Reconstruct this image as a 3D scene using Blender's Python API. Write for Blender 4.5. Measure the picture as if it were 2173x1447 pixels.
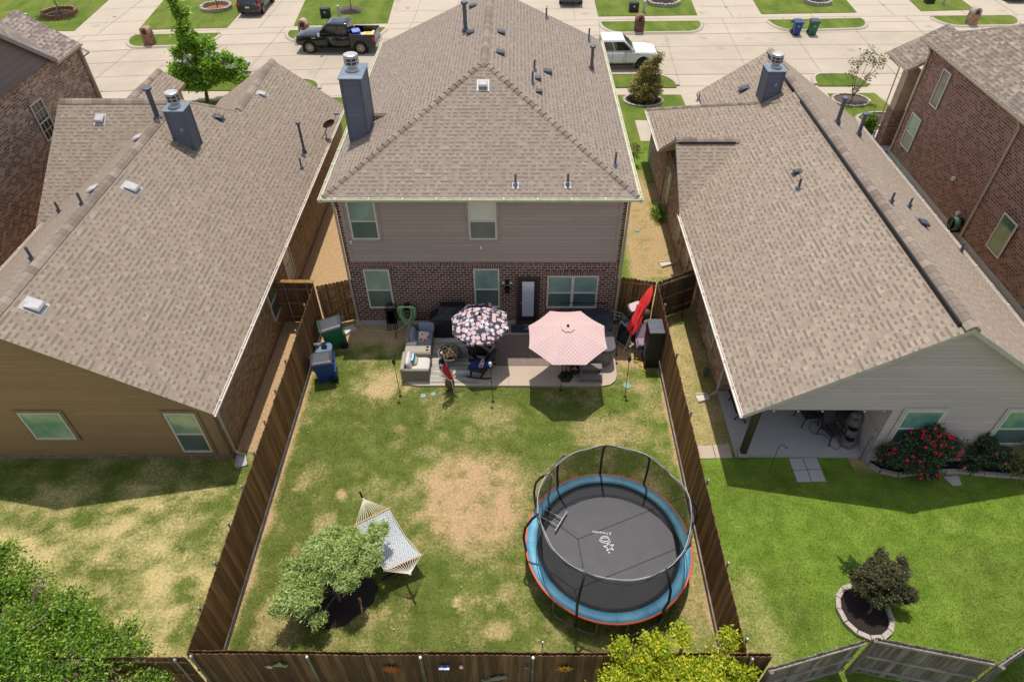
import bpy, math, random
import numpy as np
from mathutils import Vector, Matrix
random.seed(7); RNG=np.random.default_rng(7)
for o in list(bpy.data.objects): bpy.data.objects.remove(o)
S=bpy.context.scene; COL=S.collection; PI=math.pi
# ---------------------------------------------------------------- camera, sky, sun, exposure
def cam_axes(p,yaw,roll):
    f=Vector((math.sin(yaw)*math.cos(p),math.cos(yaw)*math.cos(p),-math.sin(p)))
    r=Vector((math.cos(yaw),-math.sin(yaw),0)); u=r.cross(f)
    return math.cos(roll)*r+math.sin(roll)*u, -math.sin(roll)*r+math.cos(roll)*u, f
cr,cu,cf=cam_axes(math.radians(43.41),-0.00901,-0.00463)
cam=bpy.data.objects.new('camera',bpy.data.cameras.new('camera')); COL.objects.link(cam); S.camera=cam
cam.matrix_world=Matrix(((cr.x,cu.x,-cf.x,0),(cr.y,cu.y,-cf.y,0),(cr.z,cu.z,-cf.z,18.3),(0,0,0,1)))
cam.data.sensor_width=36; cam.data.sensor_fit='HORIZONTAL'; cam.data.lens=1432.2/2173*36
cam.data.clip_start=.1; cam.data.clip_end=2000
W=bpy.data.worlds.new('World'); S.world=W; W.use_nodes=True; nt=W.node_tree
sky=nt.nodes.new('ShaderNodeTexSky'); sky.sky_type='NISHITA'; sky.sun_disc=False
SUNV=Vector((-0.02,0.27,1)).normalized()
sky.sun_elevation=math.asin(SUNV.z); sky.sun_rotation=math.atan2(SUNV.x,SUNV.y)
hs=nt.nodes.new('ShaderNodeHueSaturation'); hs.inputs['Saturation'].default_value=.55; nt.links.new(sky.outputs[0],hs.inputs['Color']); nt.links.new(hs.outputs[0],nt.nodes['Background'].inputs[0]); nt.nodes['Background'].inputs[1].default_value=.18
sl=bpy.data.lights.new('sun','SUN'); sl.energy=4.0; sl.angle=math.radians(.55); sl.color=(1,.95,.87)
so=bpy.data.objects.new('sun',sl); COL.objects.link(so); so.rotation_euler=SUNV.to_track_quat('Z','Y').to_euler(); so.location=(0,20,60)
S.view_settings.view_transform='Standard'; S.view_settings.look='None'; S.view_settings.exposure=-0.06; S.view_settings.gamma=1
S.render.engine='CYCLES'; S.cycles.max_bounces=6
# ---------------------------------------------------------------- material helpers
def c3(r,g,b,k=1.0):
    f=lambda v:((v/255+.055)/1.055)**2.4 if v>10 else v/255/12.92
    return (f(r)*k,f(g)*k,f(b)*k,1)
class NT:
    def __init__(s,name):
        s.m=bpy.data.materials.new(name); s.m.use_nodes=True; s.t=s.m.node_tree; s.b=s.t.nodes['Principled BSDF']
    def n(s,ty,**k):
        x=s.t.nodes.new('ShaderNode'+ty)
        for a,v in k.items(): setattr(x,a,v)
        return x
    def put(s,sock,v):
        if v is None: return
        if isinstance(v,bpy.types.NodeSocket): s.t.links.new(v,sock)
        else: sock.default_value=v
    def math(s,op,a,b=None,c=None):
        x=s.n('Math',operation=op); s.put(x.inputs[0],a); s.put(x.inputs[1],b); s.put(x.inputs[2],c); return x.outputs[0]
    def mix(s,f,a,b,mode='MIX'):
        x=s.n('Mix',data_type='RGBA',blend_type=mode); s.put(x.inputs[0],f); s.put(x.inputs[6],a); s.put(x.inputs[7],b); return x.outputs[2]
    def noise(s,vec,scale,detail=3,rough=.6,out=0):
        x=s.n('TexNoise'); s.put(x.inputs['Vector'],vec); x.inputs['Scale'].default_value=scale; x.inputs['Detail'].default_value=detail; x.inputs['Roughness'].default_value=rough; return x.outputs[out]
    def ramp(s,f,stops,interp='LINEAR'):
        x=s.n('ValToRGB'); e=x.color_ramp; e.interpolation=interp; s.put(x.inputs[0],f)
        while len(e.elements)<len(stops): e.elements.new(.5)
        for i,(p,c) in enumerate(stops):
            e.elements[i].position=p; e.elements[i].color=c if len(c)==4 else tuple(c)+(1,)
        return x.outputs[0]
    def rng(s,v,a,b,c=0,d=1):
        x=s.n('MapRange'); s.put(x.inputs[0],v)
        for i,q in enumerate((a,b,c,d)): x.inputs[i+1].default_value=q
        return x.outputs[0]
    def comb(s,x_,y_,z_=0):
        x=s.n('CombineXYZ'); s.put(x.inputs[0],x_); s.put(x.inputs[1],y_); s.put(x.inputs[2],z_); return x.outputs[0]
    def sep(s,v):
        x=s.n('SeparateXYZ'); s.put(x.inputs[0],v); return x.outputs
    def white(s,v):
        x=s.n('TexWhiteNoise'); s.put(x.inputs['Vector'],v); return x.outputs['Value']
    def uv(s): return s.n('UVMap').outputs[0]
    def obj(s): return s.n('TexCoord').outputs['Object']
    def pos(s): return s.n('NewGeometry').outputs['Position']
    def attr(s,nm): return s.n('Attribute',attribute_name=nm).outputs['Fac']
    def map(s,v,sc):
        x=s.n('Mapping'); s.put(x.inputs[0],v); x.inputs['Scale'].default_value=sc; return x.outputs[0]
    def fin(s,col,rough=.7,bump=None,bs=.3,bd=.01,metal=0,spec=.5):
        s.put(s.b.inputs['Base Color'],col); s.put(s.b.inputs['Roughness'],rough); s.b.inputs['Metallic'].default_value=metal
        s.b.inputs['Specular IOR Level'].default_value=spec
        if bump is not None:
            x=s.n('Bump'); x.inputs['Strength'].default_value=bs; x.inputs['Distance'].default_value=bd; s.put(x.inputs['Height'],bump); s.t.links.new(x.outputs[0],s.b.inputs['Normal'])
        return s.m
def sc(c,k): return tuple(min(1,v*k) for v in c[:3])+(1,)
def plain(name,col,rough=.6,metal=0,var=.12,scale=4,bump=0,bscale=60,spec=.5,coat=0):
    t=NT(name); o=t.obj(); nz=t.noise(o,scale,4)
    cc=t.mix(t.rng(nz,.3,.7),sc(col,1-var),sc(col,1+var))
    m=t.fin(cc,t.rng(nz,.3,.7,max(.02,rough-.06),min(1,rough+.06)),t.noise(o,bscale,3) if bump else None,bump or .1,.01,metal,spec)
    if coat: t.b.inputs['Coat Weight'].default_value=coat
    return m
def shingle_mat(name,cols,dark=.38,row=.165,tab=.17,k=1.0,warm=1):
    t=NT(name); u=t.sep(t.uv()); v=t.math('DIVIDE',u[1],row); r=t.math('FLOOR',v); fv=t.math('FRACT',v)
    def cell(rr):
        x=t.math('ADD',u[0],t.math('MULTIPLY',t.white(t.comb(rr,3.3)),7.0)); x=t.math('DIVIDE',x,tab)
        x=t.math('ADD',x,t.math('MULTIPLY',t.math('SINE',t.math('MULTIPLY',x,2.3)),.22)); return t.math('FLOOR',x),t.math('FRACT',x)
    c,fc=cell(r); w=t.white(t.comb(c,r,1.7)); w2=t.white(t.comb(c,r,5.1))
    ca,_=cell(t.math('ADD',r,1.0)); wa=t.white(t.comb(ca,t.math('ADD',r,1.0),1.7))
    base=t.ramp(w2,[(0,sc(cols[0],k)),(.45,sc(cols[1],k)),(.8,sc(cols[2],k)),(1,sc(cols[3],k))])
    def par(cc,rr,ww):
        p_=t.math('FLOORED_MODULO',t.math('ADD',cc,t.math('FLOOR',t.math('MULTIPLY',t.white(t.comb(rr,8.8)),2.0))),2.0)
        fl_=t.math('LESS_THAN',ww,.13); return t.math('ABSOLUTE',t.math('SUBTRACT',p_,fl_))
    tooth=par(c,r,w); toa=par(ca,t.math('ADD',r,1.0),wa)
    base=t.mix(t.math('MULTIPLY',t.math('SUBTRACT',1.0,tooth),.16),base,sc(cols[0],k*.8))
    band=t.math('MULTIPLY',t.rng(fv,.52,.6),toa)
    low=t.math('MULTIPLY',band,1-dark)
    base=t.mix(low,base,sc(cols[0],k*.5))  # dark dashes: shade under the teeth above, put in colour like printed shadow bands
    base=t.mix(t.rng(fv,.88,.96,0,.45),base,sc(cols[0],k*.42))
    p=t.pos(); big=t.noise(p,.35,3); base=t.mix(t.rng(big,.35,.7,0,.16),base,sc(cols[0],k*.82))
    gr=t.noise(p,55,2); base=t.mix(t.rng(gr,.3,.75,0,.2),base,sc(cols[3],k*1.15))
    stk=t.noise(t.map(t.uv(),(2.2,.18,1)),1.0,3); base=t.mix(t.rng(stk,.55,.75,0,.14),base,sc(cols[0],k*.7))
    h=t.math('ADD',t.math('SUBTRACT',1.0,fv),t.math('MULTIPLY',tooth,.6)); h=t.math('ADD',h,t.math('MULTIPLY',gr,.3))
    return t.fin(base,.93,h,.35,.012,spec=.25)
def brick_mat(name,c1,c2,mortar,bw=.21,bh=.08,mw=.012,k=1,vert=False):
    t=NT(name); u=t.uv()
    if vert:
        q=t.sep(u); u=t.comb(q[1],q[0])
    x=t.n('TexBrick'); s_=t.t; s_.links.new(u,x.inputs['Vector']); x.inputs['Scale'].default_value=1
    x.inputs['Brick Width'].default_value=bw; x.inputs['Row Height'].default_value=bh; x.inputs['Mortar Size'].default_value=mw*.5; x.inputs['Mortar Smooth'].default_value=.15; x.inputs['Bias'].default_value=-.1
    x.inputs['Color1'].default_value=(0,0,0,1); x.inputs['Color2'].default_value=(1,1,1,1); x.inputs['Mortar'].default_value=(.5,.5,.5,1)
    bc=t.ramp(x.outputs['Color'],[(0,sc(c1,k)),(.35,sc(c1,k*1.45)),(.7,sc(c2,k)),(1,sc(c2,k*1.35))])
    p=t.pos(); nz=t.noise(p,25,4); bc=t.mix(t.rng(nz,.35,.7,0,.3),bc,sc(c1,k*.6))
    big=t.noise(p,.6,3); bc=t.mix(t.rng(big,.4,.7,0,.25),bc,sc(c2,k*1.2))
    mc=t.mix(t.rng(t.noise(p,8,3),.3,.7),sc(mortar,k*.85),sc(mortar,k*1.1))
    col=t.mix(x.outputs['Fac'],bc,mc)
    h=t.math('ADD',t.math('SUBTRACT',1.0,x.outputs['Fac']),t.math('MULTIPLY',nz,.25))
    return t.fin(col,.88,h,.5,.01,spec=.3)
def siding_mat(name,col,pitch=.16,var=.06):
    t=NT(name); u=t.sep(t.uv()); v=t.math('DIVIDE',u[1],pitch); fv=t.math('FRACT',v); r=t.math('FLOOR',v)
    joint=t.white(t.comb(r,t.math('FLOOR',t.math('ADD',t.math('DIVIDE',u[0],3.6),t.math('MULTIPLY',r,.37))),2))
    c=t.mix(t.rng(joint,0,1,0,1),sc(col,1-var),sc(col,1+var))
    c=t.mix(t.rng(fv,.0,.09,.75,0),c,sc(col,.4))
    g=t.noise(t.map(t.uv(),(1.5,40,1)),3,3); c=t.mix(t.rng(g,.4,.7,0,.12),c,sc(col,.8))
    bj=t.math('FRACT',t.math('ADD',t.math('DIVIDE',u[0],3.6),t.math('MULTIPLY',r,.37))); c=t.mix(t.rng(bj,.0,.004,.5,0),c,sc(col,.5)); st=t.noise(t.map(t.pos(),(1.2,1.2,.25)),1.0,4); c=t.mix(t.rng(st,.5,.75,0,.16),c,sc(col,.72))
    return t.fin(c,.62,t.math('SUBTRACT',1.0,fv),.6,.012,spec=.3)
def lawn_mat(name,g1,g2,d1,d2,k=1.0):
    t=NT(name); p=t.pos(); dry=t.attr('dry')
    f1=t.noise(p,14,4,.7); f2=t.noise(p,45,3,.7); f3=t.noise(p,2.2,4)
    d=t.math('ADD',dry,t.math('MULTIPLY',t.math('SUBTRACT',f1,.5),1.1)); d=t.math('ADD',d,t.math('MULTIPLY',t.math('SUBTRACT',f2,.5),.7)); d=t.rng(d,.25,.75)
    g=t.mix(t.rng(f3,.35,.65),sc(g1,k),sc(g2,k)); g=t.mix(t.rng(f2,.35,.65,.45,0),g,sc(g1,k*.45))
    s=t.mix(t.rng(f1,.3,.7),sc(d1,k),sc(d2,k)); s=t.mix(t.rng(f2,.55,.75,0,.35),s,sc(d1,k*.6))
    return t.fin(t.mix(d,g,s),.95,t.math('ADD',f1,f2),.8,.03,spec=.15)
def concrete_mat(name,col,k=1,stain=.25,joint=None,tint=None,rot=0):
    t=NT(name); p=t.pos(); n1=t.noise(p,.35,5,.65); n2=t.noise(p,3,5); n3=t.noise(p,60,2)
    c=t.mix(t.rng(n1,.3,.7),sc(col,k*(1-stain*.5)),sc(col,k*(1+stain*.3))); c=t.mix(t.rng(n2,.45,.75,0,stain),c,sc(tint or col,k*.75)); c=t.mix(t.rng(n3,.4,.7,0,.12),c,sc(col,k*.6))
    streak=t.noise(t.map(p,(.12,1.4,1)),1.0,4); c=t.mix(t.rng(streak,.5,.72,0,.2),c,sc(col,k*.7))
    sp=t.n('TexVoronoi'); sp.inputs['Scale'].default_value=.45; t.t.links.new(p,sp.inputs['Vector']); c=t.mix(t.rng(t.math('ADD',sp.outputs['Distance'],t.math('MULTIPLY',n2,.25)),.16,.34,.38,0),c,sc(col,k*.45))
    cr=t.n('TexVoronoi'); cr.feature='DISTANCE_TO_EDGE'; cr.inputs['Scale'].default_value=.12; t.t.links.new(t.mix(.08,p,t.noise(p,.9,3,out=1)),cr.inputs['Vector']); c=t.mix(t.rng(cr.outputs['Distance'],0,.0022,.4,0),c,sc(col,k*.45))
    return t.fin(c,.9,n3,.15,.004,spec=.25)
def wood_mat(name,c1,c2,rough=.85,axis=(14,14,.7),tint=True):
    t=NT(name); p=t.obj(); g=t.noise(t.map(p,axis),1.0,5,.7); g2=t.noise(t.map(p,(axis[0]*4,axis[1]*4,axis[2]*2)),1.0,3)
    c=t.ramp(g,[(.25,sc(c1,.7)),(.45,c1),(.6,c2),(.8,sc(c2,1.3))]); 
    if tint:
        a=t.attr('tint'); c=t.mix(t.rng(a,0,1,.65,0),c,sc(c1,.45)); c=t.mix(t.rng(a,.6,1,0,.35),c,sc(c2,1.25))
    c=t.mix(t.rng(g2,.5,.8,0,.5),c,sc(c1,.35))
    st=t.noise(p,.8,3); c=t.mix(t.rng(st,.5,.8,0,.35),c,sc(c1,.6))
    return t.fin(c,rough,g2,.4,.006,spec=.25)
def leaf_mat(name,stops,rough=.5,trans=.3):
    t=NT(name); a=t.attr('tint'); c=t.ramp(a,stops); t.fin(c,rough,spec=.35)
    tr=t.n('BsdfTranslucent'); t.t.links.new(c,tr.inputs[0]); mx=t.n('MixShader'); mx.inputs[0].default_value=trans
    out=t.t.nodes['Material Output']; t.t.links.new(t.b.outputs[0],mx.inputs[1]); t.t.links.new(tr.outputs[0],mx.inputs[2]); t.t.links.new(mx.outputs[0],out.inputs[0]); return t.m
def glass_mat(name,c1,c2,line=None,rough=.06):
    t=NT(name); u=t.sep(t.uv()); n=t.noise(t.pos(),1.3,3); c=t.mix(t.rng(n,.35,.65),c1,c2)
    if line:
        f=t.math('FRACT',t.math('DIVIDE',u[1],line)); c=t.mix(t.rng(f,.55,.8,0,.4),c,sc(c1,.45))
    t.b.inputs['IOR'].default_value=1.9; w_=t.noise(t.pos(),.9,2); return t.fin(c,rough,w_,.25,.02,spec=.6)
def weave_mat(name,c1,c2,s=40):
    t=NT(name); u=t.uv(); x=t.n('TexChecker'); t.t.links.new(u,x.inputs[0]); x.inputs['Scale'].default_value=s; 
    c=t.mix(x.outputs['Fac'],c1,c2); c=t.mix(t.rng(t.noise(t.obj(),6,3),.3,.7,0,.35),c,sc(c1,.7)); return t.fin(c,.7,x.outputs['Fac'],.5,.01)
# ---------------------------------------------------------------- mesh builder
class MB:
    def __init__(s): s.v=[]; s.f=[]; s.mi=[]; s.t=[]; s.m=None; s.cm=0; s.ct=.5; s.sm=[]; s.smooth=False
    def V(s,pts):
        i=len(s.v)
        for p in pts:
            p=Vector(p); s.v.append(tuple(s.m@p) if s.m is not None else tuple(p))
        return i
    def F(s,idx): s.f.append(tuple(idx)); s.mi.append(s.cm); s.t.append(s.ct); s.sm.append(s.smooth)
    def poly(s,pts): i=s.V(pts); s.F(range(i,i+len(pts))); return s
    def box(s,x0,x1,y0,y1,z0,z1):
        i=s.V([(x0,y0,z0),(x1,y0,z0),(x1,y1,z0),(x0,y1,z0),(x0,y0,z1),(x1,y0,z1),(x1,y1,z1),(x0,y1,z1)])
        for q in ((0,3,2,1),(4,5,6,7),(0,1,5,4),(1,2,6,5),(2,3,7,6),(3,0,4,7)): s.F([i+k for k in q])
        return s
    def bbox(s,x0,x1,y0,y1,z0,z1,b=.03):   # box with chamfered vertical + top edges
        r=[(x0+b,y0),(x1-b,y0),(x1,y0+b),(x1,y1-b),(x1-b,y1),(x0+b,y1),(x0,y1-b),(x0,y0+b)]
        cx,cy=(x0+x1)/2,(y0+y1)/2
        ins=[(cx+(x-cx)*max(0,1-2*b/max(1e-6,abs(x1-x0))),cy+(y-cy)*max(0,1-2*b/max(1e-6,abs(y1-y0)))) for x,y in r]
        s.rings([[(x,y,z0+b) for x,y in ins and r],[(x,y,z1-b) for x,y in r],[(x,y,z1) for x,y in ins]],True,True); return s
    def prism(s,poly,z0,z1):
        n=len(poly); z0f=z0 if callable(z0) else (lambda x,y:z0); z1f=z1 if callable(z1) else (lambda x,y:z1)
        i=s.V([(x,y,z0f(x,y)) for x,y in poly]+[(x,y,z1f(x,y)) for x,y in poly])
        s.F([i+k for k in range(n)][::-1]); s.F([i+n+k for k in range(n)])
        for k in range(n): s.F((i+k,i+(k+1)%n,i+n+(k+1)%n,i+n+k))
        return s
    def rings(s,rs,cap0=False,cap1=False,close=True):
        n=len(rs[0]); i=s.V([p for r in rs for p in r])
        for a in range(len(rs)-1):
            for k in range(n if close else n-1):
                k2=(k+1)%n; s.F((i+a*n+k,i+a*n+k2,i+(a+1)*n+k2,i+(a+1)*n+k))
        if cap0: s.F([i+k for k in range(n)][::-1])
        if cap1: s.F([i+(len(rs)-1)*n+k for k in range(n)])
        return s
    def lathe(s,prof,cx=0,cy=0,n=20,cap0=True,cap1=True,sx=1,sy=1):
        return s.rings([[(cx+r*sx*math.cos(2*PI*k/n),cy+r*sy*math.sin(2*PI*k/n),z) for k in range(n)] for r,z in prof],cap0,cap1)
    def tube(s,pts,r,n=6,closed=False,cap=True):
        P=[Vector(p) for p in pts]; R=r if isinstance(r,(list,tuple)) else [r]*len(P); rs=[]; up=None
        for k,p in enumerate(P):
            if closed: d=(P[(k+1)%len(P)]-P[k-1])
            else: d=P[min(k+1,len(P)-1)]-P[max(k-1,0)]
            d=d.normalized() if d.length>1e-9 else Vector((0,0,1))
            if up is None:
                a=Vector((0,0,1)) if abs(d.z)<.9 else Vector((1,0,0)); up=d.cross(a).normalized()
            up=(up-d*up.dot(d)); up=up.normalized() if up.length>1e-6 else d.orthogonal().normalized()
            w=d.cross(up); rs.append([tuple(p+(up*math.cos(2*PI*j/n)+w*math.sin(2*PI*j/n))*R[k]) for j in range(n)])
        if closed: rs.append(rs[0])
        return s.rings(rs,cap and not closed,cap and not closed)
    def ball(s,cx,cy,cz,rx,ry=None,rz=None,n=12,m=8):
        ry=ry or rx; rz=rz or rx
        return s.rings([[(cx+rx*math.sin(PI*j/m)*math.cos(2*PI*k/n),cy+ry*math.sin(PI*j/m)*math.sin(2*PI*k/n),cz-rz*math.cos(PI*j/m)) for k in range(n)] for j in [ .08]+list(range(1,m))+[m-.08]],True,True)
    def build(s,name,mats,parent=None,loc=None,smooth=False,uvfn=None):
        me=bpy.data.meshes.new(name); o=bpy.data.objects.new(name,me); COL.objects.link(o)
        off=Vector((0,0,0))
        if parent is not None:
            o.parent=parent
            if not getattr(s,'local',False): off=WLOC.get(parent.name,Vector((0,0,0)))
        WLOC[o.name]=off
        vs=[(x-off.x,y-off.y,z-off.z) for x,y,z in s.v]
        me.from_pydata(vs,[],s.f)
        for m in (mats if isinstance(mats,(list,tuple)) else [mats]): me.materials.append(m)
        me.polygons.foreach_set('material_index',s.mi)
        me.polygons.foreach_set('use_smooth',[smooth or q for q in s.sm])
        at=me.attributes.new('tint','FLOAT','FACE'); at.data.foreach_set('value',s.t)
        uvl=me.uv_layers.new(name='UVMap'); buf=[0.0]*(2*len(me.loops))
        for p in me.polygons:
            n=p.normal; t=Vector((-n.y,n.x,0)) if (abs(n.x)+abs(n.y))>.02 else Vector((1,0,0))
            t.normalize(); q=n.cross(t)
            if q.z<0 or (abs(q.z)<1e-6 and q.y<0): q=-q
            for li in p.loop_indices:
                w=s.v[me.loops[li].vertex_index]
                buf[2*li],buf[2*li+1]=uvfn(w,n) if uvfn else (w[0]*t.x+w[1]*t.y+w[2]*t.z,w[0]*q.x+w[1]*q.y+w[2]*q.z)
        uvl.data.foreach_set('uv',buf); me.validate(); me.update()
        if loc is not None: o.location=loc
        return o
WLOC={}
def thing(name,label,cat,loc=(0,0,0),rz=0,group=None):
    o=bpy.data.objects.new(name,None); COL.objects.link(o); o.location=loc; o.rotation_euler=(0,0,rz); o.empty_display_size=.2
    WLOC[o.name]=Vector(loc); o['label']=label; o['category']=cat
    if group: o['group']=group
    return o
def tag(o,label,cat,group=None,kind=None):
    o['label']=label; o['category']=cat
    if group: o['group']=group
    if kind: o['kind']=kind
    return o
def solo(o,loc):    # move mesh origin of a single-mesh thing to its base
    off=Vector(loc); o.data.transform(Matrix.Translation(-off)); o.location=off; WLOC[o.name]=off; return o
def struct(o,label=None):
    o['kind']='structure'
    if label: o['label']=label
    return o
def L(): m=MB(); m.local=True; return m
def dup(root,loc,rz,label,group=None,scale=None):
    r=root.copy(); COL.objects.link(r); r.location=loc; r.rotation_euler=(0,0,rz); r['label']=label
    if group: r['group']=group
    if scale: r.scale=(scale,)*3
    for ch in list(root.children):
        c=ch.copy(); COL.objects.link(c); c.parent=r
        for g in ch.children:
            d=g.copy(); COL.objects.link(d); d.parent=c
    return r
def fastmesh(name,verts,faces_n,nv,tint,mat,parent=None,off=(0,0,0),smooth=False):
    me=bpy.data.meshes.new(name); nf=faces_n
    me.vertices.add(nf*nv); me.vertices.foreach_set('co',(verts-np.array(off)).astype(np.float32).ravel())
    me.loops.add(nf*nv); me.loops.foreach_set('vertex_index',np.arange(nf*nv,dtype=np.int32))
    me.polygons.add(nf); me.polygons.foreach_set('loop_start',np.arange(0,nf*nv,nv,dtype=np.int32)); me.polygons.foreach_set('loop_total',np.full(nf,nv,dtype=np.int32))
    me.update(calc_edges=True)
    at=me.attributes.new('tint','FLOAT','FACE'); at.data.foreach_set('value',tint.astype(np.float32))
    me.materials.append(mat); o=bpy.data.objects.new(name,me); COL.objects.link(o)
    if parent is not None: o.parent=parent
    return o
# value noise in numpy
_P=RNG.random((256,256))
def vnoise(x,y,s):
    x=x*s+37.3; y=y*s+11.7; xi=np.floor(x).astype(int); yi=np.floor(y).astype(int); fx=x-xi; fy=y-yi; fx=fx*fx*(3-2*fx); fy=fy*fy*(3-2*fy)
    g=lambda a,b:_P[a%256,b%256]
    return (g(xi,yi)*(1-fx)+g(xi+1,yi)*fx)*(1-fy)+(g(xi,yi+1)*(1-fx)+g(xi+1,yi+1)*fx)*fy
def fbm(x,y,s,o=4):
    r=0;a=1;t=0
    for i in range(o): r=r+a*vnoise(x+i*17,y-i*9,s*2**i); t+=a; a*=.55
    return r/t
# ---------------------------------------------------------------- materials
A=.74   # sunlit picture colour -> albedo
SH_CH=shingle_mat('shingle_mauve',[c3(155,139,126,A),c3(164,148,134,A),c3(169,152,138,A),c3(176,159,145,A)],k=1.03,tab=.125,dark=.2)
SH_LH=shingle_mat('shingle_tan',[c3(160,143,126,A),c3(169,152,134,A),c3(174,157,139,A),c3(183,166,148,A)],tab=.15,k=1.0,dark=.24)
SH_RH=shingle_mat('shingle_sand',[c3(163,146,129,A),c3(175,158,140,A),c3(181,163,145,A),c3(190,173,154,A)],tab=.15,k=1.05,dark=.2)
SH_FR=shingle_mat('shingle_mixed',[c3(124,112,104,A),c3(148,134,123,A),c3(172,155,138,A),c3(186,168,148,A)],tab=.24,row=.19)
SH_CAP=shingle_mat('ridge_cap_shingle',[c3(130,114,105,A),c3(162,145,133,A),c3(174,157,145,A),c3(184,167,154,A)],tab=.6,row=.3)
BR_CH=brick_mat('brick_plum',c3(66,42,37,1.3),c3(98,68,58,1.3),c3(184,166,152,1.35),.235,.112,.017)
BR_CHV=brick_mat('brick_soldier',c3(74,48,44,1.3),c3(104,74,66,1.3),c3(172,150,138,1.2),.5,.085,.017,vert=True)
BR_FL=brick_mat('brick_brown',c3(92,72,62,1.3),c3(156,130,110,1.3),c3(188,166,148,1.3),.24,.105,.018)
BR_FR=brick_mat('brick_red_brown',c3(88,62,56,1.3),c3(124,94,84,1.3),c3(168,144,132,1.3),.25,.115,.018)
BR_LH=brick_mat('brick_buff_brown',c3(112,96,70,1.15),c3(150,132,104,1.15),c3(150,126,100,1.0),.2,.075,.012)
BR_RH=brick_mat('brick_rose_buff',c3(120,98,86,1.2),c3(176,150,132,1.2),c3(170,150,134,1.1),.2,.08,.012)
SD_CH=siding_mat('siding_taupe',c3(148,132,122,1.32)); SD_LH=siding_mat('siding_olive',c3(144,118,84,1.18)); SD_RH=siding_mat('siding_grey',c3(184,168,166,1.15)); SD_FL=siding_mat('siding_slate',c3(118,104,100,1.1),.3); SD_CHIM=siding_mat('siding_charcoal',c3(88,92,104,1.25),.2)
TR_CH=plain('trim_taupe',c3(146,126,117,1.3)); TR_LH=plain('trim_olive',c3(124,102,68,1.3)); TR_RH=plain('trim_grey',c3(172,162,153,1.25)); TR_WH=plain('trim_cream',c3(214,206,192,.9)); GUT=plain('gutter_cream',c3(226,224,196,.85),.35); GUTW=plain('gutter_white',c3(232,220,208,.85),.35); GUTB=plain('gutter_beige',c3(196,180,160,.8),.4)
WIN=plain('window_frame_cream',c3(206,198,186,1.0),.4,var=.04)
GL_UP=glass_mat('glass_upper',c3(122,146,138,1.0),c3(152,172,158,1.0),.06,.12); GL_LO=glass_mat('glass_screen',c3(72,92,90,1.0),c3(88,108,104,1.0),.05,.3); GL_DK=glass_mat('glass_dark',c3(22,30,28),c3(70,84,66),None)
CHARM=plain('paint_charcoal',c3(84,88,98),.5); STEEL=plain('steel_cap',c3(190,188,186),.4,.35); LEAD=plain('flashing_lead',c3(150,152,158,.8),.5,.2); LIGHTG=plain('cap_blue_grey',c3(128,142,156,.8),.45); VENTG=plain('vent_grey_metal',c3(206,200,198,.72),.5); VENTD=plain('vent_dark',c3(74,76,84),.45)
BLACK=plain('black_plastic',c3(26,26,28),.45); BLACKM=plain('black_metal',c3(30,30,32),.35,.5); GALV=plain('galvanised_steel',c3(150,150,150),.35,.7); WHITE=plain('white_plastic',c3(220,218,214,.9),.4)
CONC=concrete_mat('concrete_street',c3(216,200,178,.68)); CONCL=concrete_mat('concrete_drive_light',c3(222,206,184,.68),stain=.15); CONCP=concrete_mat('concrete_patio',c3(206,186,166,.82),stain=.2); CURB=concrete_mat('concrete_curb',c3(204,190,172,.78)); CONCG=concrete_mat('concrete_grey',c3(172,168,164,1.1),stain=.25); JOINT=plain('joint_dark',c3(176,162,142,.66),.95)
WOODL=wood_mat('fence_wood_brown',c3(116,82,50,1.1),c3(152,112,70,1.1)); WOODB=wood_mat('fence_wood_dark',c3(98,74,50,1.05),c3(130,100,70,1.05)); WOODG=wood_mat('fence_wood_weathered',c3(110,98,90,1.0),c3(152,140,130,1.0)); WOODY=wood_mat('fence_wood_new',c3(150,110,56,.9),c3(196,152,88,.9)); WOODGL=wood_mat('rail_weathered',c3(150,138,128,.8),c3(186,172,158,.8),axis=(2,2,8))
MULCH=plain('mulch_black',c3(40,30,28),.95,var=.5,scale=22,bump=1,bscale=30); SOIL=plain('soil',c3(150,120,92,.8),.95,var=.25,scale=5,bump=.8,bscale=25); STONE=plain('edging_stone',c3(186,172,160,.85),.85,var=.2,scale=9,bump=.5,bscale=30)
def lawn_mat2():
    t=NT('lawn_grass'); p=t.pos(); dry=t.attr('dry'); lush=t.attr('lush'); dirt=t.attr('dirt')
    f1=t.noise(p,11,4,.7); f2=t.noise(p,48,3,.7); f3=t.noise(p,1.7,4)
    d=t.math('ADD',dry,t.math('MULTIPLY',t.math('SUBTRACT',f1,.5),1.3)); d=t.math('ADD',d,t.math('MULTIPLY',t.math('SUBTRACT',f2,.5),1.3)); d=t.rng(d,.1,.9)
    go=t.mix(t.rng(f3,.35,.65),c3(92,102,44,.84),c3(124,128,66,.84)); gl=t.mix(t.rng(f3,.35,.65),c3(104,138,38,.9),c3(138,166,60,.9))
    g=t.mix(lush,go,gl); g=t.mix(t.rng(f2,.35,.6,.5,0),g,c3(70,80,36,.8))
    s=t.mix(t.rng(f1,.3,.7),c3(182,164,104,.88),c3(220,202,146,.92)); s=t.mix(t.rng(f2,.5,.75,0,.4),s,c3(130,104,66,.8))
    s2=t.mix(t.rng(f1,.3,.7),c3(176,144,106,.87),c3(210,176,134,.9)); s=t.mix(dirt,s,s2)
    return t.fin(t.mix(d,g,s),.95,t.math('ADD',f1,f2),.8,.03,spec=.12)
LAWN=lawn_mat2()
BLADE=leaf_mat('grass_blade',[(0,c3(78,92,34,.93)),(.26,c3(114,122,58,.94)),(.45,c3(134,166,54,1.0)),(.65,c3(192,176,112,.97)),(1,c3(230,206,148,.97))],.7,.2)
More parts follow.
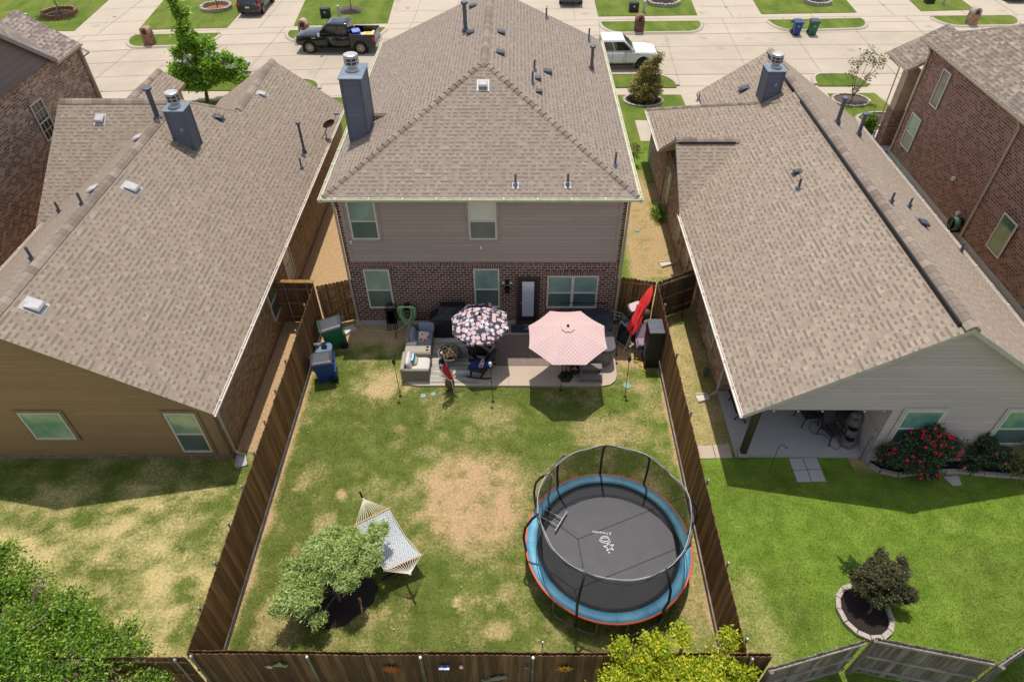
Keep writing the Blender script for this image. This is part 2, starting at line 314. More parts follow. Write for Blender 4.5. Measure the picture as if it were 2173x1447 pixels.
# ---------------------------------------------------------------- ground
def ell(x,y,cx,cy,rx,ry,p=2): return np.clip(1.35-((np.abs(x-cx)/rx)**p+(np.abs(y-cy)/ry)**p)*.9,0,1)
def fields(x,y):
    n1=fbm(x,y,.35,4); n2=fbm(x+50,y,1.1,4); n3=fbm(x,y+90,3.1,3)
    cen=(x>-7.95)&(x<5.5)&(y<20.4); left=(x<=-7.95)&(y<14.2); right=(x>=5.5)&(y<14.0)
    sl=(x<=-6.3)&(y>=14.0)&(~cen); sr=(x>3.8)&(~right)&(~cen)&(y<60)
    dry=np.full(x.shape,.4); lush=np.zeros(x.shape); dirt=np.zeros(x.shape)
    dc=.10+1.15*(n2-.5)+1.0*(n1-.5)+.8*(n3-.5)
    dc=np.maximum(dc,(.86+1.1*(n3-.5)+.8*(n2-.5))*ell(x+1.8*(n2-.5),y+1.8*(n1-.5),-1.4,12.0,2.0,1.95))
    for cx,cy,rx,ry,a in ((-4.9,17.0,.6,1.0,.95),(-4.0,17.2,.25,.7,1),(3.2,14.8,1.3,.7,.65),(4.9,9.3,.6,1.6,.75),(4.6,16.9,.5,.4,.7),(-6.7,12.9,.5,.6,.7),(-5.9,11.0,.4,.5,.6),(-6.6,8.0,.6,.8,.7),(-5.6,12.2,.22,.18,.9),(-.5,8.0,.3,.3,.7),(-1.6,8.8,.18,.3,.8),(-.9,15.6,.8,.5,.5),(.2,13.2,.6,.7,.6),(-3.0,13.9,.5,.3,.5),(-.3,9.1,.35,.25,.6),(1.1,13.2,.7,.4,.5)):
        dc=np.maximum(dc,a*(.85+.8*(n3-.5))*ell(x+.9*(n2-.5)+.4*(n3-.5),y+.9*(n1-.5)+.4*(n3-.5),cx,cy,rx*1.1,ry*1.1))
    dc=dc-.35*ell(x,y,-2.6,11.0,.6,.5)-.35*ell(x,y,.6,14.0,.8,1.0)-.3*ell(x,y,-6.3,14.3,1.0,1.8)
    edge=np.clip((-7.45+.5*(n2-.5)-x)/.3,0,1); edge=np.maximum(edge,np.clip((x-5.2+.4*(n2-.5))/.2,0,1)); dc=np.maximum(dc,edge*1.1)
    nw=np.clip((y-18.2-.9*(x+7.6)*.5+1.2*(n2-.5))/.8,0,1)*(x<-6.0); dc=np.maximum(dc,nw*1.1)
    nd=np.clip((y-18.9+1.2*(n2-.5))/.6,0,1)*(x>-6.5)*(x<-4); dc=np.maximum(dc,nd)
    ne=np.clip((y-17.6+.8*(n2-.5))/.6,0,1)*(x>3.7); dc=np.maximum(dc,ne)
    dirtc=np.maximum(np.maximum(edge,np.maximum(nw,nd)),np.maximum(.55+.4*ell(x,y,-1.4,12.0,2.0,1.9),ne))
    lc=.25+.7*(n1-.45)+.25*np.clip((x-3)/2,0,1)
    dry=np.where(cen,dc,dry); dirt=np.where(cen,dirtc,dirt); lush=np.where(cen,lc,lush)
    st=.5*fbm(x*.75+y*.35,y*1.1-x*.4,.55,4)+.5*fbm(x*.8+y*.3,y*1.2-x*.35,1.5,4)
    dl=.44+3.0*(st-.5)+.9*(n2-.5)+.5*(n3-.5)+.12*np.clip((11-y)/4,-1,1); dry=np.where(left,np.where(y>12.6,dl*.5,dl),dry); lush=np.where(left,.3,lush)
    dr=-.05+.6*(n2-.5)+.35*(n3-.5)+.55*ell(x,y,6.1,8.0,1.2,2.0)*.7; lr=.95+1.2*(n1-.5)+.5*(n2-.5)
    dry=np.where(right,dr,dry); lush=np.where(right,lr-.35*ell(x,y,6.5,8,2,2),lush)
    dirr=np.clip((y-12.9+.6*(n2-.5))/.7,0,1)*(x>11.0); dry=np.where(right,np.maximum(dry,dirr),dry); dirt=np.where(right,dirr,dirt)
    # side passages
    gl=ell(x,y,-6.6,24.2,.55,1.3)+.6*ell(x,y,-7.2,24.6,.4,.5); dsl=1.0-.9*gl*(n3+.3)-.55*np.clip(n3-.55,0,1)*4*np.clip(n1-.3,0,1); dry=np.where(sl,dsl,dry); dirt=np.where(sl,1.0,dirt); lush=np.where(sl,.5,lush)
    gr=np.clip((5.0+.5*(n1-.5)+.05*(y-20)-x)/.35,0,1)+np.clip((y-31+1.5*(n2-.5))/2,0,1); pr_=(x>5.45)&(y<23.5)
    dsr=np.where(pr_,.62+1.0*(n2-.5)+.6*(n3-.5),.92-.95*np.clip(gr,0,1)+.25*(n3-.5)-2.2*np.clip(n3-.58,0,1)-1.2*np.clip(n2-.55,0,1)); dry=np.where(sr,dsr,dry); dirt=np.where(sr,np.where(pr_,.45,.8),dirt); lush=np.where(sr,np.where(pr_,.5,.75),lush)
    fr=y>=36; dry=np.where(fr,.02+.9*(n2-.5)+.5*(n3-.5),dry); lush=np.where(fr,.8,lush); dirt=np.where(fr,.2,dirt)
    return dry,lush,dirt
def sheet(name,x0,x1,y0,y1,cell,z,label):
    nx=int(round((x1-x0)/cell))+1; ny=int(round((y1-y0)/cell))+1
    X,Y=np.meshgrid(np.linspace(x0,x1,nx),np.linspace(y0,y1,ny)); co=np.stack([X,Y,np.full(X.shape,z)+.0],-1).reshape(-1,3)
    me=bpy.data.meshes.new(name); me.vertices.add(nx*ny); me.vertices.foreach_set('co',co.astype(np.float32).ravel())
    i=np.arange((nx-1)*(ny-1)); r=i//(nx-1); c=i%(nx-1); a=r*nx+c; q=np.stack([a,a+1,a+nx+1,a+nx],-1).astype(np.int32)
    me.loops.add(q.size); me.loops.foreach_set('vertex_index',q.ravel()); me.polygons.add(len(q)); me.polygons.foreach_set('loop_start',np.arange(0,q.size,4,dtype=np.int32)); me.polygons.foreach_set('loop_total',np.full(len(q),4,dtype=np.int32)); me.update(calc_edges=True)
    d=fields(co[:,0],co[:,1])
    for nm,v in zip(('dry','lush','dirt'),d): at=me.attributes.new(nm,'FLOAT','POINT'); at.data.foreach_set('value',v.astype(np.float32))
    me.materials.append(LAWN); o=bpy.data.objects.new(name,me); COL.objects.link(o); return struct(o,label)
sheet('backyard_ground',-22,22,-2,24,.1,0,'back yard lawns with bare dry patches')
sheet('side_yard_ground',-32,32,24,43.2,.25,0,'side and front yard ground between the houses')
g=MB(); g.poly([(-400,-300,-.08),(400,-300,-.08),(400,600,-.08),(-400,600,-.08)]); struct(g.build('ground',plain('far_ground',c3(130,128,80,.7),.95,var=.3,scale=.05)))
def blades(n,x0,x1,y0,y1,avoid,h=.036):
    x=RNG.uniform(x0,x1,n); y=RNG.uniform(y0,y1,n); k=np.ones(n,bool)
    for a in avoid: k&=~((x>a[0])&(x<a[1])&(y>a[2])&(y<a[3]))
    d,l,di=fields(x,y); k&=(RNG.random(n)>np.clip(d*.75+di*.25,0,.93)); x,y,d,l=x[k],y[k],d[k],l[k]; n=len(x)
    a=RNG.uniform(0,2*PI,n); b=RNG.uniform(0,2*PI,n); hh=h*RNG.uniform(.5,1.3,n); ln=hh*RNG.uniform(.3,1.3,n); w=RNG.uniform(.004,.010,n)
    P=np.stack([x,y,np.full(n,.0)],-1); u=np.stack([np.cos(a)*w,np.sin(a)*w,np.zeros(n)],-1); tip=np.stack([np.cos(b)*ln,np.sin(b)*ln,hh],-1)
    V=np.stack([P-u,P+u,P+tip],1).reshape(-1,3)
    dd=np.clip(d+.35*(RNG.random(n)-.5),0,1); t=np.clip(RNG.random(n)*.22+.21*np.clip(l,0,1)+.62*np.clip(dd-.15,0,1),0,1)
    return V,t,n
Vs,Ts,Ns=[],[],0
for a in ((150000,-7.8,5.4,6.7,18.6,[(-4.2,3.7,16.85,20)]),(60000,-20,-8.0,5.5,13.4,[]),(105000,5.7,17,5.5,13.4,[])):
    v,t,n=blades(a[0],a[1],a[2],a[3],a[4],a[5]); Vs.append(v);Ts.append(t);Ns+=n
tag(fastmesh('grass_blades',np.concatenate(Vs),Ns,3,np.concatenate(Ts),BLADE),'short mown grass blades over the back yard lawns','grass',kind='stuff')
# street, drives, islands
def fk(x): return float(np.interp(x,[-70,-27.5,-10.5,10,23,70],[44,50.4,52.2,53.05,53.5,54.5]))
def nk(x): return 43.2+.08*(x+22) if x<6 else 45.45+.01*(x-6)
xs=[-70,-40,-22,-8,6,20,34,70]
g=MB(); g.poly([(x,nk(x)-.02,.012) for x in xs]+[(x,fk(x)+.02,.012) for x in xs[::-1]]); struct(g.build('street',CONC),'pale concrete residential street')
g=MB(); g.poly([(x,fk(x)+.02,.010) for x in xs]+[(x,fk(x)+44,.010) for x in xs[::-1]]); struct(g.build('far_driveways',CONCL),'concrete sidewalk and driveways across the street')
g=MB(); g.poly([(x,nk(x)-3.3,.008) for x in xs]+[(x,nk(x)-.02,.008) for x in xs[::-1]]); struct(g.build('near_sidewalk',CONCL),'near side sidewalk and driveway aprons')
g=MB(); g.poly([(10.6,33.3,.016),(19.4,33.3,.016),(20.0,42.5,.016),(10.5,42.4,.016)]); g.poly([(-31,36,.016),(-23,36,.016),(-23,40.2,.016),(-31,40,.016)]); g.poly([(23.2,34,.016),(33,34,.016),(33,42.6,.016),(23.0,42.6,.016)]); g.poly([(7.1,36.0,.016),(8.2,36.0,.016),(8.2,38.65,.016),(7.1,38.65,.016)]); struct(g.build('near_driveways',CONCL),'near side concrete driveways and walk')
j=MB()
def jl(x0,y0,x1,y1,w=.017,z=.022):
    d=Vector((x1-x0,y1-y0,0)).normalized(); n=Vector((-d.y,d.x,0))*w
    j.poly([(x0+n.x,y0+n.y,z),(x0-n.x,y0-n.y,z),(x1-n.x,y1-n.y,z),(x1+n.x,y1+n.y,z)])
for a,b in zip(xs[:-1],xs[1:]):
    for t in (.33,.67): jl(a,nk(a)*(1-t)+fk(a)*t,b,nk(b)*(1-t)+fk(b)*t)
    jl(a,fk(a),b,fk(b),.03); jl(a,nk(a),b,nk(b),.03); jl(a,nk(a)-1.9,b,nk(b)-1.9); jl(a,fk(a)+2.15,b,fk(b)+2.15); jl(a,fk(a)+3.4,b,fk(b)+3.4)
for k in range(-12,14): x=k*4.9+1.2; jl(x-.3,nk(x)-1.9,x+.35,fk(x)+3.4)
for x in (-32,-25.9,-20,-8.2,-5,4.6,17.2,23.6,30.2,36,40): jl(x,fk(x)+3.4,x+.4,fk(x)+30)
for x0,x1 in ((-34,-29.4),(-22.3,-18),(-10,6.3),(14.9,19.5),(27.9,32.6)):
    for d in (6.2,9.6,13): jl(x0,fk(x0)+d,x1,fk(x1)+d)
jl(15,33.3,15,45); jl(10.6,37.5,19.5,37.5); jl(-27,36,-27,43); 
struct(j.build('pavement_joints',JOINT),'dark joints in the concrete paving')
GR_L=[]
def patch(name,poly,z=.05,label=None):
    cx=[p[0] for p in poly]; 
    m=MB(); m.prism(poly,-.02,z); o=m.build(name,FRG); struct(o,label); return o
def frg():
    t=NT('front_grass'); p=t.pos(); f1=t.noise(p,7,4,.7); f2=t.noise(p,30,3,.7); f3=t.noise(t.map(p,(.9,.35,1)),1.0,4)
    c=t.mix(t.rng(f3,.35,.65),c3(96,126,40,.8),c3(140,150,66,.82)); c=t.mix(t.rng(f1,.5,.75,0,.55),c,c3(168,156,92,.8)); c=t.mix(t.rng(f2,.35,.6,.5,0),c,c3(58,82,26,.8)); return t.fin(c,.95,t.math('ADD',f1,f2),.9,.05,spec=.12)
FRG=frg()
def island(x0,x1,y0,y1,tl=0,street=-1):
    # rounded on the street side corners
    w=min(1.3,(x1-x0)*.25); n=8; pts=[]
    f=lambda x:(x-x0)*tl
    top,bot=y1,y0
    for k in range(n+1): a=PI+PI/2*k/n; pts.append((x0+w+w*math.cos(a), (bot+(top-bot)*.85)+(top-bot)*.85*math.sin(a)+f(x0)))
    for k in range(n+1): a=-PI/2+PI/2*k/n; pts.append((x1-w+w*math.cos(a), (bot+(top-bot)*.85)+(top-bot)*.85*math.sin(a)+f(x1)))
    edge=list(pts); pts=pts+[(x1,top+f(x1)),(x0,top+f(x0))]
    if street>0: pts=pts[::-1]
    patch('parkway_grass',pts,.07,'grass parkway strip beside the street')
    k=MB(); o=[]
    cx,cy=(x0+x1)/2,top
    ins=[]; outs=[]
    for i,p in enumerate(edge):
        a=edge[max(0,i-1)]; b=edge[min(len(edge)-1,i+1)]; d=Vector((b[0]-a[0],b[1]-a[1])); d.normalize(); nn=Vector((d.y,-d.x))*(1 if street<0 else -1)
        ins.append((p[0]+nn.x*.0,p[1]+nn.y*.0)); outs.append((p[0]+nn.x*.28,p[1]+nn.y*.28))
    k.rings([[(a[0],a[1],.0),(a[0],a[1],.11),(b[0]*.7+a[0]*.3,b[1]*.7+a[1]*.3,.11),(b[0],b[1],.012)] for a,b in zip(ins,outs)],True,True)
    struct(k.build('kerb',CURB),'concrete kerb round the parkway strip')
for x0,x1,y0,y1,tl in ((-42,-34.2,49.6,52.0,.09),(-29.0,-22.6,50.55,53.0,.06),(-17.4,-10.2,51.75,53.9,.09),(6.6,14.3,53.35,55.75,.02),(19.8,27.2,53.8,56.1,.05),(32.9,39.3,54.7,56.9,.02)): island(x0,x1,y0,y1,tl)
island(3.0,10.4,45.35,43.3,street=1); island(-22.5,-13,44.6,42.9,street=1); island(19.7,22.9,45.4,43.5,street=1)
for i,(a,b,c,d,h) in enumerate((((-36.3,53.9),(-34.1,53.95),(-34.95,60.1),(-47,60),-47),((-29.2,54.15),(-22.5,54.6),(-22.5,60.5),(-29.9,61.3),0),((-17.4,55.0),(-10.15,55.6),(-10.4,61.2),(-17.9,61.2),0),((6.5,57.05),(14.45,57.3),(14.75,61.5),(6.55,61.5),0),((19.65,57.55),(27.4,57.9),(27.8,61.5),(19.95,61.5),0),((32.7,58.2),(37.2,58.5),(37.4,61.5),(33.1,61.5),0))):
    p=[a,b,(c[0]+(c[0]-b[0])*1.2,c[1]+7),(d[0]+(d[0]-a[0])*1.2,d[1]+7)] if i else [(-47,53.7),(-34.1,53.95),(-35.2,67),(-47,67)]
    patch('front_lawn',p,.045,'front lawn across the street')
patch('near_front_lawn',[(3,34.6),(7.1,34.6),(7.1,38.65),(8.2,38.65),(8.2,36),(10.3,36),(10.5,42.25),(3,42.2)],.03,'front lawn beside the evergreen')
patch('near_front_lawn',[(19.6,36),(23.0,36),(23.15,40.9),(22.9,42.5),(19.9,42.4)],.03,'front lawn beside the crape myrtle')
patch('near_front_lawn',[(-22.6,36.3),(-7,36.3),(-7,42.2),(-22.6,41.1)],.03,'front lawn beside the tall tree')
# ---------------------------------------------------------------- houses
def frame(P,U,N):
    U=Vector(U).normalized(); N=Vector(N).normalized(); Z=Vector((0,0,1)); P=Vector(P)
    return Matrix(((U.x,N.x,Z.x,P.x),(U.y,N.y,Z.y,P.y),(U.z,N.z,Z.z,P.z),(0,0,0,1)))   # local: x along wall, y outwards, z up
def window(par,P,U,N,w,h,kind='double',trim=None,sill=None,mull=None,gl=None,lab=None):
    M=frame(P,U,N); fr=MB(); fr.m=M; t=.055
    cols=2 if kind=='pair' else 1; cw=w/cols
    for c in range(cols):
        a=c*cw; b=a+cw
        fr.box(a,a+t,.0,.05,0,h); fr.box(b-t,b,.0,.05,0,h); fr.box(a+t,b-t,.0,.052,0,t); fr.box(a+t,b-t,.0,.052,h-t,h)
        if kind!='single': fr.box(a+t,b-t,.0,.045,h*.46,h*.46+.05)
    if kind=='grid':
        for q in (.33,.66): fr.box(w*q-.012,w*q+.012,.0,.03,t,h-t)
        for q in (.25,.75): fr.box(t,w-t,.0,.028,h*q-.012,h*q+.012)
    f=fr.build('window',WIN,par)
    if lab: f['label']=lab
    for c in range(cols):
        a=c*cw; b=a+cw
        if kind=='single' : spans=((t,h-t,gl or GL_UP),)
        elif kind=='grid': spans=((t,h*.46,gl or GL_DK),(h*.46+.05,h-t,gl or GL_DK))
        else: spans=((t,h*.46,GL_LO),(h*.46+.05,h-t,gl or GL_UP))
        for z0,z1,m in spans:
            g=MB(); g.m=M; g.box(a+t,b-t,.0,.018,z0,z1); g.build('pane',m,f)
    if trim:
        q=MB(); q.m=M; k=.10; q.box(-k,0,0,.035,-k,h+k); q.box(w,w+k,0,.035,-k,h+k); q.box(0,w,0,.034,h,h+k); q.box(0,w,0,.034,-k,0); q.build('window_trim',trim,par)
    if sill:
        q=MB(); q.m=M; q.box(-.08,w+.08,0,.07,-.11,-.002); q.box(-.16,w+.16,0,.014,h+.002,h+.2); q.build('window_sill',sill,par)
    return f
def roofpart(par,polys,mat,name='roof',fascia=None,th=.16,uvfn=None):
    """polys: lists of (x,y,z) top outlines; gives the sheet a body below"""
    r=MB()
    for P in polys:
        n=len(P); i=r.V(P); r.F(range(i,i+n)); 
        r.cm=1 if fascia else 0; k=r.V([(x,y,z-th) for x,y,z in P]); r.F([k+q for q in range(n)][::-1])
        for q in range(n): r.F((k+q,k+(q+1)%n,i+(q+1)%n,i+q))
        r.cm=0
    return r.build(name,[mat,fascia] if fascia else mat,par,uvfn=uvfn)
def caps(par,p0,p1,mat=None,w=.16,step=.3,h=.04,name='ridge_cap',style=1):
    p0=Vector(p0); p1=Vector(p1); d=(p1-p0); Ln=d.length; d.normalize(); side=d.cross(Vector((0,0,1))).normalized(); up=side.cross(d).normalized()
    m=MB(); n=int(Ln/step)
    for k in range(n):
        a=p0+d*(k*step); b=p0+d*((k+1)*step+.03); lo=.02; hi=h; m.ct=random.random()
        def pr(p,q): return [p-side*w-up*(.11*w/.16-.0)+up*(q-.02),p-side*w*.5+up*(q-.05*w/.16+.01),p+up*q,p+side*w*.5+up*(q-.05*w/.16+.01),p+side*w-up*(.11*w/.16)+up*(q-.02)]
        A=pr(a,hi); B=pr(b,lo); i=m.V(A+B)
        for j in range(4): m.F((i+j,i+j+1,i+6+j,i+5+j))
        c=m.V([q-up*.1 for q in A]); 
        for j in range(4): m.F((i+j+1,i+j,c+j,c+j+1))
    return m.build(name,mat or SH_CAPP,par)
def capmat():
    t=NT('ridge_cap'); a=t.attr('tint'); c=t.ramp(a,[(0,c3(146,130,118,A)),(.5,c3(168,150,136,A)),(1,c3(188,169,154,A))]); c=t.mix(t.rng(t.noise(t.pos(),50,3),.35,.7,0,.3),c,c3(110,96,88,A)); return t.fin(c,.92,spec=.2)
SH_CAPP=capmat()
def gutter(par,pts,mat=GUT,w=.12,h=.12,side=(1,0),name='gutter'):
    m=MB()
    for (a,b) in zip(pts[:-1],pts[1:]):
        a=Vector(a); b=Vector(b); d=(b-a).normalized(); n=Vector((d.y,-d.x,0))
        q=lambda p,o,z:p+n*o+Vector((0,0,z))
        prof=[(0,0),(0,-h),(w*.6,-h),(w,-h*.45),(w,0),(w-.02,0),(w-.02,-h*.4),(w*.55,-h+.02),(.02,-h+.02),(.02,0)]
        m.rings([[q(p,o,z) for o,z in prof] for p in (a,b)],True,True)
        k=int((b-a).length/1.15)
        for i in range(k): 
            c=a+d*((i+.5)*1.15); m.rings([[q(c-d*.02,o,z) for o,z in ((0,.012),(w+.01,.012),(w+.01,-.01),(0,-.01))],[q(c+d*.02,o,z) for o,z in ((0,.012),(w+.01,.012),(w+.01,-.01),(0,-.01))]],True,True)
    return m.build(name,mat,par)
def box_vent(par,p,slope,mat=VENTG,s=.34,dark=VENTD):
    """slope: ('x'|'y', sign, k): roof rises along sign*axis"""
    ax,sg,k=slope; M=orient(p,ax,sg,k); m=MB(); m.m=M; a=s/2
    m.box(-a-.06,a+.06,-a-.1,a+.1,0,.012)
    m.cm=1; m.box(-a*.8,a*.8,-a*.8,a*.7,.012,.09); m.cm=0
    m.rings([[(-a,-a,.07),(a,-a,.07),(a,a,.05),(-a,a,.05)],[(-a,-a,.13),(a,-a,.13),(a,a,.08),(-a,a,.08)],[(-a*.75,-a*.7,.17),(a*.75,-a*.7,.17),(a*.8,a*.8,.10),(-a*.8,a*.8,.10)]],True,True)
    return m.build('roof_vent',[mat,dark],par)
def orient(p,ax,sg,k):
    if ax=='x': Y=Vector((sg,0,k)).normalized(); X=Vector((0,-sg,0))
    else: Y=Vector((0,sg,k)).normalized(); X=Vector((sg,0,0))
    Z=X.cross(Y); return Matrix(((X.x,Y.x,Z.x,p[0]),(X.y,Y.y,Z.y,p[1]),(X.z,Y.z,Z.z,p[2]),(0,0,0,1)))
def pipe(par,p,h,r=.045,mat=None,cap=False,boot=None,slope=None):
    m=MB(); m.lathe([(r,-.05),(r,h)],p[0],p[1],10); m.v=[(x,y,z+p[2]) for x,y,z in m.v]
    if cap: 
        n=len(m.v); m.lathe([(r*1.5,h),(r*1.9,h+.05),(r*1.9,h+.1),(r*.8,h+.13)],p[0],p[1],12); m.v=m.v[:n]+[(x,y,z+p[2]) for x,y,z in m.v[n:]]
        n=len(m.v); m.lathe([(r*1.9,-.02),(r*1.7,.1),(r*1.05,.16)],p[0],p[1],12); m.v=m.v[:n]+[(x,y,z+p[2]) for x,y,z in m.v[n:]]
    o=m.build('vent_pipe',mat or CHARM,par)
    f=MB()
    if slope: f.m=orient(p,*slope)
    else: f.m=Matrix.Translation(Vector(p))
    f.box(-.11,.11,-.16,.1,.004,.012); f.lathe([(.09,.014),(r*1.15,.14)],0,0,10); f.build('flashing',boot or LEAD,o)
    return o
def chimney(par,x0,x1,y0,y1,ztop,zlo,slope_z,flash):
    """body tapered to roof line; slope_z(x,y) roof height"""
    m=MB(); m.prism([(x0,y0),(x1,y0),(x1,y1),(x0,y1)],lambda x,y:slope_z(x,y)-.05,ztop-.06); 
    o=m.build('chimney',SD_CHIM,par)
    q=MB()
    for a,b in ((x0,y0),(x1,y0),(x1,y1),(x0,y1)):
        sx=-1 if a==x0 else 1; sy=-1 if b==y0 else 1
        q.prism([(a+sx*.012,b+sy*.012),(a+sx*.012,b-sy*.09),(a-sx*.09,b-sy*.09),(a-sx*.09,b+sy*.012)][::(1 if sx*sy<0 else -1)],lambda x,y:slope_z(x,y)+.0,ztop-.07)
    q.build('corner_board',CHARM,o)
    q=MB(); q.box(x0-.05,x1+.05,y0-.05,y1+.05,ztop-.07,ztop-.03); cx,cy=(x0+x1)/2,(y0+y1)/2
    q.rings([[(x0-.06,y0-.06,ztop-.03),(x1+.06,y0-.06,ztop-.03),(x1+.06,y1+.06,ztop-.03),(x0-.06,y1+.06,ztop-.03)],[(x0+.1,y0+.1,ztop+.02),(x1-.1,y0+.1,ztop+.02),(x1-.1,y1-.1,ztop+.02),(x0+.1,y1-.1,ztop+.02)]],True,True); q.build('chimney_crown',LIGHTG,o)
    q=MB(); q.lathe([(.26,.02),(.2,.08),(.15,.1),(.15,.16)],cx,cy,20); q.lathe([(.15,.16),(.2,.17),(.25,.20),(.25,.24)],cx,cy,20)
    q.lathe([(.255,.46),(.255,.55),(.2,.575),(.03,.58)],cx,cy,20); q.lathe([(.252,.335),(.252,.36)],cx,cy,20)
    for k in range(8): a=2*PI*k/8+.2; X=cx+.245*math.cos(a); Y=cy+.245*math.sin(a); q.box(X-.014,X+.014,Y-.014,Y+.014,.24,.46)
    q.cm=1; q.lathe([(.21,.23),(.21,.47)],cx,cy,20); q.v=[(x,y,z+ztop) for x,y,z in q.v]; q.build('flue_cap',[STEEL,plain('flue_inner',c3(70,66,66),.6)],o)
    q=MB(); e=.14
    for a,b,c,d in ((x0-e,x1+e,y0-e,y0),(x0-e,x0,y0,y1+e),(x1,x1+e,y0,y1+e)):
        q.prism([(a,c),(b,c),(b,d),(a,d)],lambda x,y:slope_z(x,y)+.005,lambda x,y:slope_z(x,y)+.02)
    q.build('chimney_flashing',flash,o); return o
def downspout(par,pts,mat=GUTB,r=.045): 
    m=MB(); m.tube(pts,r,4); return m.build('downspout',mat,par)
def stonefound(par,x0,x1,y0,y1,h=.16,mat=None):
    m=MB(); m.box(x0-.02,x1+.02,y0-.025,y1+.02,-.05,h); return m.build('foundation',mat or CONCG,par)

# ----- centre house
CH=thing('brick_house','two-storey brick house with taupe siding back wall and hipped mauve shingle roof, behind the patio','house',(-1.24,20.3,0))
x0,x1,y0,y1=-6.33,3.86,20.32,33.8
m=MB(); m.box(x0,x1,y0,y1,.1,6.0); m.build('wall',BR_CH,CH)
stonefound(CH,x0,x1,y0,y1,.2)
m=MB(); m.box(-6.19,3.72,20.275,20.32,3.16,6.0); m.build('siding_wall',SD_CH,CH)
for X in (-6.19,3.58): m=MB(); m.box(X,X+.14,20.255,20.275,3.16,6.0); m.build('corner_trim',TR_CH,CH)
m=MB(); m.box(x0-.004,x1+.004,20.30,20.318,2.94,3.155); m.build('soldier_course',BR_CHV,CH)
ez=6.05; xl,xr=-6.66,4.18; yb=20.02; yf=34.4; xc=-1.24; rz=8.52; ya=25.55
roofpart(CH,[[(xl,yb,ez),(xr,yb,ez),(xc,ya,rz)],[(xl,yf,ez),(xl,yb,ez),(xc,ya,rz),(xc,yf,rz)],[(xr,yb,ez),(xr,yf+.3,ez),(xc,yf+.3,rz),(xc,ya,rz)]],SH_CH,fascia=TR_CH)
m=MB(); m.prism([(xl+.1,yb+.1),(xr-.1,yb+.1),(xr-.1,yf-.1),(xl+.1,yf-.1)],5.84,5.9); m.build('soffit',TR_CH,CH)
m=MB(); m.poly([(x1,33.8,6.0),(x0,33.8,6.0),(xc,33.8,8.4)]); m.build('gable_wall',BR_CH,CH)
caps(CH,(xl+.05,yb+.05,ez+.03),(xc,ya,rz+.03),w=.15,step=.26,h=.065); caps(CH,(xr-.05,yb+.05,ez+.03),(xc,ya,rz+.03),w=.15,step=.26,h=.065); caps(CH,(xc,yf,rz+.03),(xc,ya,rz+.03),w=.17,step=.2,h=.055)
gutter(CH,[(xl-.1,yb,ez),(xr+.1,yb,ez)]); gutter(CH,[(xl,yb-.12,ez),(xl,yf,ez)][::-1]); gutter(CH,[(xr,yb-.12,ez),(xr,yf+.3,ez)])
U=(1,0,0); NB=(0,-1,0); yw=20.275
window(CH,(-5.93,yw,4.2),U,NB,.99,1.62,trim=TR_CH); window(CH,(-1.70,yw,4.2),U,NB,.99,1.62,trim=TR_CH,gl=glass_mat('glass_blind_white',c3(176,182,172,1.2),c3(192,196,186,1.2),.05))
yw=20.32
for X,Z,h in ((-5.80,.9,1.9),(-1.63,.95,1.88)): window(CH,(X,yw,Z),U,NB,.98,h,sill=BR_CHV)
window(CH,(1.18,yw,.92),U,NB,1.95,1.58,'pair',sill=BR_CHV)
m=MB(); m.m=frame((.0,yw,.22),U,NB); m.box(0,.1,0,.05,0,2.24); m.box(.8,.9,0,.05,0,2.24); m.box(.1,.8,0,.05,2.14,2.24); m.box(-.02,.92,0,.16,-.06,0)
dr=m.build('door',plain('door_frame_bronze',c3(58,46,40,1.2),.5),CH)
for nm,bx,mt in (('door_leaf',(.1,.8,0,.03,.0,2.14),plain('door_dark',c3(40,32,30,1.2),.45)),('pane',(.22,.68,.0,.036,.25,2.0),glass_mat('door_blind',c3(182,190,204,1.0),c3(200,206,216,1.0),.045))):
    m=MB(); m.m=frame((.0,yw,.22),U,NB); m.box(*bx); m.build(nm,mt,dr)
m=MB(); m.m=frame((.0,yw,.22),U,NB); m.tube([(.17,.03,.98),(.17,.08,.98),(.27,.08,.98)],.012); m.build('handle',STEEL,dr)
# flood light with two heads, cameras
m=MB(); m.m=frame((-.36,yw,2.2),U,NB); m.box(-.07,.07,0,.06,-.1,.1); fl=m.build('flood_light',BLACKM,CH)
for sx in (-1,1):
    m=MB(); m.m=frame((-.36+sx*.15,yw-.12,2.2),U,NB); m.lathe([(.04,-.06),(.085,.0),(.085,.03)],0,0,12); m.build('lamp_head',BLACKM,fl)
    m=MB(); m.m=frame((-.36+sx*.15,yw-.12,2.232),U,NB); m.lathe([(.07,.0),(.06,.01)],0,0,12); m.build('lens',WHITE,fl)
m=MB(); m.m=frame((-.36,yw,1.9),U,NB); m.box(-.1,.1,0,.18,-.15,.1); m.build('wall_lantern',BLACKM,CH)
for X,Z,r in ((-5.98,4.1,.5),(-1.3,3.88,0)):
    m=MB(); m.m=frame((X,20.275,Z),U,NB)@Matrix.Rotation(r,4,'Z'); m.lathe([(.02,-.07),(.045,-.06),(.045,.05),(.02,.06)],0,.07,10); m.box(-.03,.03,0,.05,-.03,.03); m.build('security_camera',WHITE,CH)
downspout(CH,[(-6.38,20.2,5.9),(-6.38,20.27,5.7),(-6.38,20.27,.3),(-6.42,20.1,.12)],GUTB); downspout(CH,[(3.92,20.2,5.9),(3.92,20.27,5.7),(3.92,20.27,.3)],GUTB)
sz=lambda x,y:6.05+.45*(x+6.66)
chimney(CH,-6.28,-5.52,23.62,24.95,8.72,6,sz,SH_CH)
m=MB(); 
for k in range(3): m.box(-5.5,-5.02+.12*k,24.75+.06*k,24.8+.06*k,sz(-5.3,0)+.02,sz(-5.3,0)+.12+.02*k)
m.build('cricket_ridge',SH_CAPP,CH)
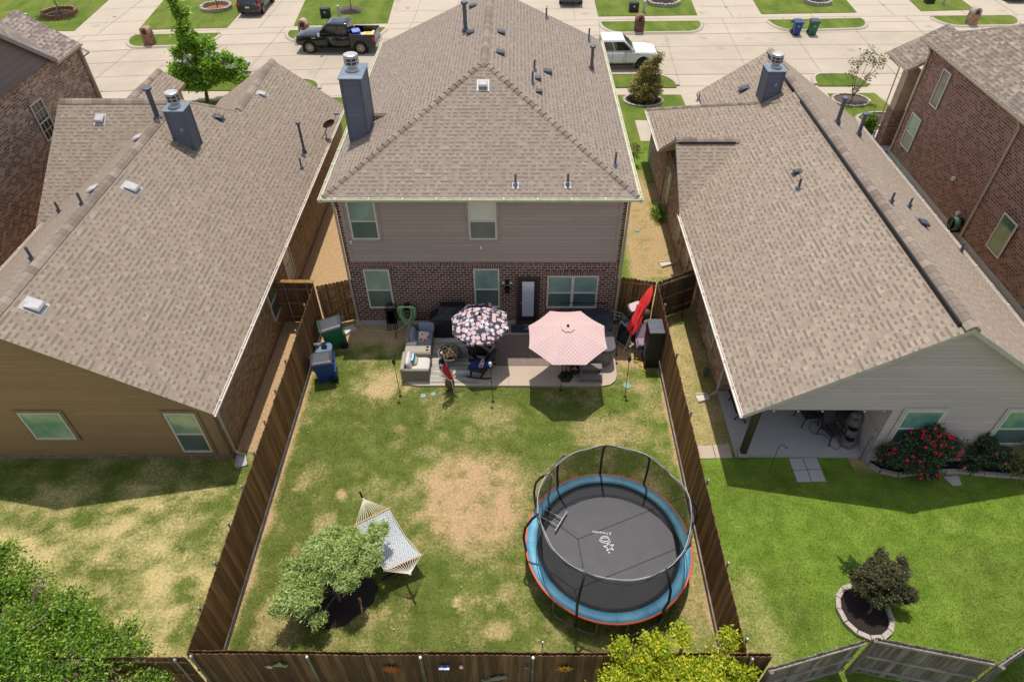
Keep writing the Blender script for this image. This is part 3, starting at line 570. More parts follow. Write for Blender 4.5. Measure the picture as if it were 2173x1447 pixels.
bs=('y',1,.45); ls=('x',1,.45); rs=('x',-1,.45); zr=lambda x:6.05+.45*(4.18-x); zl_=lambda x:6.05+.45*(x+6.66)
for x,y in ((-.04,20.5),(1.75,20.52)): pipe(CH,(x,y,6.05+.45*(y-20.02)),.42,.04,slope=bs)
box_vent(CH,(-1.24,24.49,6.05+.45*4.47),bs,VENTG)
for x,y in ((-.69,29.33),(-.68,27.09),(1.23,27.38),(.8,26.2),(.81,24.99)): box_vent(CH,(x,y,zr(x)),rs,VENTD,s=.34 if y>27 else .24)
for x,y in ((-1.92,29.5),(-1.99,32.99)): box_vent(CH,(x,y,zl_(x)),ls,VENTD)
for x,y,h,c in ((1.4,34.0,.5,0),(3.47,33.69,.6,0),(.7,26.93,.45,0),(.6,25.54,.5,0),(3.32,30.16,.9,1),(3.47,21.59,.55,0)): pipe(CH,(x,y,zr(x)),h,.07 if c else .04,cap=bool(c),slope=rs)
pipe(CH,(-2.2,30.1,zl_(-2.2)),1.1,.085,cap=True,slope=ls)

# ----- left house
LH=thing('tan_house','single-storey house with olive siding back gable, left of the patio yard','house',(-14.5,13.6,0))
s=.65; ez=2.66; xe=-9.2; rx=-14.5; rz=ez+s*(xe-rx)
yb=13.28
# mass
m=MB(); m.box(-18.65,-9.45,13.62,34.4,.1,ez-.1); m.prism([(-15.8,34.3),(-9.5,34.3),(-9.5,34.5),(-15.8,34.5)],ez-.2,lambda x,y:min(ez+s*(xe-x),4.9-s*(-12.7-x))-.25); m.build('wall',BR_LH,LH)
stonefound(LH,-19.3,-9.45,13.62,34.4,.15,plain('foundation_stained',c3(128,108,88,1.1),.9,var=.35,scale=5,bump=.5,bscale=20))
zroof=lambda x:min(ez+s*(xe-x),rz-s*(rx-x))
m=MB(); m.rings([[(x,13.60,.22),(x,13.60,zroof(x)-.12)] for x in (-18.65,-17,rx,-12,-9.45)],False,False,False); m.rings([[(x,13.90,.22),(x,13.90,zroof(x)-.12)] for x in (-18.65,-17,rx,-12,-9.45)],False,False,False)
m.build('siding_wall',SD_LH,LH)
m=MB(); m.box(-9.62,-9.455,13.575,13.60,.2,2.72); m.build('corner_trim',TR_LH,LH)
P=lambda x,y:(x,y,ez+s*(xe-x)); Q=lambda x,y:(x,y,rz-s*(rx-x)); fx,fz=-12.7,ez+s*(xe+12.7); 
roofpart(LH,[[P(xe,34.8),P(fx,35.3),P(fx,29.3),P(rx,27.75),P(rx,yb),P(xe,yb)][::-1],
 [Q(rx,yb),Q(rx,27.75),Q(-18.95,23.3),Q(-18.95,yb)][::-1],
 [(rx,27.75,rz),(-19.45,27.75,rz),(-19.45,22.8,rz-s*4.95),(-18.95,23.3,rz-s*4.45)],
 [(fx,29.3,fz),(fx,35.3,fz),(-16.0,35.3,fz-s*3.3),(-16.0,29.3,fz-s*3.3)],
 [(rx,27.75,rz),(fx,29.3,fz),(-16,29.3,fz-s*3.3),(-19.45,31.6,rz-s*3.9),(-19.45,27.75,rz)][::1]],SH_LH,fascia=TR_LH)
caps(LH,(rx,yb,rz+.03),(rx,27.7,rz+.03),w=.2,step=.28,h=.03); caps(LH,(-19.4,27.75,rz+.03),(rx,27.75,rz+.03),w=.2,step=.28,h=.03); caps(LH,(fx,35.3,fz+.03),(fx,29.3,fz+.03),w=.2,step=.28,h=.03); caps(LH,(rx,27.75,rz+.02),(fx,29.3,fz+.02),w=.16,step=.28,h=.03)
gutter(LH,[(xe,yb,ez),(xe,34.8,ez)],GUTW,w=.11); gutter(LH,[(-18.95,22.8,rz-s*4.45),(-18.95,yb,rz-s*4.45)],GUTW,w=.1)
# small front gable
m=MB(); g0,g1=29.6,35.5; gx=-18.85; gz=4.35
roofpart(LH,[[(gx,g0,gz),(gx,g1,gz),(gx-1.6,g1,gz-1.04),(gx-1.6,g0,gz-1.04)],[(gx,g1,gz),(gx,g0,gz),(gx+1.15,g0,gz-.75),(gx+1.15,g1,gz-.75)]],SH_LH,fascia=TR_LH)
m.box(gx-1.3,gx+.95,g0,35.2,.1,gz-1.0); m.build('front_wing_wall',plain('stucco_tan',c3(176,140,96,.9)),LH); caps(LH,(gx,g0,gz+.03),(gx,g1,gz+.03),w=.17,step=.28,h=.03)
window(LH,(-15.47,13.59,1.08),U,NB,1.32,1.3,'single',trim=TR_LH,gl=glass_mat('glass_green',c3(116,158,128,1.05),c3(166,186,140,1.05)))
window(LH,(-10.92,13.59,.44),U,NB,.96,1.94,'double',trim=TR_LH,gl=glass_mat('glass_green_b',c3(116,152,126,1.05),c3(170,184,142,1.05)))
m=MB(); m.box(-17.05,-16.85,13.54,13.6,2.62,2.8); m.build('wall_vent',WHITE,LH)
NR=(1,0,0); UR=(0,1,0)
for Y,Z in ((19.6,.75),(21.9,.75)): window(LH,(-9.44,Y,Z),UR,NR,.95,1.6,'double',sill=BR_LH,gl=glass_mat('glass_sidewin',c3(90,96,70),c3(120,120,84)))
downspout(LH,[(-9.15,13.5,2.5),(-9.35,13.72,2.3),(-9.36,13.75,.25),(-9.1,13.7,.1)],GUTB)
szl=lambda x,y:ez+s*(xe-x); slr=('x',-1,s); sll=('x',1,s)
chimney(LH,-13.72,-12.98,25.05,25.8,6.87,5,szl,SH_LH)
m=MB(); m.box(-13.3,-13.18,25.02,25.04,6.0,6.12); m.build('chimney_box',plain('box_grey_blue',c3(130,140,156)),LH)
for x,y in ((-13.89,14.73),(-13.83,21.29),(-12.24,31.6)): box_vent(LH,(x,y,szl(x,y)),slr,VENTG,s=.42 if y<22 else .32)
box_vent(LH,(-13.02,28.03,szl(-13.02,0)),slr,VENTD,s=.3,dark=BLACK)
zll=lambda x:rz-s*(rx-x)
for x,y in ((-14.85,24.64),(-14.9,20.87)): box_vent(LH,(x,y,zll(x)),sll,VENTG,s=.36)
box_vent(LH,(-17.55,26.96,rz-s*(27.75-26.96)),('y',1,s),VENTG,s=.36)
for x,y,h in ((-14.54,19.48,.5),(-17.6,22.2,.45),(-15.05,16.9,.5)): pipe(LH,(x,y,zll(x)),h,.045,slope=sll,boot=CHARM)
pipe(LH,(-14.55,26.0,6.05),1.2,.1,cap=True,slope=sll,boot=CHARM)
pipe(LH,(-9.9,28.87,szl(-9.9,0)),1.35,.06,cap=True,slope=slr); pipe(LH,(-9.74,27.52,szl(-9.74,0)),.5,.04,slope=slr)
# satellite dish: a thing on the roof edge
ds=thing('satellite_dish','dark oval satellite dish on the edge of the tan roof beside the charcoal chimney','satellite dish',(-9.35,30.9,2.76))
m=MB(); m.tube([(-9.35,30.9,2.7),(-9.35,30.9,3.1),(-9.2,31.0,3.35)],.03); m.tube([(-9.6,30.6,2.8),(-9.35,30.9,3.05)],.02); m.build('mast',GALV,ds)
m=MB(); m.m=Matrix.Translation((-9.1,31.0,3.4))@Matrix.Rotation(math.radians(40),4,'Z')@Matrix.Rotation(math.radians(-62),4,'X'); m.lathe([(.01,.0),(.16,.02),(.3,.07),(.32,.08),(.30,.08),(.16,.035),(.01,.015)],0,0,20,sx=1,sy=.9); m.build('reflector',plain('dish_dark',c3(52,48,50),.5),ds)
m=MB(); m.tube([(-9.1,31.0,3.35),(-8.85,31.25,3.6),(-8.8,31.45,3.75)],.015); m.box(-8.9,-8.68,31.38,31.5,3.72,3.82); m.build('feed_arm',GALV,ds)

# ----- right house
RH=thing('gable_house','single-storey house with grey siding gable and covered porch, right of the patio yard','house',(12.15,13.6,0))
s=.667; ez=2.66; xe=6.85; rx=12.15; rz=ez+s*(rx-xe); xq=2*rx-xe
P=lambda x,y:(x,y,ez+s*(x-xe)); Q=lambda x,y:(x,y,rz-s*(x-rx))
roofpart(RH,[[P(xe,yb),P(rx,yb),P(rx,33.1),P(9.0,33.1),P(9.0,31.6),P(xe,34.3),P(xe,29.95),P(9.76,27.15),P(xe,24.3)],
 [Q(rx,yb),Q(xq,yb),Q(xq,33.1),Q(rx,33.1)],
 [P(xe,24.3),P(9.76,27.15),(xe,27.15,P(9.76,0)[2])],[P(9.76,27.15),P(xe,29.95),(xe,27.15,P(9.76,0)[2])]],SH_RH,fascia=TR_RH)
cz=P(9.76,0)[2]
caps(RH,(xe,27.15,cz+.05),(9.7,27.15,cz+.05),w=.19,step=.3,h=.045); m=MB(); m.box(xe+.12,9.4,26.93,26.96,cz-.11,cz-.03); m.build('ridge_vent',BLACK,RH)
caps(RH,(rx,yb,rz+.07),(rx,33.1,rz+.07),w=.2,step=.3,h=.032); 
m=MB(); m.box(rx-.26,rx-.2,yb+.25,27.6,rz-.145,rz-.02); m.box(rx-.26,rx-.2,28.6,32.6,rz-.145,rz-.02); m.build('ridge_vent',BLACK,RH)
caps(RH,(xe+.05,34.25,ez+.06),(9.0,31.6,P(9,0)[2]+.03),w=.12,step=.3); caps(RH,(9.0,31.6,P(9,0)[2]+.03),(11.5,28.3,P(11.5,0)[2]+.03),w=.12,step=.3)
roofpart(RH,[[P(xe,34.3),P(9.0,31.6),(9.0,34.3,2.66)]],SH_RH,fascia=TR_RH)
m=MB(); m.box(7.25,17.2,24.6,33.0,.1,ez-.02); m.box(7.3,11.5,16.6,24.6,.1,ez-.02); m.box(11.5,17.2,13.62,24.6,.1,ez-.02); m.prism([(7.2,29.6),(9.0,29.6),(9.0,34.0),(7.2,34.0)],.1,ez-.1); m.build('wall',BR_RH,RH)
m=MB(); m.prism([(7.26,24.7),(7.3,24.7),(7.3,29.5),(7.26,29.5)],ez-.2,lambda x,y:cz-.25-s*abs(y-27.15)); m.build('side_gable_wall',BR_RH,RH)
zroof=lambda x:min(ez+s*(x-xe),rz-s*(x-rx))
# back gable siding above the porch beam plus the wall right of it
m=MB(); m.rings([[(x,13.60,2.55 if x<11.52 else .22),(x,13.60,zroof(x)-.12)] for x in (7.15,8.6,10.4,11.515)],False,False,False); m.rings([[(x,13.60,.22),(x,13.60,zroof(x)-.12)] for x in (11.515,rx,14,17.2)],False,False,False); m.rings([[(x,13.78,2.55),(x,13.78,zroof(x)-.2)] for x in (7.15,11.515)],False,False,False)
m.poly([(7.15,13.6,2.55),(11.515,13.6,2.55),(11.515,13.78,2.55),(7.15,13.78,2.55)]); m.poly([(11.485,13.6,.14),(11.485,13.6,2.55),(11.485,16.6,2.55),(11.485,16.6,.14)])
m.build('siding_wall',SD_RH,RH)
m=MB(); m.box(7.1,11.5,13.8,16.6,2.50,2.56); m.build('porch_ceiling',TR_RH,RH)
m=MB(); m.box(7.42,7.60,13.68,13.86,.12,2.55); pp=m.build('porch_post',wood_mat('porch_post_wood',c3(84,74,52,.8),c3(104,92,66,.8)),RH)
m=MB(); m.box(7.36,7.66,13.62,13.92,.12,.24); m.build('post_base',CONCG,pp)
m=MB(); m.box(11.52,17.3,13.56,13.64,-.03,.2); m.build('foundation',CONCG,RH)
window(RH,(11.92,13.59,.95),U,NB,1.2,1.62,'double',trim=TR_RH,gl=glass_mat('glass_teal',c3(92,132,128,1.0),c3(112,150,142,1.0)))
window(RH,(15.05,13.59,.95),U,NB,1.2,1.62,'double',trim=TR_RH,gl=glass_mat('glass_teal_b',c3(92,132,128,1.0),c3(112,150,142,1.0)))
gutter(RH,[(xe,24.3,ez),(xe,yb,ez)],GUTW,w=.12); gutter(RH,[(xe,34.3,ez),(xe,29.95,ez)],GUTW,w=.12); gutter(RH,[(xq,yb,ez),(xq,33.1,ez)],GUTW,w=.1)
NL=(-1,0,0); UL=(0,-1,0)
for X,Y in ((7.24,25.9),(7.24,29.0),(7.29,19.0),(7.29,24.0)): window(RH,(X,Y,.8),UL,NL,.9,1.5,'double',sill=BR_RH,gl=GL_DK)
downspout(RH,[(6.8,24.2,2.5),(7.2,24.35,2.2),(7.22,24.4,.25),(6.9,24.3,.1)],GUTB); downspout(RH,[(6.8,16.5,2.5),(7.22,16.45,2.3),(7.22,16.45,.25),(6.95,16.4,.08)],GUTB)
szr=lambda x,y:ez+s*(x-xe); srl=('x',1,s); srr=('x',-1,s)
chimney(RH,10.82,11.55,29.03,29.87,6.8,5,szr,SH_RH)
m=MB(); m.box(11.2,11.33,29.0,29.02,6.1,6.24); m.build('chimney_box',plain('box_grey_blue_b',c3(130,140,156)),RH)
pipe(RH,(10.5,22.25,szr(10.5,0)),.42,.05,mat=plain('pipe_brown_grey',c3(96,88,90)),slope=srl); box_vent(RH,(10.69,23.18,szr(10.69,0)),srl,VENTD,s=.2); box_vent(RH,(10.59,30.97,szr(10.59,0)),srl,VENTD,s=.34)
pipe(RH,(8.95,32.3,szr(8.95,0)),.3,.03,slope=srl)
zq=lambda x:rz-s*(x-rx)
for x,y,h,c in ((13.7,27.46,1.05,1),(15.53,28.82,.95,1),(12.98,20.39,.4,0),(14.68,21.89,.4,0),(17.04,21.29,.4,0)): pipe(RH,(x,y,zq(x)),h,.08 if c else .04,cap=bool(c),slope=srr,boot=CHARM)
box_vent(RH,(14.79,20.9,zq(14.79)),srr,VENTD,s=.36)
m=MB(); m.prism([(7.28,13.72),(11.52,13.72),(11.52,16.65),(7.28,16.65)],-.04,.12); o=m.build('porch_slab',CONCG); struct(o,'concrete slab of the covered patio')

# ----- far-left two-storey house
FL=thing('brown_brick_house','tall brown brick house with slate siding gable at the upper left edge','house',(-22.3,31,0))
m=MB(); m.prism([(-34,12),(-22.1,12),(-22.1,34.6),(-34,34.6)],0,6.05); m.build('wall',BR_FL,FL)
m=MB(); m.rings([[(-22.07,34.5,.3),(-22.07,34.5,5.8)],[(-22.07,34.62,.3),(-22.07,34.62,5.8)]],False,False,False); m.box(-22.09,-22.05,12,32.2,5.9,6.08); m.build('soldier_course',brick_mat('brick_brown_soldier',c3(90,64,50,1.2),c3(150,116,92,1.2),c3(180,156,136,1.1),.5,.1,.02,vert=True),FL)
m=MB(); m.rings([[(-22.08,y,6.05),(-22.08,y,6.0+.76*(32.3-y))] for y in (32.2,30.5,28.5,25)],False,False,False); m.build('siding_wall',SD_FL,FL)
zz=lambda y:6.02+.76*(32.3-y)
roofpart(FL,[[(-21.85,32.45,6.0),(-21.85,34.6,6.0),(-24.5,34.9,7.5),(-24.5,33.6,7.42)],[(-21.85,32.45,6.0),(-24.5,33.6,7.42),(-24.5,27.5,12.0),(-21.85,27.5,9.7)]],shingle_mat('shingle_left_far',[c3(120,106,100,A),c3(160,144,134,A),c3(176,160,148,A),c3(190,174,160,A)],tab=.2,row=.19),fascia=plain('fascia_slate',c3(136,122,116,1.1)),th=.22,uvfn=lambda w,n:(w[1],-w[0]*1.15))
gutter(FL,[(-21.85,32.3,6.0),(-21.85,34.6,6.0)],GUTB,w=.14); gutter(FL,[(-21.85,34.6,6.0),(-21.85,32.3,6.0)][:0] or [(-21.7,34.62,6.0),(-21.85,34.62,6.0)],GUTB) if False else None
downspout(FL,[(-21.8,34.3,5.9),(-21.5,34.5,5.6),(-22.0,34.66,5.3),(-22.0,34.68,.3)],GUTB,.06)
m=MB(); m.box(-22.12,-21.98,34.6,34.72,.2,5.9); m.build('corner_board',GUTB,FL)
window(FL,(-22.07,29.35,3.35),UR,NR,.95,1.75,'grid',sill=None,lab='dark window with a grid of bars')
m=MB(); m.box(-22.05,-21.9,24.1,24.3,3.55,3.75); m.cm=1; m.box(-22.05,-21.95,24.45,24.6,3.7,3.85); m.build('wall_light',[WHITE,BLACKM],FL)

# ----- far-right two-storey house
FR=thing('red_brown_brick_house','tall red brown brick house with front porch column at the upper right edge','house',(20.7,28,0))
m=MB(); m.prism([(20.62,12),(30,12),(30,34.4),(20.55,34.4)],.3,6.05); m.build('wall',BR_FR,FR)
m=MB(); m.prism([(20.58,12),(30,12),(30,34.43),(20.5,34.43)],-.02,.32); m.build('foundation',CONCG,FR)
roofpart(FR,[[(20.3,12,6.1),(26,12,8.95),(26,29.8,8.95),(20.3,35.0,6.1)],[(20.3,35.0,6.1),(26,29.8,8.95),(31.5,35.0,6.1)],[(26,29.8,8.95),(26,12,8.95),(31.5,12,6.1),(31.5,35,6.1)]],SH_FR,fascia=BLACK,th=.12)
gutter(FR,[(20.3,35.0,6.1),(20.3,12,6.1)],GUTB,w=.16,h=.14); caps(FR,(20.35,35.0,6.13),(26,29.8,8.98),w=.15,step=.3)
for Y,Z,H,gl in ((32.6,3.75,1.75,GL_DK),(33.6,1.1,1.75,glass_mat('glass_curtain_green',c3(84,140,104,.85),c3(106,158,120,.85))),(24.4,1.0,1.7,glass_mat('glass_reflect',c3(64,108,92,.9),c3(104,134,100,.9),None))): 
    window(FR,(20.52,Y,Z),UL,NL,1.0 if Z<3 else .75,H,'double' if (Z<3 and Y>30) else 'single',gl=gl)
for y in (34.25,26.1): downspout(FR,[(20.3,y,5.95),(20.5,y,5.6),(20.5,y,.2)],GUTB,.06)
for y,z in ((28.3,1.9),(26.9,.9)): 
    m=MB(); m.box(20.45,20.6,y,y+.16,z,z+.16); m.build('wall_outlet_box',WHITE,FR)
# porch with column and its roof
m=MB(); m.prism([(20.3,35.1),(21.0,35.1),(21.0,35.75),(20.3,35.75)],.2,2.2); m.build('porch_column_base',BR_FR,FR)
m=MB(); m.prism([(20.34,35.14),(20.96,35.14),(20.96,35.7),(20.34,35.7)],2.2,4.4); m.build('porch_column',plain('limestone_column',c3(176,158,136,.85),.9,var=.25,scale=2,bump=.8,bscale=4),FR)
roofpart(FR,[[(20.0,34.7,4.6),(22.6,34.7,6.0),(22.6,37.2,6.0),(20.0,37.2,4.6)]],SH_FR,fascia=GUTB); gutter(FR,[(20.0,37.2,4.6),(20.0,34.7,4.6)],GUTB)
m=MB(); m.box(20.2,23.5,34.5,37.0,0.02,.2); o=m.build('porch_floor',CONCG,FR); downspout(FR,[(20.0,36.9,4.4),(20.25,36.0,4.2),(20.25,35.9,.2)],GUTB)
# ---------------------------------------------------------------- fences
def fence(name_label,cat,p0,p1,h,mat,pside=1,rails=None,posts=(),postmat=None,kick=None,double=False,dog=True,railmat=None,jit=.02,pw=.14,z0=.03,zfn=None,postr=.04,cap=None,group=None,rside=-1):
    """pickets face pside (1 = left of p0->p1); rails and posts on the rside"""
    p0=Vector((p0[0],p0[1],0)); p1=Vector((p1[0],p1[1],0)); d=(p1-p0); Ln=d.length; d.normalize(); n=Vector((-d.y,d.x,0))
    t=thing('fence',name_label,cat,((p0+p1)/2)[:],0,group)
    M=Matrix(((d.x,n.x,0,p0.x),(d.y,n.y,0,p0.y),(0,0,1,0),(0,0,0,1)))
    for off in ((0,) if not double else (0,-.075*pside*1.0)):
        m=MB(); m.m=M; k=int(Ln/pw); w=Ln/k
        for i in range(k):
            hh=h+random.uniform(-jit,jit)+(zfn(i*w) if zfn else 0); a=i*w+.0012; b=(i+1)*w-.0012; y=off+random.uniform(-.003,.003); m.ct=random.random()
            pf=[(a,z0),(b,z0),(b,hh-.045),(b-.032,hh),(a+.032,hh),(a,hh-.045)] if dog else [(a,z0),(b,z0),(b,hh),(a,hh)]
            if rside*pside>0 and False: pass
            m.rings([[(x,y-.009,z) for x,z in pf],[(x,y+.009,z) for x,z in pf]],True,True)
        m.build('picket_panel',mat,t)
    if rails:
        for z in rails:
            m=MB(); m.m=M; m.ct=.8; o=rside*.03
            segs=[0]+[q for q in posts if .3<q<Ln-.3]+[Ln]
            for a,b in zip(segs[:-1],segs[1:]): m.box(a+.005,b-.005,min(o*.35,o*1.9),max(o*.35,o*1.9),z-.04,z+.045)
            m.build('rail',railmat or mat,t)
    for q in posts:
        m=MB(); m.m=M@Matrix.Translation((q,rside*(.075 if postmat is None or postmat is GALV else .1),0)); hp=h+.02
        if postmat in (None,GALV):
            m.lathe([(.03,0),(.03,hp-.02),(.045,hp-.02),(.045,hp+.01),(.025,hp+.04)],0,0,10); m.lathe([(.045,hp*.62),(.045,hp*.62+.04)],0,0,10)
        else: m.box(-.05,.05,-.05,.05,0,hp+.03)
        m.build('post',postmat or GALV,t)
    if kick:
        m=MB(); m.m=M; m.box(0,Ln,min(kick*.01,kick*.055),max(kick*.01,kick*.055),0,.2); m.build('kickboard',WOODGL,t)
    if cap:
        m=MB(); m.m=M; m.box(-.02,Ln+.02,-.12,.06,h+.0,h+.045); m.build('cap_board',cap,t)
    return t
import math as _m
FH=2.1
# left fence: from back corner to gate; pickets face the yard (right of p0->p1 => pside -1), posts outside
fence('long brown dog-eared wood fence on the left side of the patio yard','fence',(-7.74,6.42),(-7.78,20.15),FH,WOODL,pside=-1,rails=(.4,1.1,1.85),posts=(1.1,2.3,3.45,4.65,5.85,7.05,8.35,9.7,11.2,12.6),kick=-1,rside=1)
fence('long brown dog-eared wood fence on the right side of the patio yard','fence',(5.42,6.42),(5.42,20.4),FH,WOODL,pside=1,rails=(.4,1.1,1.85),posts=(.4,2.35,4.9,7.45,10.05,12.65),kick=1,rside=-1)
fence('brown double-row back fence hung with metal ornaments, nearest the viewer','fence',(-7.70,6.43),(6.0,6.43),FH,WOODB,pside=-1,posts=(.1,2.82,5.47,8.1,10.7,13.2),double=True,zfn=lambda s:.012*math.sin(s*1.3)-.03*math.exp(-((s-4.2)/1.2)**2),rside=-1)
fence('dark wood fence with rails behind the leafy tree at lower left','fence',(-16,6.35),(-7.75,6.35),FH,WOODB,pside=1,rails=(.4,1.2,1.9),posts=(3.5,6,8.05),rside=-1)
fence('short wood fence with fresh cap board between tan house and yard fence','fence',(-9.42,20.45),(-7.85,20.42),FH,WOODB,rails=(.35,1.05,1.75),posts=(.42,1.32),cap=WOODY,rside=-1,dog=False,railmat=WOODL)
fence('short wood fence panel between the brick house and right yard fence','fence',(3.95,20.75),(5.38,20.45),FH,WOODL,rails=(.4,1.15,1.9),posts=(),rside=-1)
fence('wood side fence with three rails between right yard fence and gabled house','fence',(5.46,20.45),(7.2,21.35),FH,WOODB,rails=(.4,1.15,1.9),posts=(.1,),rside=-1,railmat=WOODG)
fence('yellow wood fence in the narrow gap at the left edge','fence',(-20.6,12),(-20.6,24.4),1.9,WOODY,pside=-1,rails=(.4,1.0,1.8),rside=1,dog=False,cap=WOODY)
for i,(a,b,lab) in enumerate((((5.86,6.2),(8.37,6.86),'weathered grey fence panel nearest the yellow-green shrub'),((8.62,6.92),(11.22,6.39),'weathered grey fence panel with three rails below the dark shrub bed'),((11.25,6.33),(13.6,7.5),'weathered grey fence panel cut by the lower right corner'))):
    fence(lab,'fence',a,b,FH-.1,WOODG,rails=(.35,1.05,1.86),posts=(-.03,) if i else (.0,),postmat=WOODG,rside=-1,railmat=WOODGL,group=None,jit=.02)
# gate on the left
g0=Vector((-7.70,20.18,0)); g1=Vector((-6.42,20.62,0)); d=(g1-g0).normalized(); n=Vector((-d.y,d.x,0)); M=Matrix(((d.x,n.x,0,g0.x),(d.y,n.y,0,g0.y),(0,0,1,0),(0,0,0,1))); GL_=(g1-g0).length
t=thing('gate','brown wood gate with diagonal braces beside the green wheeled bin','gate',((g0+g1)/2)[:])
m=MB(); m.m=M
for i in range(9):
    w=GL_/9; a=i*w+.0012; b=(i+1)*w-.0012; m.ct=random.random(); pf=[(a,.06),(b,.06),(b,2.03),(b-.03,2.08),(a+.03,2.08),(a,2.03)]; m.rings([[(x,-.009,z) for x,z in pf],[(x,.009,z) for x,z in pf]],True,True)
m.build('picket_panel',WOODL,t)
m=MB(); m.m=M; m.ct=.7
for z in (.35,1.1,1.82): m.box(.12,GL_-.02,-.045,-.011,z-.045,z+.045)
m.box(.12,.22,-.047,-.012,.3,2.0); m.box(GL_-.1,GL_,-.047,-.012,.3,2.0)
for a,b in ((.45,1.05),(1.2,1.75)): m.rings([[(.3,-.05,a),(.3,-.012,a),(.3,-.012,a+.09),(.3,-.05,a+.09)],[(GL_-.15,-.05,b-.05),(GL_-.15,-.012,b-.05),(GL_-.15,-.012,b+.04),(GL_-.15,-.05,b+.04)]],True,True)
m.build('brace',WOODL,t); m=MB(); m.m=M; m.lathe([(.035,0),(.035,1.9),(.02,1.95)],.04,-.09,10); m.build('post',GALV,t)
m=MB(); m.m=M; m.box(GL_-.22,GL_-.02,-.075,-.05,1.28,1.38); m.build('latch',STEEL,t)
# ornaments on the back fence (facing the viewer)
OY=6.40
def disc_shape(pts,y0,y1,m): m.rings([[(x,y0,z) for x,z in pts],[(x,y1,z) for x,z in pts]],True,True)
def star(cx,cz,r0,r1,n,ph=0): return [(cx+(r0 if k%2 else r1)*math.cos(PI*k/n+ph),cz+(r0 if k%2 else r1)*math.sin(PI*k/n+ph)) for k in range(2*n)]
RUST=plain('rusty_copper',c3(166,88,44,1.1),.7,.2); YEL=plain('painted_yellow',c3(214,164,40,1.1),.5)
o=MB(); disc_shape(star(-3.01,1.44,.12,.25,14),OY-.06,OY-.045,o); o.lathe([(.001,0)],0,0,3) if 0 else None; oo=o.build('sun_ornament',RUST); tag(solo(oo,(-3.01,OY,1.2)),'rusty metal sun face ornament with pointed rays on the brown back fence','ornament')
o=MB(); disc_shape(star(1.17,1.51,.08,.2,8,.2),OY-.06,OY-.045,o); oo=o.build('sunflower_ornament',YEL); tag(solo(oo,(1.17,OY,1.3)),'yellow metal sunflower ornament on the brown back fence','ornament')
o=MB(); o.lathe([(.06,-.01),(.06,.01)],0,0,12); o.v=[(1.17+x,OY-.07+z,1.51+y) for x,y,z in o.v]; c=o.build('flower_centre',RUST,oo); 
LZ=plain('pewter_paint',c3(130,130,112,1.1),.5,.3)
o=MB(); o.tube([(-.86,OY-.05,.78),(-.74,OY-.05,.72),(-.62,OY-.05,.84),(-.48,OY-.05,.90),(-.34,OY-.05,.96),(-.24,OY-.05,1.02)],[.015,.03,.045,.06,.05,.03],7)
for q in ((-.6,.85,-.66,.96),(-.55,.86,-.46,.76),(-.36,.96,-.44,1.08),(-.32,.96,-.2,.9)): o.tube([(q[0],OY-.05,q[1]),(q[2],OY-.05,q[3])],.015,5)
oo=o.build('lizard_ornament',LZ); tag(solo(oo,(-.5,OY,.8)),'grey green metal lizard ornament low on the brown back fence','ornament')
t=thing('hummingbird_ornament','painted hummingbird and pink flower ornament at left of the back fence','ornament',(-5.77,OY,1.5))
o=MB(); o.tube([(-5.8,OY-.05,1.60),(-5.66,OY-.05,1.68),(-5.5,OY-.05,1.6)],[.02,.045,.02],7); disc_shape([(-5.68,1.66),(-5.6,1.84),(-5.55,1.68)],OY-.07,OY-.055,o); disc_shape([(-5.6,1.62),(-5.42,1.68),(-5.5,1.55)],OY-.07,OY-.055,o); o.build('bird',plain('paint_leaf_green',c3(120,150,96,1.1)),t)
o=MB(); disc_shape(star(-5.9,1.56,.045,.1,5,.3),OY-.07,OY-.055,o); o.build('flower',plain('paint_pink',c3(214,170,180,1.1)),t)
o=MB(); o.box(-1.83,-1.58,OY-.14,OY-.03,1.60,1.66); o.box(-1.82,-1.59,OY-.12,OY-.04,1.54,1.60); oo=o.build('solar_light',plain('solar_blue',c3(70,90,140,1.1),.2)); tag(solo(oo,(-1.7,OY,1.54)),'small blue rectangular solar light on the back fence','solar light')
o=MB(); o.tube([(-1.44,OY-.05,1.50),(-1.36,OY-.05,1.56),(-1.3,OY-.06,1.62)],[.012,.03,.03],7); oo=o.build('woodpecker_ornament',plain('paint_dark_brown',c3(70,44,36,1.1))); tag(solo(oo,(-1.35,OY,1.5)),'dark bird ornament with red and white round head on the back fence','ornament')
o=MB(); o.ball(-1.3,OY-.07,1.64,.05); o.build('head',WHITE,oo); o=MB(); o.ball(-1.305,OY-.1,1.65,.032); o.build('crest',plain('paint_red',c3(200,50,40,1.1)),oo)
o=MB(); o.tube([(-1.88,OY-.05,1.3),(-1.75,OY-.05,1.27),(-1.62,OY-.05,1.33)],[.01,.03,.012],6); disc_shape([(-1.78,1.28),(-1.66,1.38),(-1.62,1.26)],OY-.06,OY-.05,o); oo=o.build('bird_ornament',plain('paint_brown_b',c3(84,60,46,1.1))); tag(solo(oo,(-1.75,OY,1.25)),'small dark brown bird ornament below the blue solar light','ornament')
o=MB(); o.box(.23,.31,OY-.09,OY-.03,1.58,1.66); oo=o.build('blue_light_cube',plain('solar_navy',c3(56,66,110,1.1),.3)); tag(solo(oo,(.27,OY,1.58)),'tiny navy solar light beside the third fence post','solar light')
o=MB(); o.lathe([(.02,0),(.02,1.0)],.68,7.2,8); oo=o.build('white_pipe_stake',WHITE); tag(solo(oo,(.68,7.2,0)),'thin white upright pipe standing in grass behind the back fence','pipe')
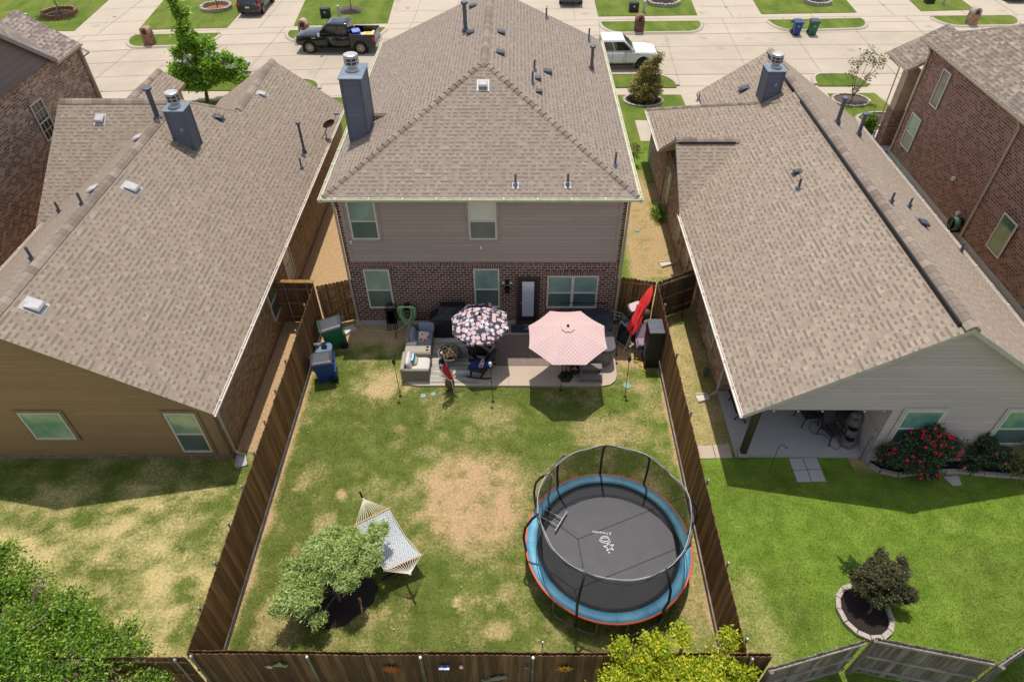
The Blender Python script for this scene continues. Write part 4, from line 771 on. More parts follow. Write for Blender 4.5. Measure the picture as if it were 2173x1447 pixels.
# ---------------------------------------------------------------- patio
pts=[(-4.2,20.2),(-4.22,17.45),(-4.1,17.1),(-3.85,16.92),(-3.6,16.88)]+[(3.15,16.88),(3.45,16.95),(3.66,17.15),(3.75,17.45)]+[(3.78,20.2)]
m=MB(); m.prism(pts[::1],-.05,.075); struct(m.build('patio',CONCP),'poured concrete patio behind the brick house')
m=MB(); m.box(-.29,-.27,16.89,20.2,.0755,.0775); m.box(-4.1,3.7,19.84,19.86,.0755,.0775); struct(m.build('patio_joints',JOINT))
m=MB(); m.box(.28,3.78,19.9,20.25,.076,.12) ; struct(m.build('patio_step',CONCP))
def rug_mat(name,stops,sx,sy,n=1.0,mode=0):
    t=NT(name); v=t.sep(t.pos()); nz=t.noise(t.map(t.pos(),(sx,sy,1)),1.0,4,.7); return t.fin(t.ramp(nz,stops),.95,t.noise(t.pos(),150,2),.4,.004,spec=.1)
Z1=.079
m=MB(); m.box(-3.2,-1.42,17.05,19.6,Z1,Z1+.012); oo=m.build('grey_rug',rug_mat('rug_grey_bands',[(.3,c3(120,116,112)),(.5,c3(168,162,154)),(.65,c3(210,204,192))],.35,5.0)); tag(solo(oo,(-2.3,18.3,Z1)),'grey and cream banded outdoor rug under the fire pit','rug')
m=MB(); 
for k in range(60): m.box(-3.19+k*.03,-3.175+k*.03,17.0,17.05,Z1,Z1+.008)
m.build('fringe',plain('fringe',c3(120,112,102)),oo)
m=MB(); m.box(-.8,2.3,17.93,19.62,Z1,Z1+.01); oo=m.build('brown_rug',rug_mat('rug_taupe',[(.3,c3(120,106,98,1.0)),(.6,c3(136,120,112,1.0))],6,6)); tag(solo(oo,(.8,18.8,Z1)),'large plain taupe outdoor rug between the two umbrellas','rug')
m=MB(); m.box(-.83,-.79,17.9,19.65,Z1,Z1+.014); m.box(-.79,2.3,17.9,17.93,Z1,Z1+.014); m.build('rug_border',plain('rug_edge',c3(112,98,90)),oo)
m=MB(); m.bbox(-.22,1.0,19.72,20.12,.125,.14,.004); oo=m.build('door_mat',plain('mat_charcoal',c3(50,50,62),.9,var=.3,scale=6)); tag(solo(oo,(.4,19.9,.12)),'dark rubber door mat with pale lettering below the back door','door mat')
m=MB(); 
for a in ((.32,19.82,.42,20.02),(.36,20.0,.5,19.95),(.40,19.9,.52,19.84)): m.tube([(a[0],a[1],.143),((a[0]+a[2])/2+.03,(a[1]+a[3])/2,.145),(a[2],a[3],.143)],.008,4)
m.build('lettering',WHITE,oo)
# wicker corner seat, console, loveseat
WICK=weave_mat('wicker_grey',c3(148,138,124,.95),c3(112,104,94,.95),28); WICKL=weave_mat('wicker_light',c3(196,184,166,.85),c3(158,146,130,.85),30)
CUSG=plain('cushion_blue_grey',c3(136,146,160,.85),.9,var=.08,bump=.3); CUSW=plain('cushion_cream',c3(216,208,200,.85),.9,var=.07,bump=.3)
def cushion(par,c,s,mat,rot=(0,0,0),name='cushion'):
    m=MB(); m.smooth=True; M=Matrix.Translation(c)
    for a,ax in zip(rot,'XYZ'): M=M@Matrix.Rotation(math.radians(a),4,ax)
    m.m=M; n=18; rs=[]
    for j in range(-4,5):
        t_=j/4; zz_=s[2]/2*t_; k=(1-abs(t_)**3*.28) if abs(t_)<1 else .55
        rs.append([(s[0]/2*k*math.copysign(abs(math.cos(2*PI*i/n))**.35,math.cos(2*PI*i/n)),s[1]/2*k*math.copysign(abs(math.sin(2*PI*i/n))**.35,math.sin(2*PI*i/n)),zz_*(1 if abs(t_)<1 else 1.0)) for i in range(n)])
    m.rings(rs,True,True); o=m.build(name,mat,par); return o
Z0=.09
t=thing('corner_sofa','grey wicker corner seat with blue grey cushions against the black grill cover','sofa',(-3.72,19.0,Z0))
m=MB(); m.bbox(-4.2,-3.25,18.55,19.55,Z0,.38,.02); m.build('seat_base',WICK,t); m=MB(); m.bbox(-4.24,-4.06,18.55,19.66,Z0,.78,.03); m.bbox(-4.06,-3.25,19.5,19.66,Z0,.78,.03); m.build('backrest',WICK,t)
cushion(t,(-3.66,18.98,.46),(.82,.9,.16),CUSG,name='seat_cushion'); cushion(t,(-3.95,18.95,.66),(.45,.75,.16),CUSG,(0,72,0),'back_cushion'); cushion(t,(-3.5,19.4,.68),(.62,.42,.16),CUSG,(68,0,0),'back_cushion')
def printed(name,bg,spots,s=9):
    tt=NT(name); v=tt.n('TexVoronoi'); v.feature='F1'; v.inputs['Scale'].default_value=s; tt.t.links.new(tt.obj(),v.inputs['Vector']); d=v.outputs['Distance']; colr=tt.sep(v.outputs['Color'])[0]
    sp=tt.ramp(colr,spots,'CONSTANT'); return tt.fin(tt.mix(tt.rng(d,.34,.42),sp,bg),.9,spec=.1)
o=MB(); oo=cushion(None,(0,0,0),(.42,.42,.14),printed('pillow_birds',c3(222,214,200,.85),[(0,c3(200,60,50)),(.3,c3(214,170,70)),(.5,c3(222,214,200,.85)),(.8,c3(110,100,80))],7),name='throw_pillow'); oo.location=(-3.55,18.9,.64); oo.rotation_euler=(math.radians(50),math.radians(20),math.radians(20)); tag(oo,'cream throw pillow with red and yellow bird print on the blue grey seat','pillow')
oo=cushion(None,(0,0,0),(.42,.2,.17),CUSW,name='bolster_pillow'); oo.location=(-4.0,18.58,.58); tag(oo,'small cream bolster pillow at the corner of the blue grey seat','pillow')
t=thing('wicker_console','light wicker console table with two cup holders between the sofas','table',(-3.7,18.28,Z0))
m=MB(); m.bbox(-4.2,-3.24,18.08,18.5,Z0,.60,.015); m.build('cabinet',WICKL,t)
for y in (18.2,18.36): m=MB(); m.lathe([(.052,.598),(.052,.607)],-3.36,y,14); m.build('cup_holder',BLACKM,t)
t=thing('cream_loveseat','grey wicker armchair with cream cushions and tall woven side panel','sofa',(-3.7,17.6,Z0))
m=MB(); m.bbox(-4.2,-3.22,17.15,18.02,Z0,.36,.02); m.build('seat_base',WICK,t); m=MB(); m.bbox(-4.25,-4.1,17.1,18.05,Z0,.7,.03); m.build('backrest',WICKL,t)
for y in (17.08,17.96): m=MB(); m.bbox(-4.2,-3.2,y,y+.12,Z0,.64,.02); m.build('armrest',WICK,t)
cushion(t,(-3.6,17.58,.45),(.78,.72,.16),CUSW,name='seat_cushion'); cushion(t,(-3.95,17.58,.62),(.5,.7,.18),CUSW,(0,75,0),'back_cushion')
tt=NT('pillow_stripe'); f=tt.math('FRACT',tt.math('MULTIPLY',tt.sep(tt.obj())[0],2.6)); pm=tt.fin(tt.ramp(f,[(0,c3(226,214,90)),(.25,c3(60,130,190)),(.5,c3(220,214,200)),(.65,c3(40,96,160)),(.85,c3(120,180,200))],'CONSTANT'),.9)
oo=cushion(None,(0,0,0),(.4,.4,.13),pm,name='throw_pillow'); oo.location=(-3.78,17.66,.64); oo.rotation_euler=(0,math.radians(62),0); tag(oo,'blue and yellow striped throw pillow on the cream seat','pillow')
# grill cover
t=thing('covered_grill','large barbecue under a black fitted cover against the brick wall','grill',(-2.6,19.8,Z0-.01))
m=MB(); m.smooth=False
prof=[(-3.42,-1.75,19.42,20.1,.08),(-3.40,-1.77,19.45,20.08,.75),(-3.34,-1.8,19.5,20.06,.95),(-3.02,-1.95,19.62,20.04,1.15),(-2.98,-2.0,19.74,20.02,1.42)]
rs=[]
for a,b,c,d_,z in prof:
    r=[]
    for k in range(24):
        u=k/24*4; s_=int(u); f=u-s_; q=[(a,c),(b,c),(b,d_),(a,d_)]; p,w=q[s_],q[(s_+1)%4]; wob=.018*math.sin(k*2.1+z*5) if z<1.2 else 0
        r.append((p[0]+(w[0]-p[0])*f+wob,p[1]+(w[1]-p[1])*f+wob,z+.01*math.sin(k*1.7)))
    rs.append(r)
m.rings(rs,False,True); COVER=plain('cover_black_vinyl',c3(20,21,26,1.1),.42,var=.3,scale=5,bump=.4,bscale=14); m.build('cover',COVER,t)
m=MB(); m.tube([(-3.0,19.66,1.17),(-1.96,19.66,1.17)],.012,5); m.build('seam_piping',plain('piping_grey',c3(80,82,90),.4),t)
# hose reel and hose
t=thing('hose_hanger','wall hose hanger between grill and folded chairs','hose hanger',(-4.35,20.25,.6))
m=MB(); m.box(-4.42,-4.22,20.12,20.31,.98,1.14); m.lathe([(.1,.0),(.1,.18)],0,0,12); m.v=m.v[:8]+[(x-4.32,z+20.12,y+1.0) for x,y,z in m.v[8:]]; m.build('bracket',BLACK,t)
HG=plain('hose_green',c3(150,190,134,1.15),.45)
m=MB(); 
for k in range(13):
    r=.22+.02*(k%4); lo=.62+.045*(k%5); m.tube([(-4.32+ (r*.8+.012*k)*math.copysign(abs(math.sin(a))**.6,math.sin(a))*(1+.12*math.cos(k*2+a)),20.14-.02*(k%5),1.02+(.1 if math.cos(a)>0 else lo)*math.cos(a)) for a in [2*PI*i/20 for i in range(20)]],.013,5,closed=True)
m.tube([(-4.12,20.12,1.0),(-4.15,19.95,.75),(-4.4,19.75,.45),(-4.75,19.7,.2),(-5.2,19.8,.05),(-5.7,19.9,.03),(-6.2,20.02,.03),(-6.36,20.2,.25)],.014,6)
oo=m.build('garden_hose',HG); tag(solo(oo,(-4.32,20.1,.0)),'coiled pale green garden hose on the brick wall, its end trailing left','hose')
t=thing('folded_chairs','black folded lounge chairs leaning on brick wall under the left window','chair',(-4.95,19.95,0))
for k in range(3):
    m=MB(); x=-5.02+k*.07; m.tube([(x-.13,19.85,.02),(x-.13,20.2,1.12),(x,20.24,1.2),(x+.13,20.2,1.12),(x+.13,19.85,.02)],.014,6); m.tube([(x-.13,19.95,.35),(x+.13,19.95,.35)],.012,5)
    m.box(x-.12,x+.12,19.98,20.0,.35,.98); m.build('chair_frame',BLACKM,t)
m=MB(); m.tube([(-4.82,19.75,.02),(-4.75,19.45,.02),(-4.8,20.0,.6)],.012,5); m.build('leg',BLACKM,t)
# fire pit
t=thing('fire_pit','round metal fire pit with wire dome on the grey rug','fire pit',(-2.52,18.15,Z0+.005))
FPM=plain('fire_pit_metal',c3(92,84,78),.45,.5,var=.3,scale=8)
m=MB(); m.lathe([(.1,.2),(.27,.24),(.38,.38),(.41,.46),(.46,.47),(.46,.485),(.40,.485),(.36,.4),(.25,.28),(.02,.25)],-2.52,18.2,28,True,True); m.build('bowl',FPM,t)
for k in range(3):
    a=2*PI*k/3+.5; m=MB(); m.tube([(-2.52+.36*math.cos(a),18.2+.36*math.sin(a),.4),(-2.52+.44*math.cos(a),18.2+.44*math.sin(a),.09)],.016,6); m.build('leg',FPM,t)
m=MB(); m.tube([(-2.52+.42*math.cos(2*PI*i/28),18.0+.42*math.sin(2*PI*i/28),.11+.01*math.sin(i)) for i in range(28)],.012,5,closed=True); m.build('base_ring',STEEL,t)
m=MB()
for k in range(3): 
    b=PI*k/3+.3; m.tube([(-2.52+.4*math.cos(a)*math.cos(b),18.2+.4*math.cos(a)*math.sin(b),.49+.17*math.sin(a)) for a in [PI*i/10 for i in range(11)]],.009,4)
m.tube([(-2.52+.29*math.cos(2*PI*i/20),18.2+.29*math.sin(2*PI*i/20),.60) for i in range(20)],.008,4,closed=True); m.build('spark_screen',plain('screen_bronze',c3(176,156,124),.4,.5),t)
m=MB()
for k in range(6): a=k*1.1; m.tube([(-2.52+.2*math.cos(a),18.2+.2*math.sin(a),.36),(-2.52-.2*math.cos(a+.4),18.2-.2*math.sin(a+.4),.44)],.03,6)
m.build('firewood',plain('charred_wood',c3(96,70,50),.9,var=.4,scale=12),t)
# flag on pole
t=thing('flag_pole','white pole with red white and navy star flag in front of the fire pit','flag',(-2.24,16.5,0))
m=MB(); m.tube([(-2.24,16.5,0),(-2.34,16.48,1.1),(-2.55,16.42,2.18)],[.022,.02,.018],8); m.ball(-2.555,16.42,2.2,.045); m.build('pole',plain('pole_cream',c3(206,200,184,.9),.4),t)
FN=plain('flag_navy',c3(26,32,60),.85); FW=plain('flag_white',c3(224,220,222,.85),.85); FRD=plain('flag_red',c3(186,26,40),.8)
def drape(m,s0,s1,v0,v1):
    # s: distance down the pole (0=top) ; v: 0 at pole .. 1 free edge hanging
    P0=Vector((-2.545,16.425,2.12)); P1=Vector((-2.30,16.485,.95)); n=7; rs=[]
    for i in range(n+1):
        s=s0+(s1-s0)*i/n; row=[]
        for jx in range(6):
            v=v0+(v1-v0)*jx/5; p=P0.lerp(P1,s); p=p+Vector((.05-.03-.26*v*math.sin(s*PI*.9+.3)+.05*v*math.sin(6*v+4*s),-.02-.06*math.sin(9*v+2*s)*1.0,-.3*v*(1-s*.2)))
            row.append(p+Vector((-.02*v,-.03*v,-.06*v)))
        rs.append(row)
    m.rings(rs,False,False,close=False)
m=MB(); drape(m,0,.36,0,1); fl=m.build('flag',FN,t); fl['label']='navy part of the hanging flag'
m=MB(); drape(m,.36,.98,0,.45); m.build('flag',FRD,t); m=MB(); drape(m,.36,.98,.45,1); m.build('flag',FW,t)
m=MB(); disc_shape(star(-2.6,1.72,.045,.11,5,.3),16.30,16.305,m); m.build('star',FW,t)
m=MB(); m.m=Matrix.Translation((0,0,0)); rs=[]
for i in range(9):
    s=.36+.62*i/8; P0=Vector((-2.545,16.425,2.12)); P1=Vector((-2.30,16.485,.95)); p=P0.lerp(P1,s); rs.append([p+Vector((-.10-.05*math.sin(i*.5),-.09,-.08)),p+Vector((.03,-.11,-.05)),p+Vector((.06,-.05,-.03)),p+Vector((-.04,-.03,-.1))])
m.rings(rs,True,True); m.build('flag',FRD,t)
# pineapple lantern on the lawn edge
t=thing('pineapple_lantern','brown metal pineapple lantern standing at the patio edge beside flag pole','lantern',(-2.42,16.72,0))
PNM=plain('pineapple_metal',c3(112,92,66),.5,.4,var=.25,scale=10)
m=MB(); m.lathe([(.1,.12),(.17,.25),(.18,.4),(.15,.55),(.08,.62)],-2.42,16.72,14); m.build('body',PNM,t); m=MB()
for k in range(14):
    a=2*PI*k/14; r=.38 if k%2 else .27; z=.84 if k%2 else 1.0; m.rings([[(-2.42+.05*math.cos(a+q),16.72+.05*math.sin(a+q),.6) for q in (-.5,.5,0)],[(-2.42+r*.6*math.cos(a+q*.3),16.72+r*.6*math.sin(a+q*.3),.74) for q in (-.5,.5,0)],[(-2.42+r*math.cos(a),16.72+r*math.sin(a),z)]*3],True,False)
for k in range(8): a=2*PI*k/8; m.tube([(-2.42+.1*math.cos(a),16.72+.1*math.sin(a),.13),(-2.42+.22*math.cos(a),16.72+.22*math.sin(a),.06)],[.02,.004],4)
m.build('leaves',PNM,t); m=MB(); m.tube([(-2.42,16.72,0),(-2.42,16.72,.14)],.02); m.build('stake',BLACKM,t)
# torches
def torch(label,x,y,h,lean=(0,0),wh=False):
    t=thing('garden_torch',label,'torch',(x,y,0),0,'garden torches round the patio'); m=MB(); m.tube([(x,y,0),(x+lean[0]*.3,y+lean[1]*.3,.4),(x+lean[0],y+lean[1],h-.2)],.011,6); m.tube([(x-.02,y,.25),(x+.07,y,.25)],.008,5); m.build('pole',BLACKM,t)
    m=MB(); m.lathe([(.02,-.2),(.045,-.12),(.06,-.06),(.06,0),(.04,.03),(.015,.05)],0,0,12); m.v=[(a+x+lean[0],b+y+lean[1],c+h) for a,b,c in m.v]; m.build('canister',WHITE if wh else BLACKM,t)
    m=MB(); m.lathe([(.06,.0),(.03,.015)],x,y,8); m.build('ground_foot',BLACKM,t)
torch('black torch leaning left of the cream cushioned sofa',-4.21,16.42,1.68,(-.06,.12)); torch('torch with pale canister in front of the rocking chair',-.84,16.16,1.8,(-.06,.18),True); torch('black torch on the lawn right of hot tub steps',3.94,16.42,1.7,(.0,.25)); torch('black torch standing between hot tub and screen panel',3.86,18.6,1.85,(-.08,.0))
torch('thin black torch pole beside the red print umbrella base',1.62,16.72,1.5,(.06,.5))
# side table and rocking chairs
WB=plain('painted_black_wood',c3(34,31,33,1.1),.5,var=.2)
t=thing('black_side_table','black slatted side table under the pineapple umbrella','table',(-1.4,18.48,Z0))
m=MB(); 
for k in range(10): m.box(-1.83+k*.085,-1.83+k*.085+.078,18.1,18.86,.52,.55)
m.build('table_top',WB,t)
for x in (-1.78,-1.05):
    for y in (18.15,18.8): m=MB(); m.box(x,x+.05,y-.03,y+.03,Z0,.52); m.build('leg',WB,t)
m=MB(); m.box(-1.9,-.92,18.44,18.5,.48,.51); m.build('apron',WB,t)
for k,(x,y) in enumerate(((-1.35,18.6),(-1.2,18.62),(-1.25,18.45))):
    m=MB(); m.lathe([(.03,.55),(.05,.56),(.055,.63),(.05,.68)],x,y,10,True,False); oo=m.build('candle_jar',plain('jar_brown%d'%k,c3(70,54,46),.3)); tag(solo(oo,(x,y,.55)),('brown glass jar at the left on the black side table','brown glass jar at the right on the black side table','brown glass jar nearest the viewer on the black side table')[k],'jar')
def rocker(label,x,y,rz,withc=True):
    t=thing('rocking_chair',label,'rocking chair',(x,y,Z0),rz)
    def P(nm,mt): return b.build(nm,mt,t)
    for sy in (-.28,.28):
        b=L(); b.tube([(.0+1.0*math.sin(a)*.52,sy,.02+.5*(1-math.cos(a*.6))*.6) for a in [-1.1+.22*i for i in range(11)]],.028,5); P('rocker',WB)
        b=L(); b.box(.22,.30,sy-.02,sy+.02,.06,.52); P('front_leg',WB); b=L(); b.rings([[(-.14,sy-.02,.08),(-.06,sy-.02,.08),(-.06,sy+.02,.08),(-.14,sy+.02,.08)],[(-.34,sy-.02,.5),(-.26,sy-.02,.5),(-.26,sy+.02,.5),(-.34,sy+.02,.5)]],True,True); P('rear_leg',WB)
        b=L(); b.bbox(-.36,.36,sy-.07+(.03 if sy>0 else -.03),sy+.07+(.03 if sy>0 else -.03),.52,.55,.01); P('armrest',WB if sy>0 else plain('arm_grey%s'%label[:3],c3(120,118,114),.5))
    b=L()
    for k in range(6): b.box(-.26+k*.095,-.26+k*.095+.085,-.26,.26,.30-.0*k,.325)
    P('seat',WB); b=L()
    for k in range(5): b.rings([[(-.24,-.26+k*.106,.3),(-.24,-.26+k*.106+.095,.3),(-.215,-.26+k*.106+.095,.3),(-.215,-.26+k*.106,.3)],[(-.62,-.28+k*.113,1.02),(-.62,-.28+k*.113+.1,1.02),(-.595,-.28+k*.113+.1,1.02),(-.595,-.28+k*.113,1.02)]],True,True)
    P('backrest',WB)
    if withc:
        NV=plain('cushion_navy',c3(36,58,140,1.1),.85,bump=.3)
        for c,s_,r,nm in (((.05,0,.37),(.55,.52,.1),(0,0,0),'seat_cushion'),((-.36,0,.68),(.62,.5,.1),(0,62,0),'back_cushion')):
            b=cushion(None,c,s_,NV,r,nm); b.parent=t
        b=cushion(None,(-.52,0,1.02),(.3,.5,.14),plain('headrest_dark',c3(44,44,56),.9),(0,62,0),'headrest'); b.parent=t
    return t
rocker('black rocking chair with navy cushions facing the fire pit',-1.38,17.5,PI-.12); rocker('plain black rocking chair half hidden behind the navy cushioned one',-1.3,18.0,PI*.75,False)
oo=cushion(None,(0,0,0),(.36,.36,.13),printed('pillow_ship',c3(214,206,208,.85),[(0,c3(180,80,90)),(.3,c3(214,206,208,.85)),(.7,c3(90,100,130))],6),name='throw_pillow'); oo.location=(-1.27,17.45,.62); oo.rotation_euler=(0,math.radians(-60),math.radians(0)); tag(oo,'pale printed throw pillow on the navy rocking chair','pillow')
# umbrellas
def umbrella(t,cx,cy,zr,zc,rx,ry,n,mat,rib,tilt=(0,0),vent=.22,ph=0,droop=.0,seg=6,val=.0):
    m=MB(); rs=[]
    def pt(a,r):
        k=a*n/(2*PI); f=k-math.floor(k); sc_=math.cos(PI/n)/math.cos((f-.5)*2*PI/n); sc_=sc_*(1-.02*math.sin(PI*f)*r); sag=.05*math.sin(PI*f)*r
        x=rx*r*sc_*math.cos(a+ph); y=ry*r*sc_*math.sin(a+ph); z=zc-(zc-zr)*(r**1.25)-sag*.5*r+tilt[0]*x+tilt[1]*y; return (cx+x,cy+y,z)
    AN=[2*PI*i/(n*4) for i in range(n*4)]
    for q in range(seg+1): rs.append([pt(a,vent*.75+(1-vent*.75)*q/seg) for a in AN])
    if val: rs.append([(x,y,z-val) for x,y,z in rs[-1]])
    m.rings(rs); m.rings([[(x,y,z-.004) for x,y,z in r] for r in rs[::-1]]); can=m.build('canopy',mat,t)
    m=MB(); m.rings([[(x,y,z+.035) for x,y,z in [pt(a,r) for a in AN]] for r in (.02,vent*.5,vent)],True,False); m.build('vent_cap',mat,can)
    m=MB(); x,y,z=pt(0,0); m.lathe([(.04,.03),(.05,.06),(.03,.1)],x,y,10); m.v=[(a,b,c+z+.0) for a,b,c in m.v]; m.build('finial',BLACKM,can)
    for k in range(n):
        m=MB(); a=2*PI*k/n; m.tube([tuple(Vector(pt(a,r))+Vector((0,0,-.025))) for r in (.03,.5,.98)],.009,5); m.build('rib',rib,t)
def umat_pine():
    tt=NT('umbrella_fruit_print'); v=tt.n('TexVoronoi'); v.feature='F1'; v.inputs['Scale'].default_value=5.6; v.inputs['Randomness'].default_value=.6; tt.t.links.new(tt.pos(),v.inputs['Vector']); d=v.outputs['Distance']
    rel=tt.n('VectorMath',operation='SUBTRACT'); tt.t.links.new(tt.pos(),rel.inputs[0]); tt.t.links.new(v.outputs['Position'],rel.inputs[1]) ; q=tt.sep(rel.outputs[0]); ang=tt.math('ARCTAN2',q[1],q[0]); pet=tt.math('ADD',.17,tt.math('MULTIPLY',tt.math('SINE',tt.math('MULTIPLY',ang,5)),.18))
    kind=tt.math('GREATER_THAN',tt.sep(v.outputs['Color'])[0],.5); rad=tt.math('ADD',tt.math('MULTIPLY',kind,.50),tt.math('MULTIPLY',tt.math('SUBTRACT',1.0,kind),tt.math('ADD',.42,tt.math('MULTIPLY',tt.math('SINE',tt.math('MULTIPLY',ang,7)),.16))))
    ins=tt.math('LESS_THAN',d,rad); hatch=tt.math('SINE',tt.math('MULTIPLY',tt.math('ADD',q[0],q[1]),170)); fr=tt.mix(tt.rng(hatch,.2,.9,0,.45),c3(226,196,194,.9),c3(110,88,98)); obj_=tt.mix(kind,c3(236,226,224,.9),fr)
    return tt.fin(tt.mix(ins,c3(70,62,76,1.1),obj_),.9,spec=.1)
t=thing('fruit_print_umbrella','dark patio umbrella printed with pale pineapples over the black table','umbrella',(-1.38,18.5,Z0))
umbrella(t,-1.33,18.22,1.95,2.34,1.1,1.12,8,umat_pine(),BLACKM,(.02,.06),val=.09,ph=PI/8+.1,vent=.15)
m=MB(); m.tube([(-1.38,18.48,.1),(-1.36,18.35,1.5),(-1.33,18.22,2.3)],.02,8); m.build('pole',BLACKM,t); m=MB(); m.lathe([(.26,.09),(.25,.13),(.06,.17),(.04,.4)],-1.38,18.48,16); m.build('base',BLACKM,t)
def umat_red():
    tt=NT('umbrella_ring_print'); p=tt.sep(tt.pos()); s=.10
    def cell(x): return tt.math('SUBTRACT',tt.math('FRACT',tt.math('DIVIDE',x,s)),.5)
    r1=tt.math('ADD',p[0],p[1]); r2=tt.math('SUBTRACT',p[0],p[1]); a=cell(tt.math('MULTIPLY',r1,.7071)); b=cell(tt.math('MULTIPLY',r2,.7071))
    d=tt.math('SQRT',tt.math('ADD',tt.math('MULTIPLY',a,a),tt.math('MULTIPLY',b,b))); f=tt.ramp(d,[(0,c3(190,96,96,.9)),(.12,c3(190,90,92,.9)),(.15,c3(228,210,204,.86)),(.33,c3(228,210,204,.86)),(.35,c3(188,88,90,.9)),(.42,c3(188,88,90,.9)),(.45,c3(226,210,204,.86))],'LINEAR')
    return tt.fin(f,.9,spec=.1)
t=thing('red_print_umbrella','pale umbrella with small red ring print beside the hot tub','umbrella',(1.83,17.3,Z0))
umbrella(t,1.77,17.18,2.25,2.72,1.45,1.45,8,umat_red(),BLACKM,(.0,.02),vent=.17,ph=PI/8)
m=MB(); m.tube([(1.83,17.3,.1),(1.8,17.25,2.6)],.022,8); m.build('pole',BLACKM,t); m=MB(); m.lathe([(.28,.085),(.28,.16),(.24,.2),(.05,.22),(.035,.45)],1.83,17.3,6); m.build('base',BLACK,t)
m=MB(); m.tube([(1.66,16.95,.5),(1.72,17.1,1.7)],.008,5); m.build('crank_cord',BLACKM,t)
t=thing('flower_pot','small dark pot of dry stems between umbrella base and steps','pot',(2.17,17.52,Z0-.01)); m=MB(); m.lathe([(.11,.08),(.17,.2),(.18,.3),(.19,.32),(.15,.32),(.14,.27)],2.17,17.52,16,True,True); m.build('pot',plain('pot_brown',c3(64,44,38),.4),t)
m=MB()
for k in range(9): a=k*.7; m.ball(2.17+.09*math.cos(a)*(k%3)/2,17.52+.09*math.sin(a)*(k%3)/2,.33,.035,n=7,m=5)
m.build('potpourri',plain('dried_balls',c3(170,130,90),.8,var=.4,scale=20),t)
# hot tub
t=thing('hot_tub','square hot tub with dark folding cover, right end of patio','hot tub',(2.95,18.95,Z0-.01))
def rrect(x0,x1,y0,y1,r,z,n=6):
    P=[]
    for cx,cy,a0 in ((x1-r,y1-r,0),(x0+r,y1-r,90),(x0+r,y0+r,180),(x1-r,y0+r,270)):
        for k in range(n+1): a=math.radians(a0+90*k/n); P.append((cx+r*math.cos(a),cy+r*math.sin(a),z))
    return P
CABM=siding_mat('spa_slats',c3(118,108,102,1.1),.3); 
m=MB(); m.rings([rrect(1.75,3.58,17.85,20.0,.3,.08),rrect(1.75,3.58,17.85,20.0,.3,.84)],True,True); m.build('cabinet',plain('spa_cabinet',c3(116,108,104,1.1),.6,var=.15,scale=3),t)
m=MB()
for k in range(22): 
    x=1.98+k*.066; m.box(x,x+.058,17.83,17.86,.12,.8)
for k in range(24): y=18.1+k*.068; m.box(3.57,3.6,y,y+.06,.12,.8)
m.build('slats',plain('spa_slat',c3(126,118,112,1.1),.6),t)
SPC=plain('spa_cover_charcoal',c3(82,78,84,1.0),.45,var=.18,scale=3); SPD=plain('spa_cover_dark',c3(52,54,66,1.0),.4,var=.2,scale=3)
m=MB(); m.rings([rrect(1.68,3.68,17.76,18.88,.28,.86),rrect(1.68,3.68,17.76,18.88,.28,.96),rrect(1.7,3.66,17.78,18.86,.27,.985)],True,True); m.build('cover',SPC,t)
m=MB(); m.rings([rrect(1.68,3.68,18.9,20.08,.28,.86),rrect(1.68,3.68,18.9,20.08,.28,.97),rrect(1.7,3.66,18.92,20.06,.27,1.0)],True,True); m.build('cover',SPD,t)
m=MB(); m.tube([(1.75,20.1,.7),(1.75,20.18,1.25),(3.6,20.18,1.25),(3.6,20.1,.7)],.014,6); m.build('cover_lifter',BLACKM,t)
t=thing('tub_steps','two-tread brown plastic steps in front of the hot tub','steps',(2.75,17.3,Z0-.01)); STP=plain('step_brown_grey',c3(118,108,104,1.0),.6,var=.12)
for y0_,y1_,z in ((17.02,17.34,.22),(17.36,17.66,.42)): m=MB(); m.bbox(2.33,3.17,y0_,y1_,z,z+.06,.015); m.build('tread',STP,t)
for x in (2.36,3.08): m=MB(); m.prism([(x,17.06),(x+.06,17.06),(x+.06,17.64),(x,17.64)],.08,lambda x_,y_:.22 if y_<17.3 else .42); m.build('side',STP,t)
MAT_LINES=[[(1.14, 10.7), (1.77, 10.17), (5.12, 11.62)], [(1.77, 10.17), (1.86, 9.27)], [(2.45, 9.0), (4.55, 9.88)], [(0.78, 9.29), (1.59, 8.65), (2.52, 9.04)], [(1.59, 8.65), (1.66, 8.13)]]
# ---------------------------------------------------------------- clutter beside the hot tub
RED=plain('canvas_red',c3(226,44,44,.9),.7,var=.15,scale=5,bump=.4,bscale=12)
t=thing('closed_umbrella','folded bright red umbrella leaning against the right yard fence','umbrella',(4.45,19.15,.3))
A0=Vector((4.38,18.95,.75)); A1=Vector((5.12,20.0,2.25)); ax=(A1-A0).normalized(); sd=ax.cross(Vector((0,0,1))).normalized(); up_=sd.cross(ax)
m=MB(); rs=[]
for i in range(15):
    s=i/14; r=[.10,.13,.15,.15,.16,.155,.15,.15,.16,.17,.165,.15,.13,.09,.03][i]; rs.append([A0.lerp(A1,s)+sd*(r*(1+.22*math.sin(3*a+s*9))*math.cos(a))+up_*(r*.7*(1+.22*math.sin(4*a-s*7))*math.sin(a)) for a in [2*PI*k/18 for k in range(18)]])
m.rings(rs,True,True); m.build('canopy',RED,t)
m=MB(); rs=[]
for i in range(8):
    s=.05+i*.075; r=.09+.02*math.sin(i); rs.append([A0.lerp(A1,s)+sd*(-.12+r*math.cos(a))+up_*(.1+r*.4*math.sin(a)) for a in [2*PI*k/10 for k in range(10)]])
m.rings(rs,True,True); m.build('canopy_fold',RED,t)
m=MB(); m.tube([A0-ax*.75,A0+ax*.1],.02,8); m.build('pole',plain('pole_tan',c3(180,160,120),.4),t); m=MB(); m.tube([A0+ax*.15+up_*.14,A0+ax*.4+up_*.15],.02,5); m.build('tie_strap',BLACK,t)
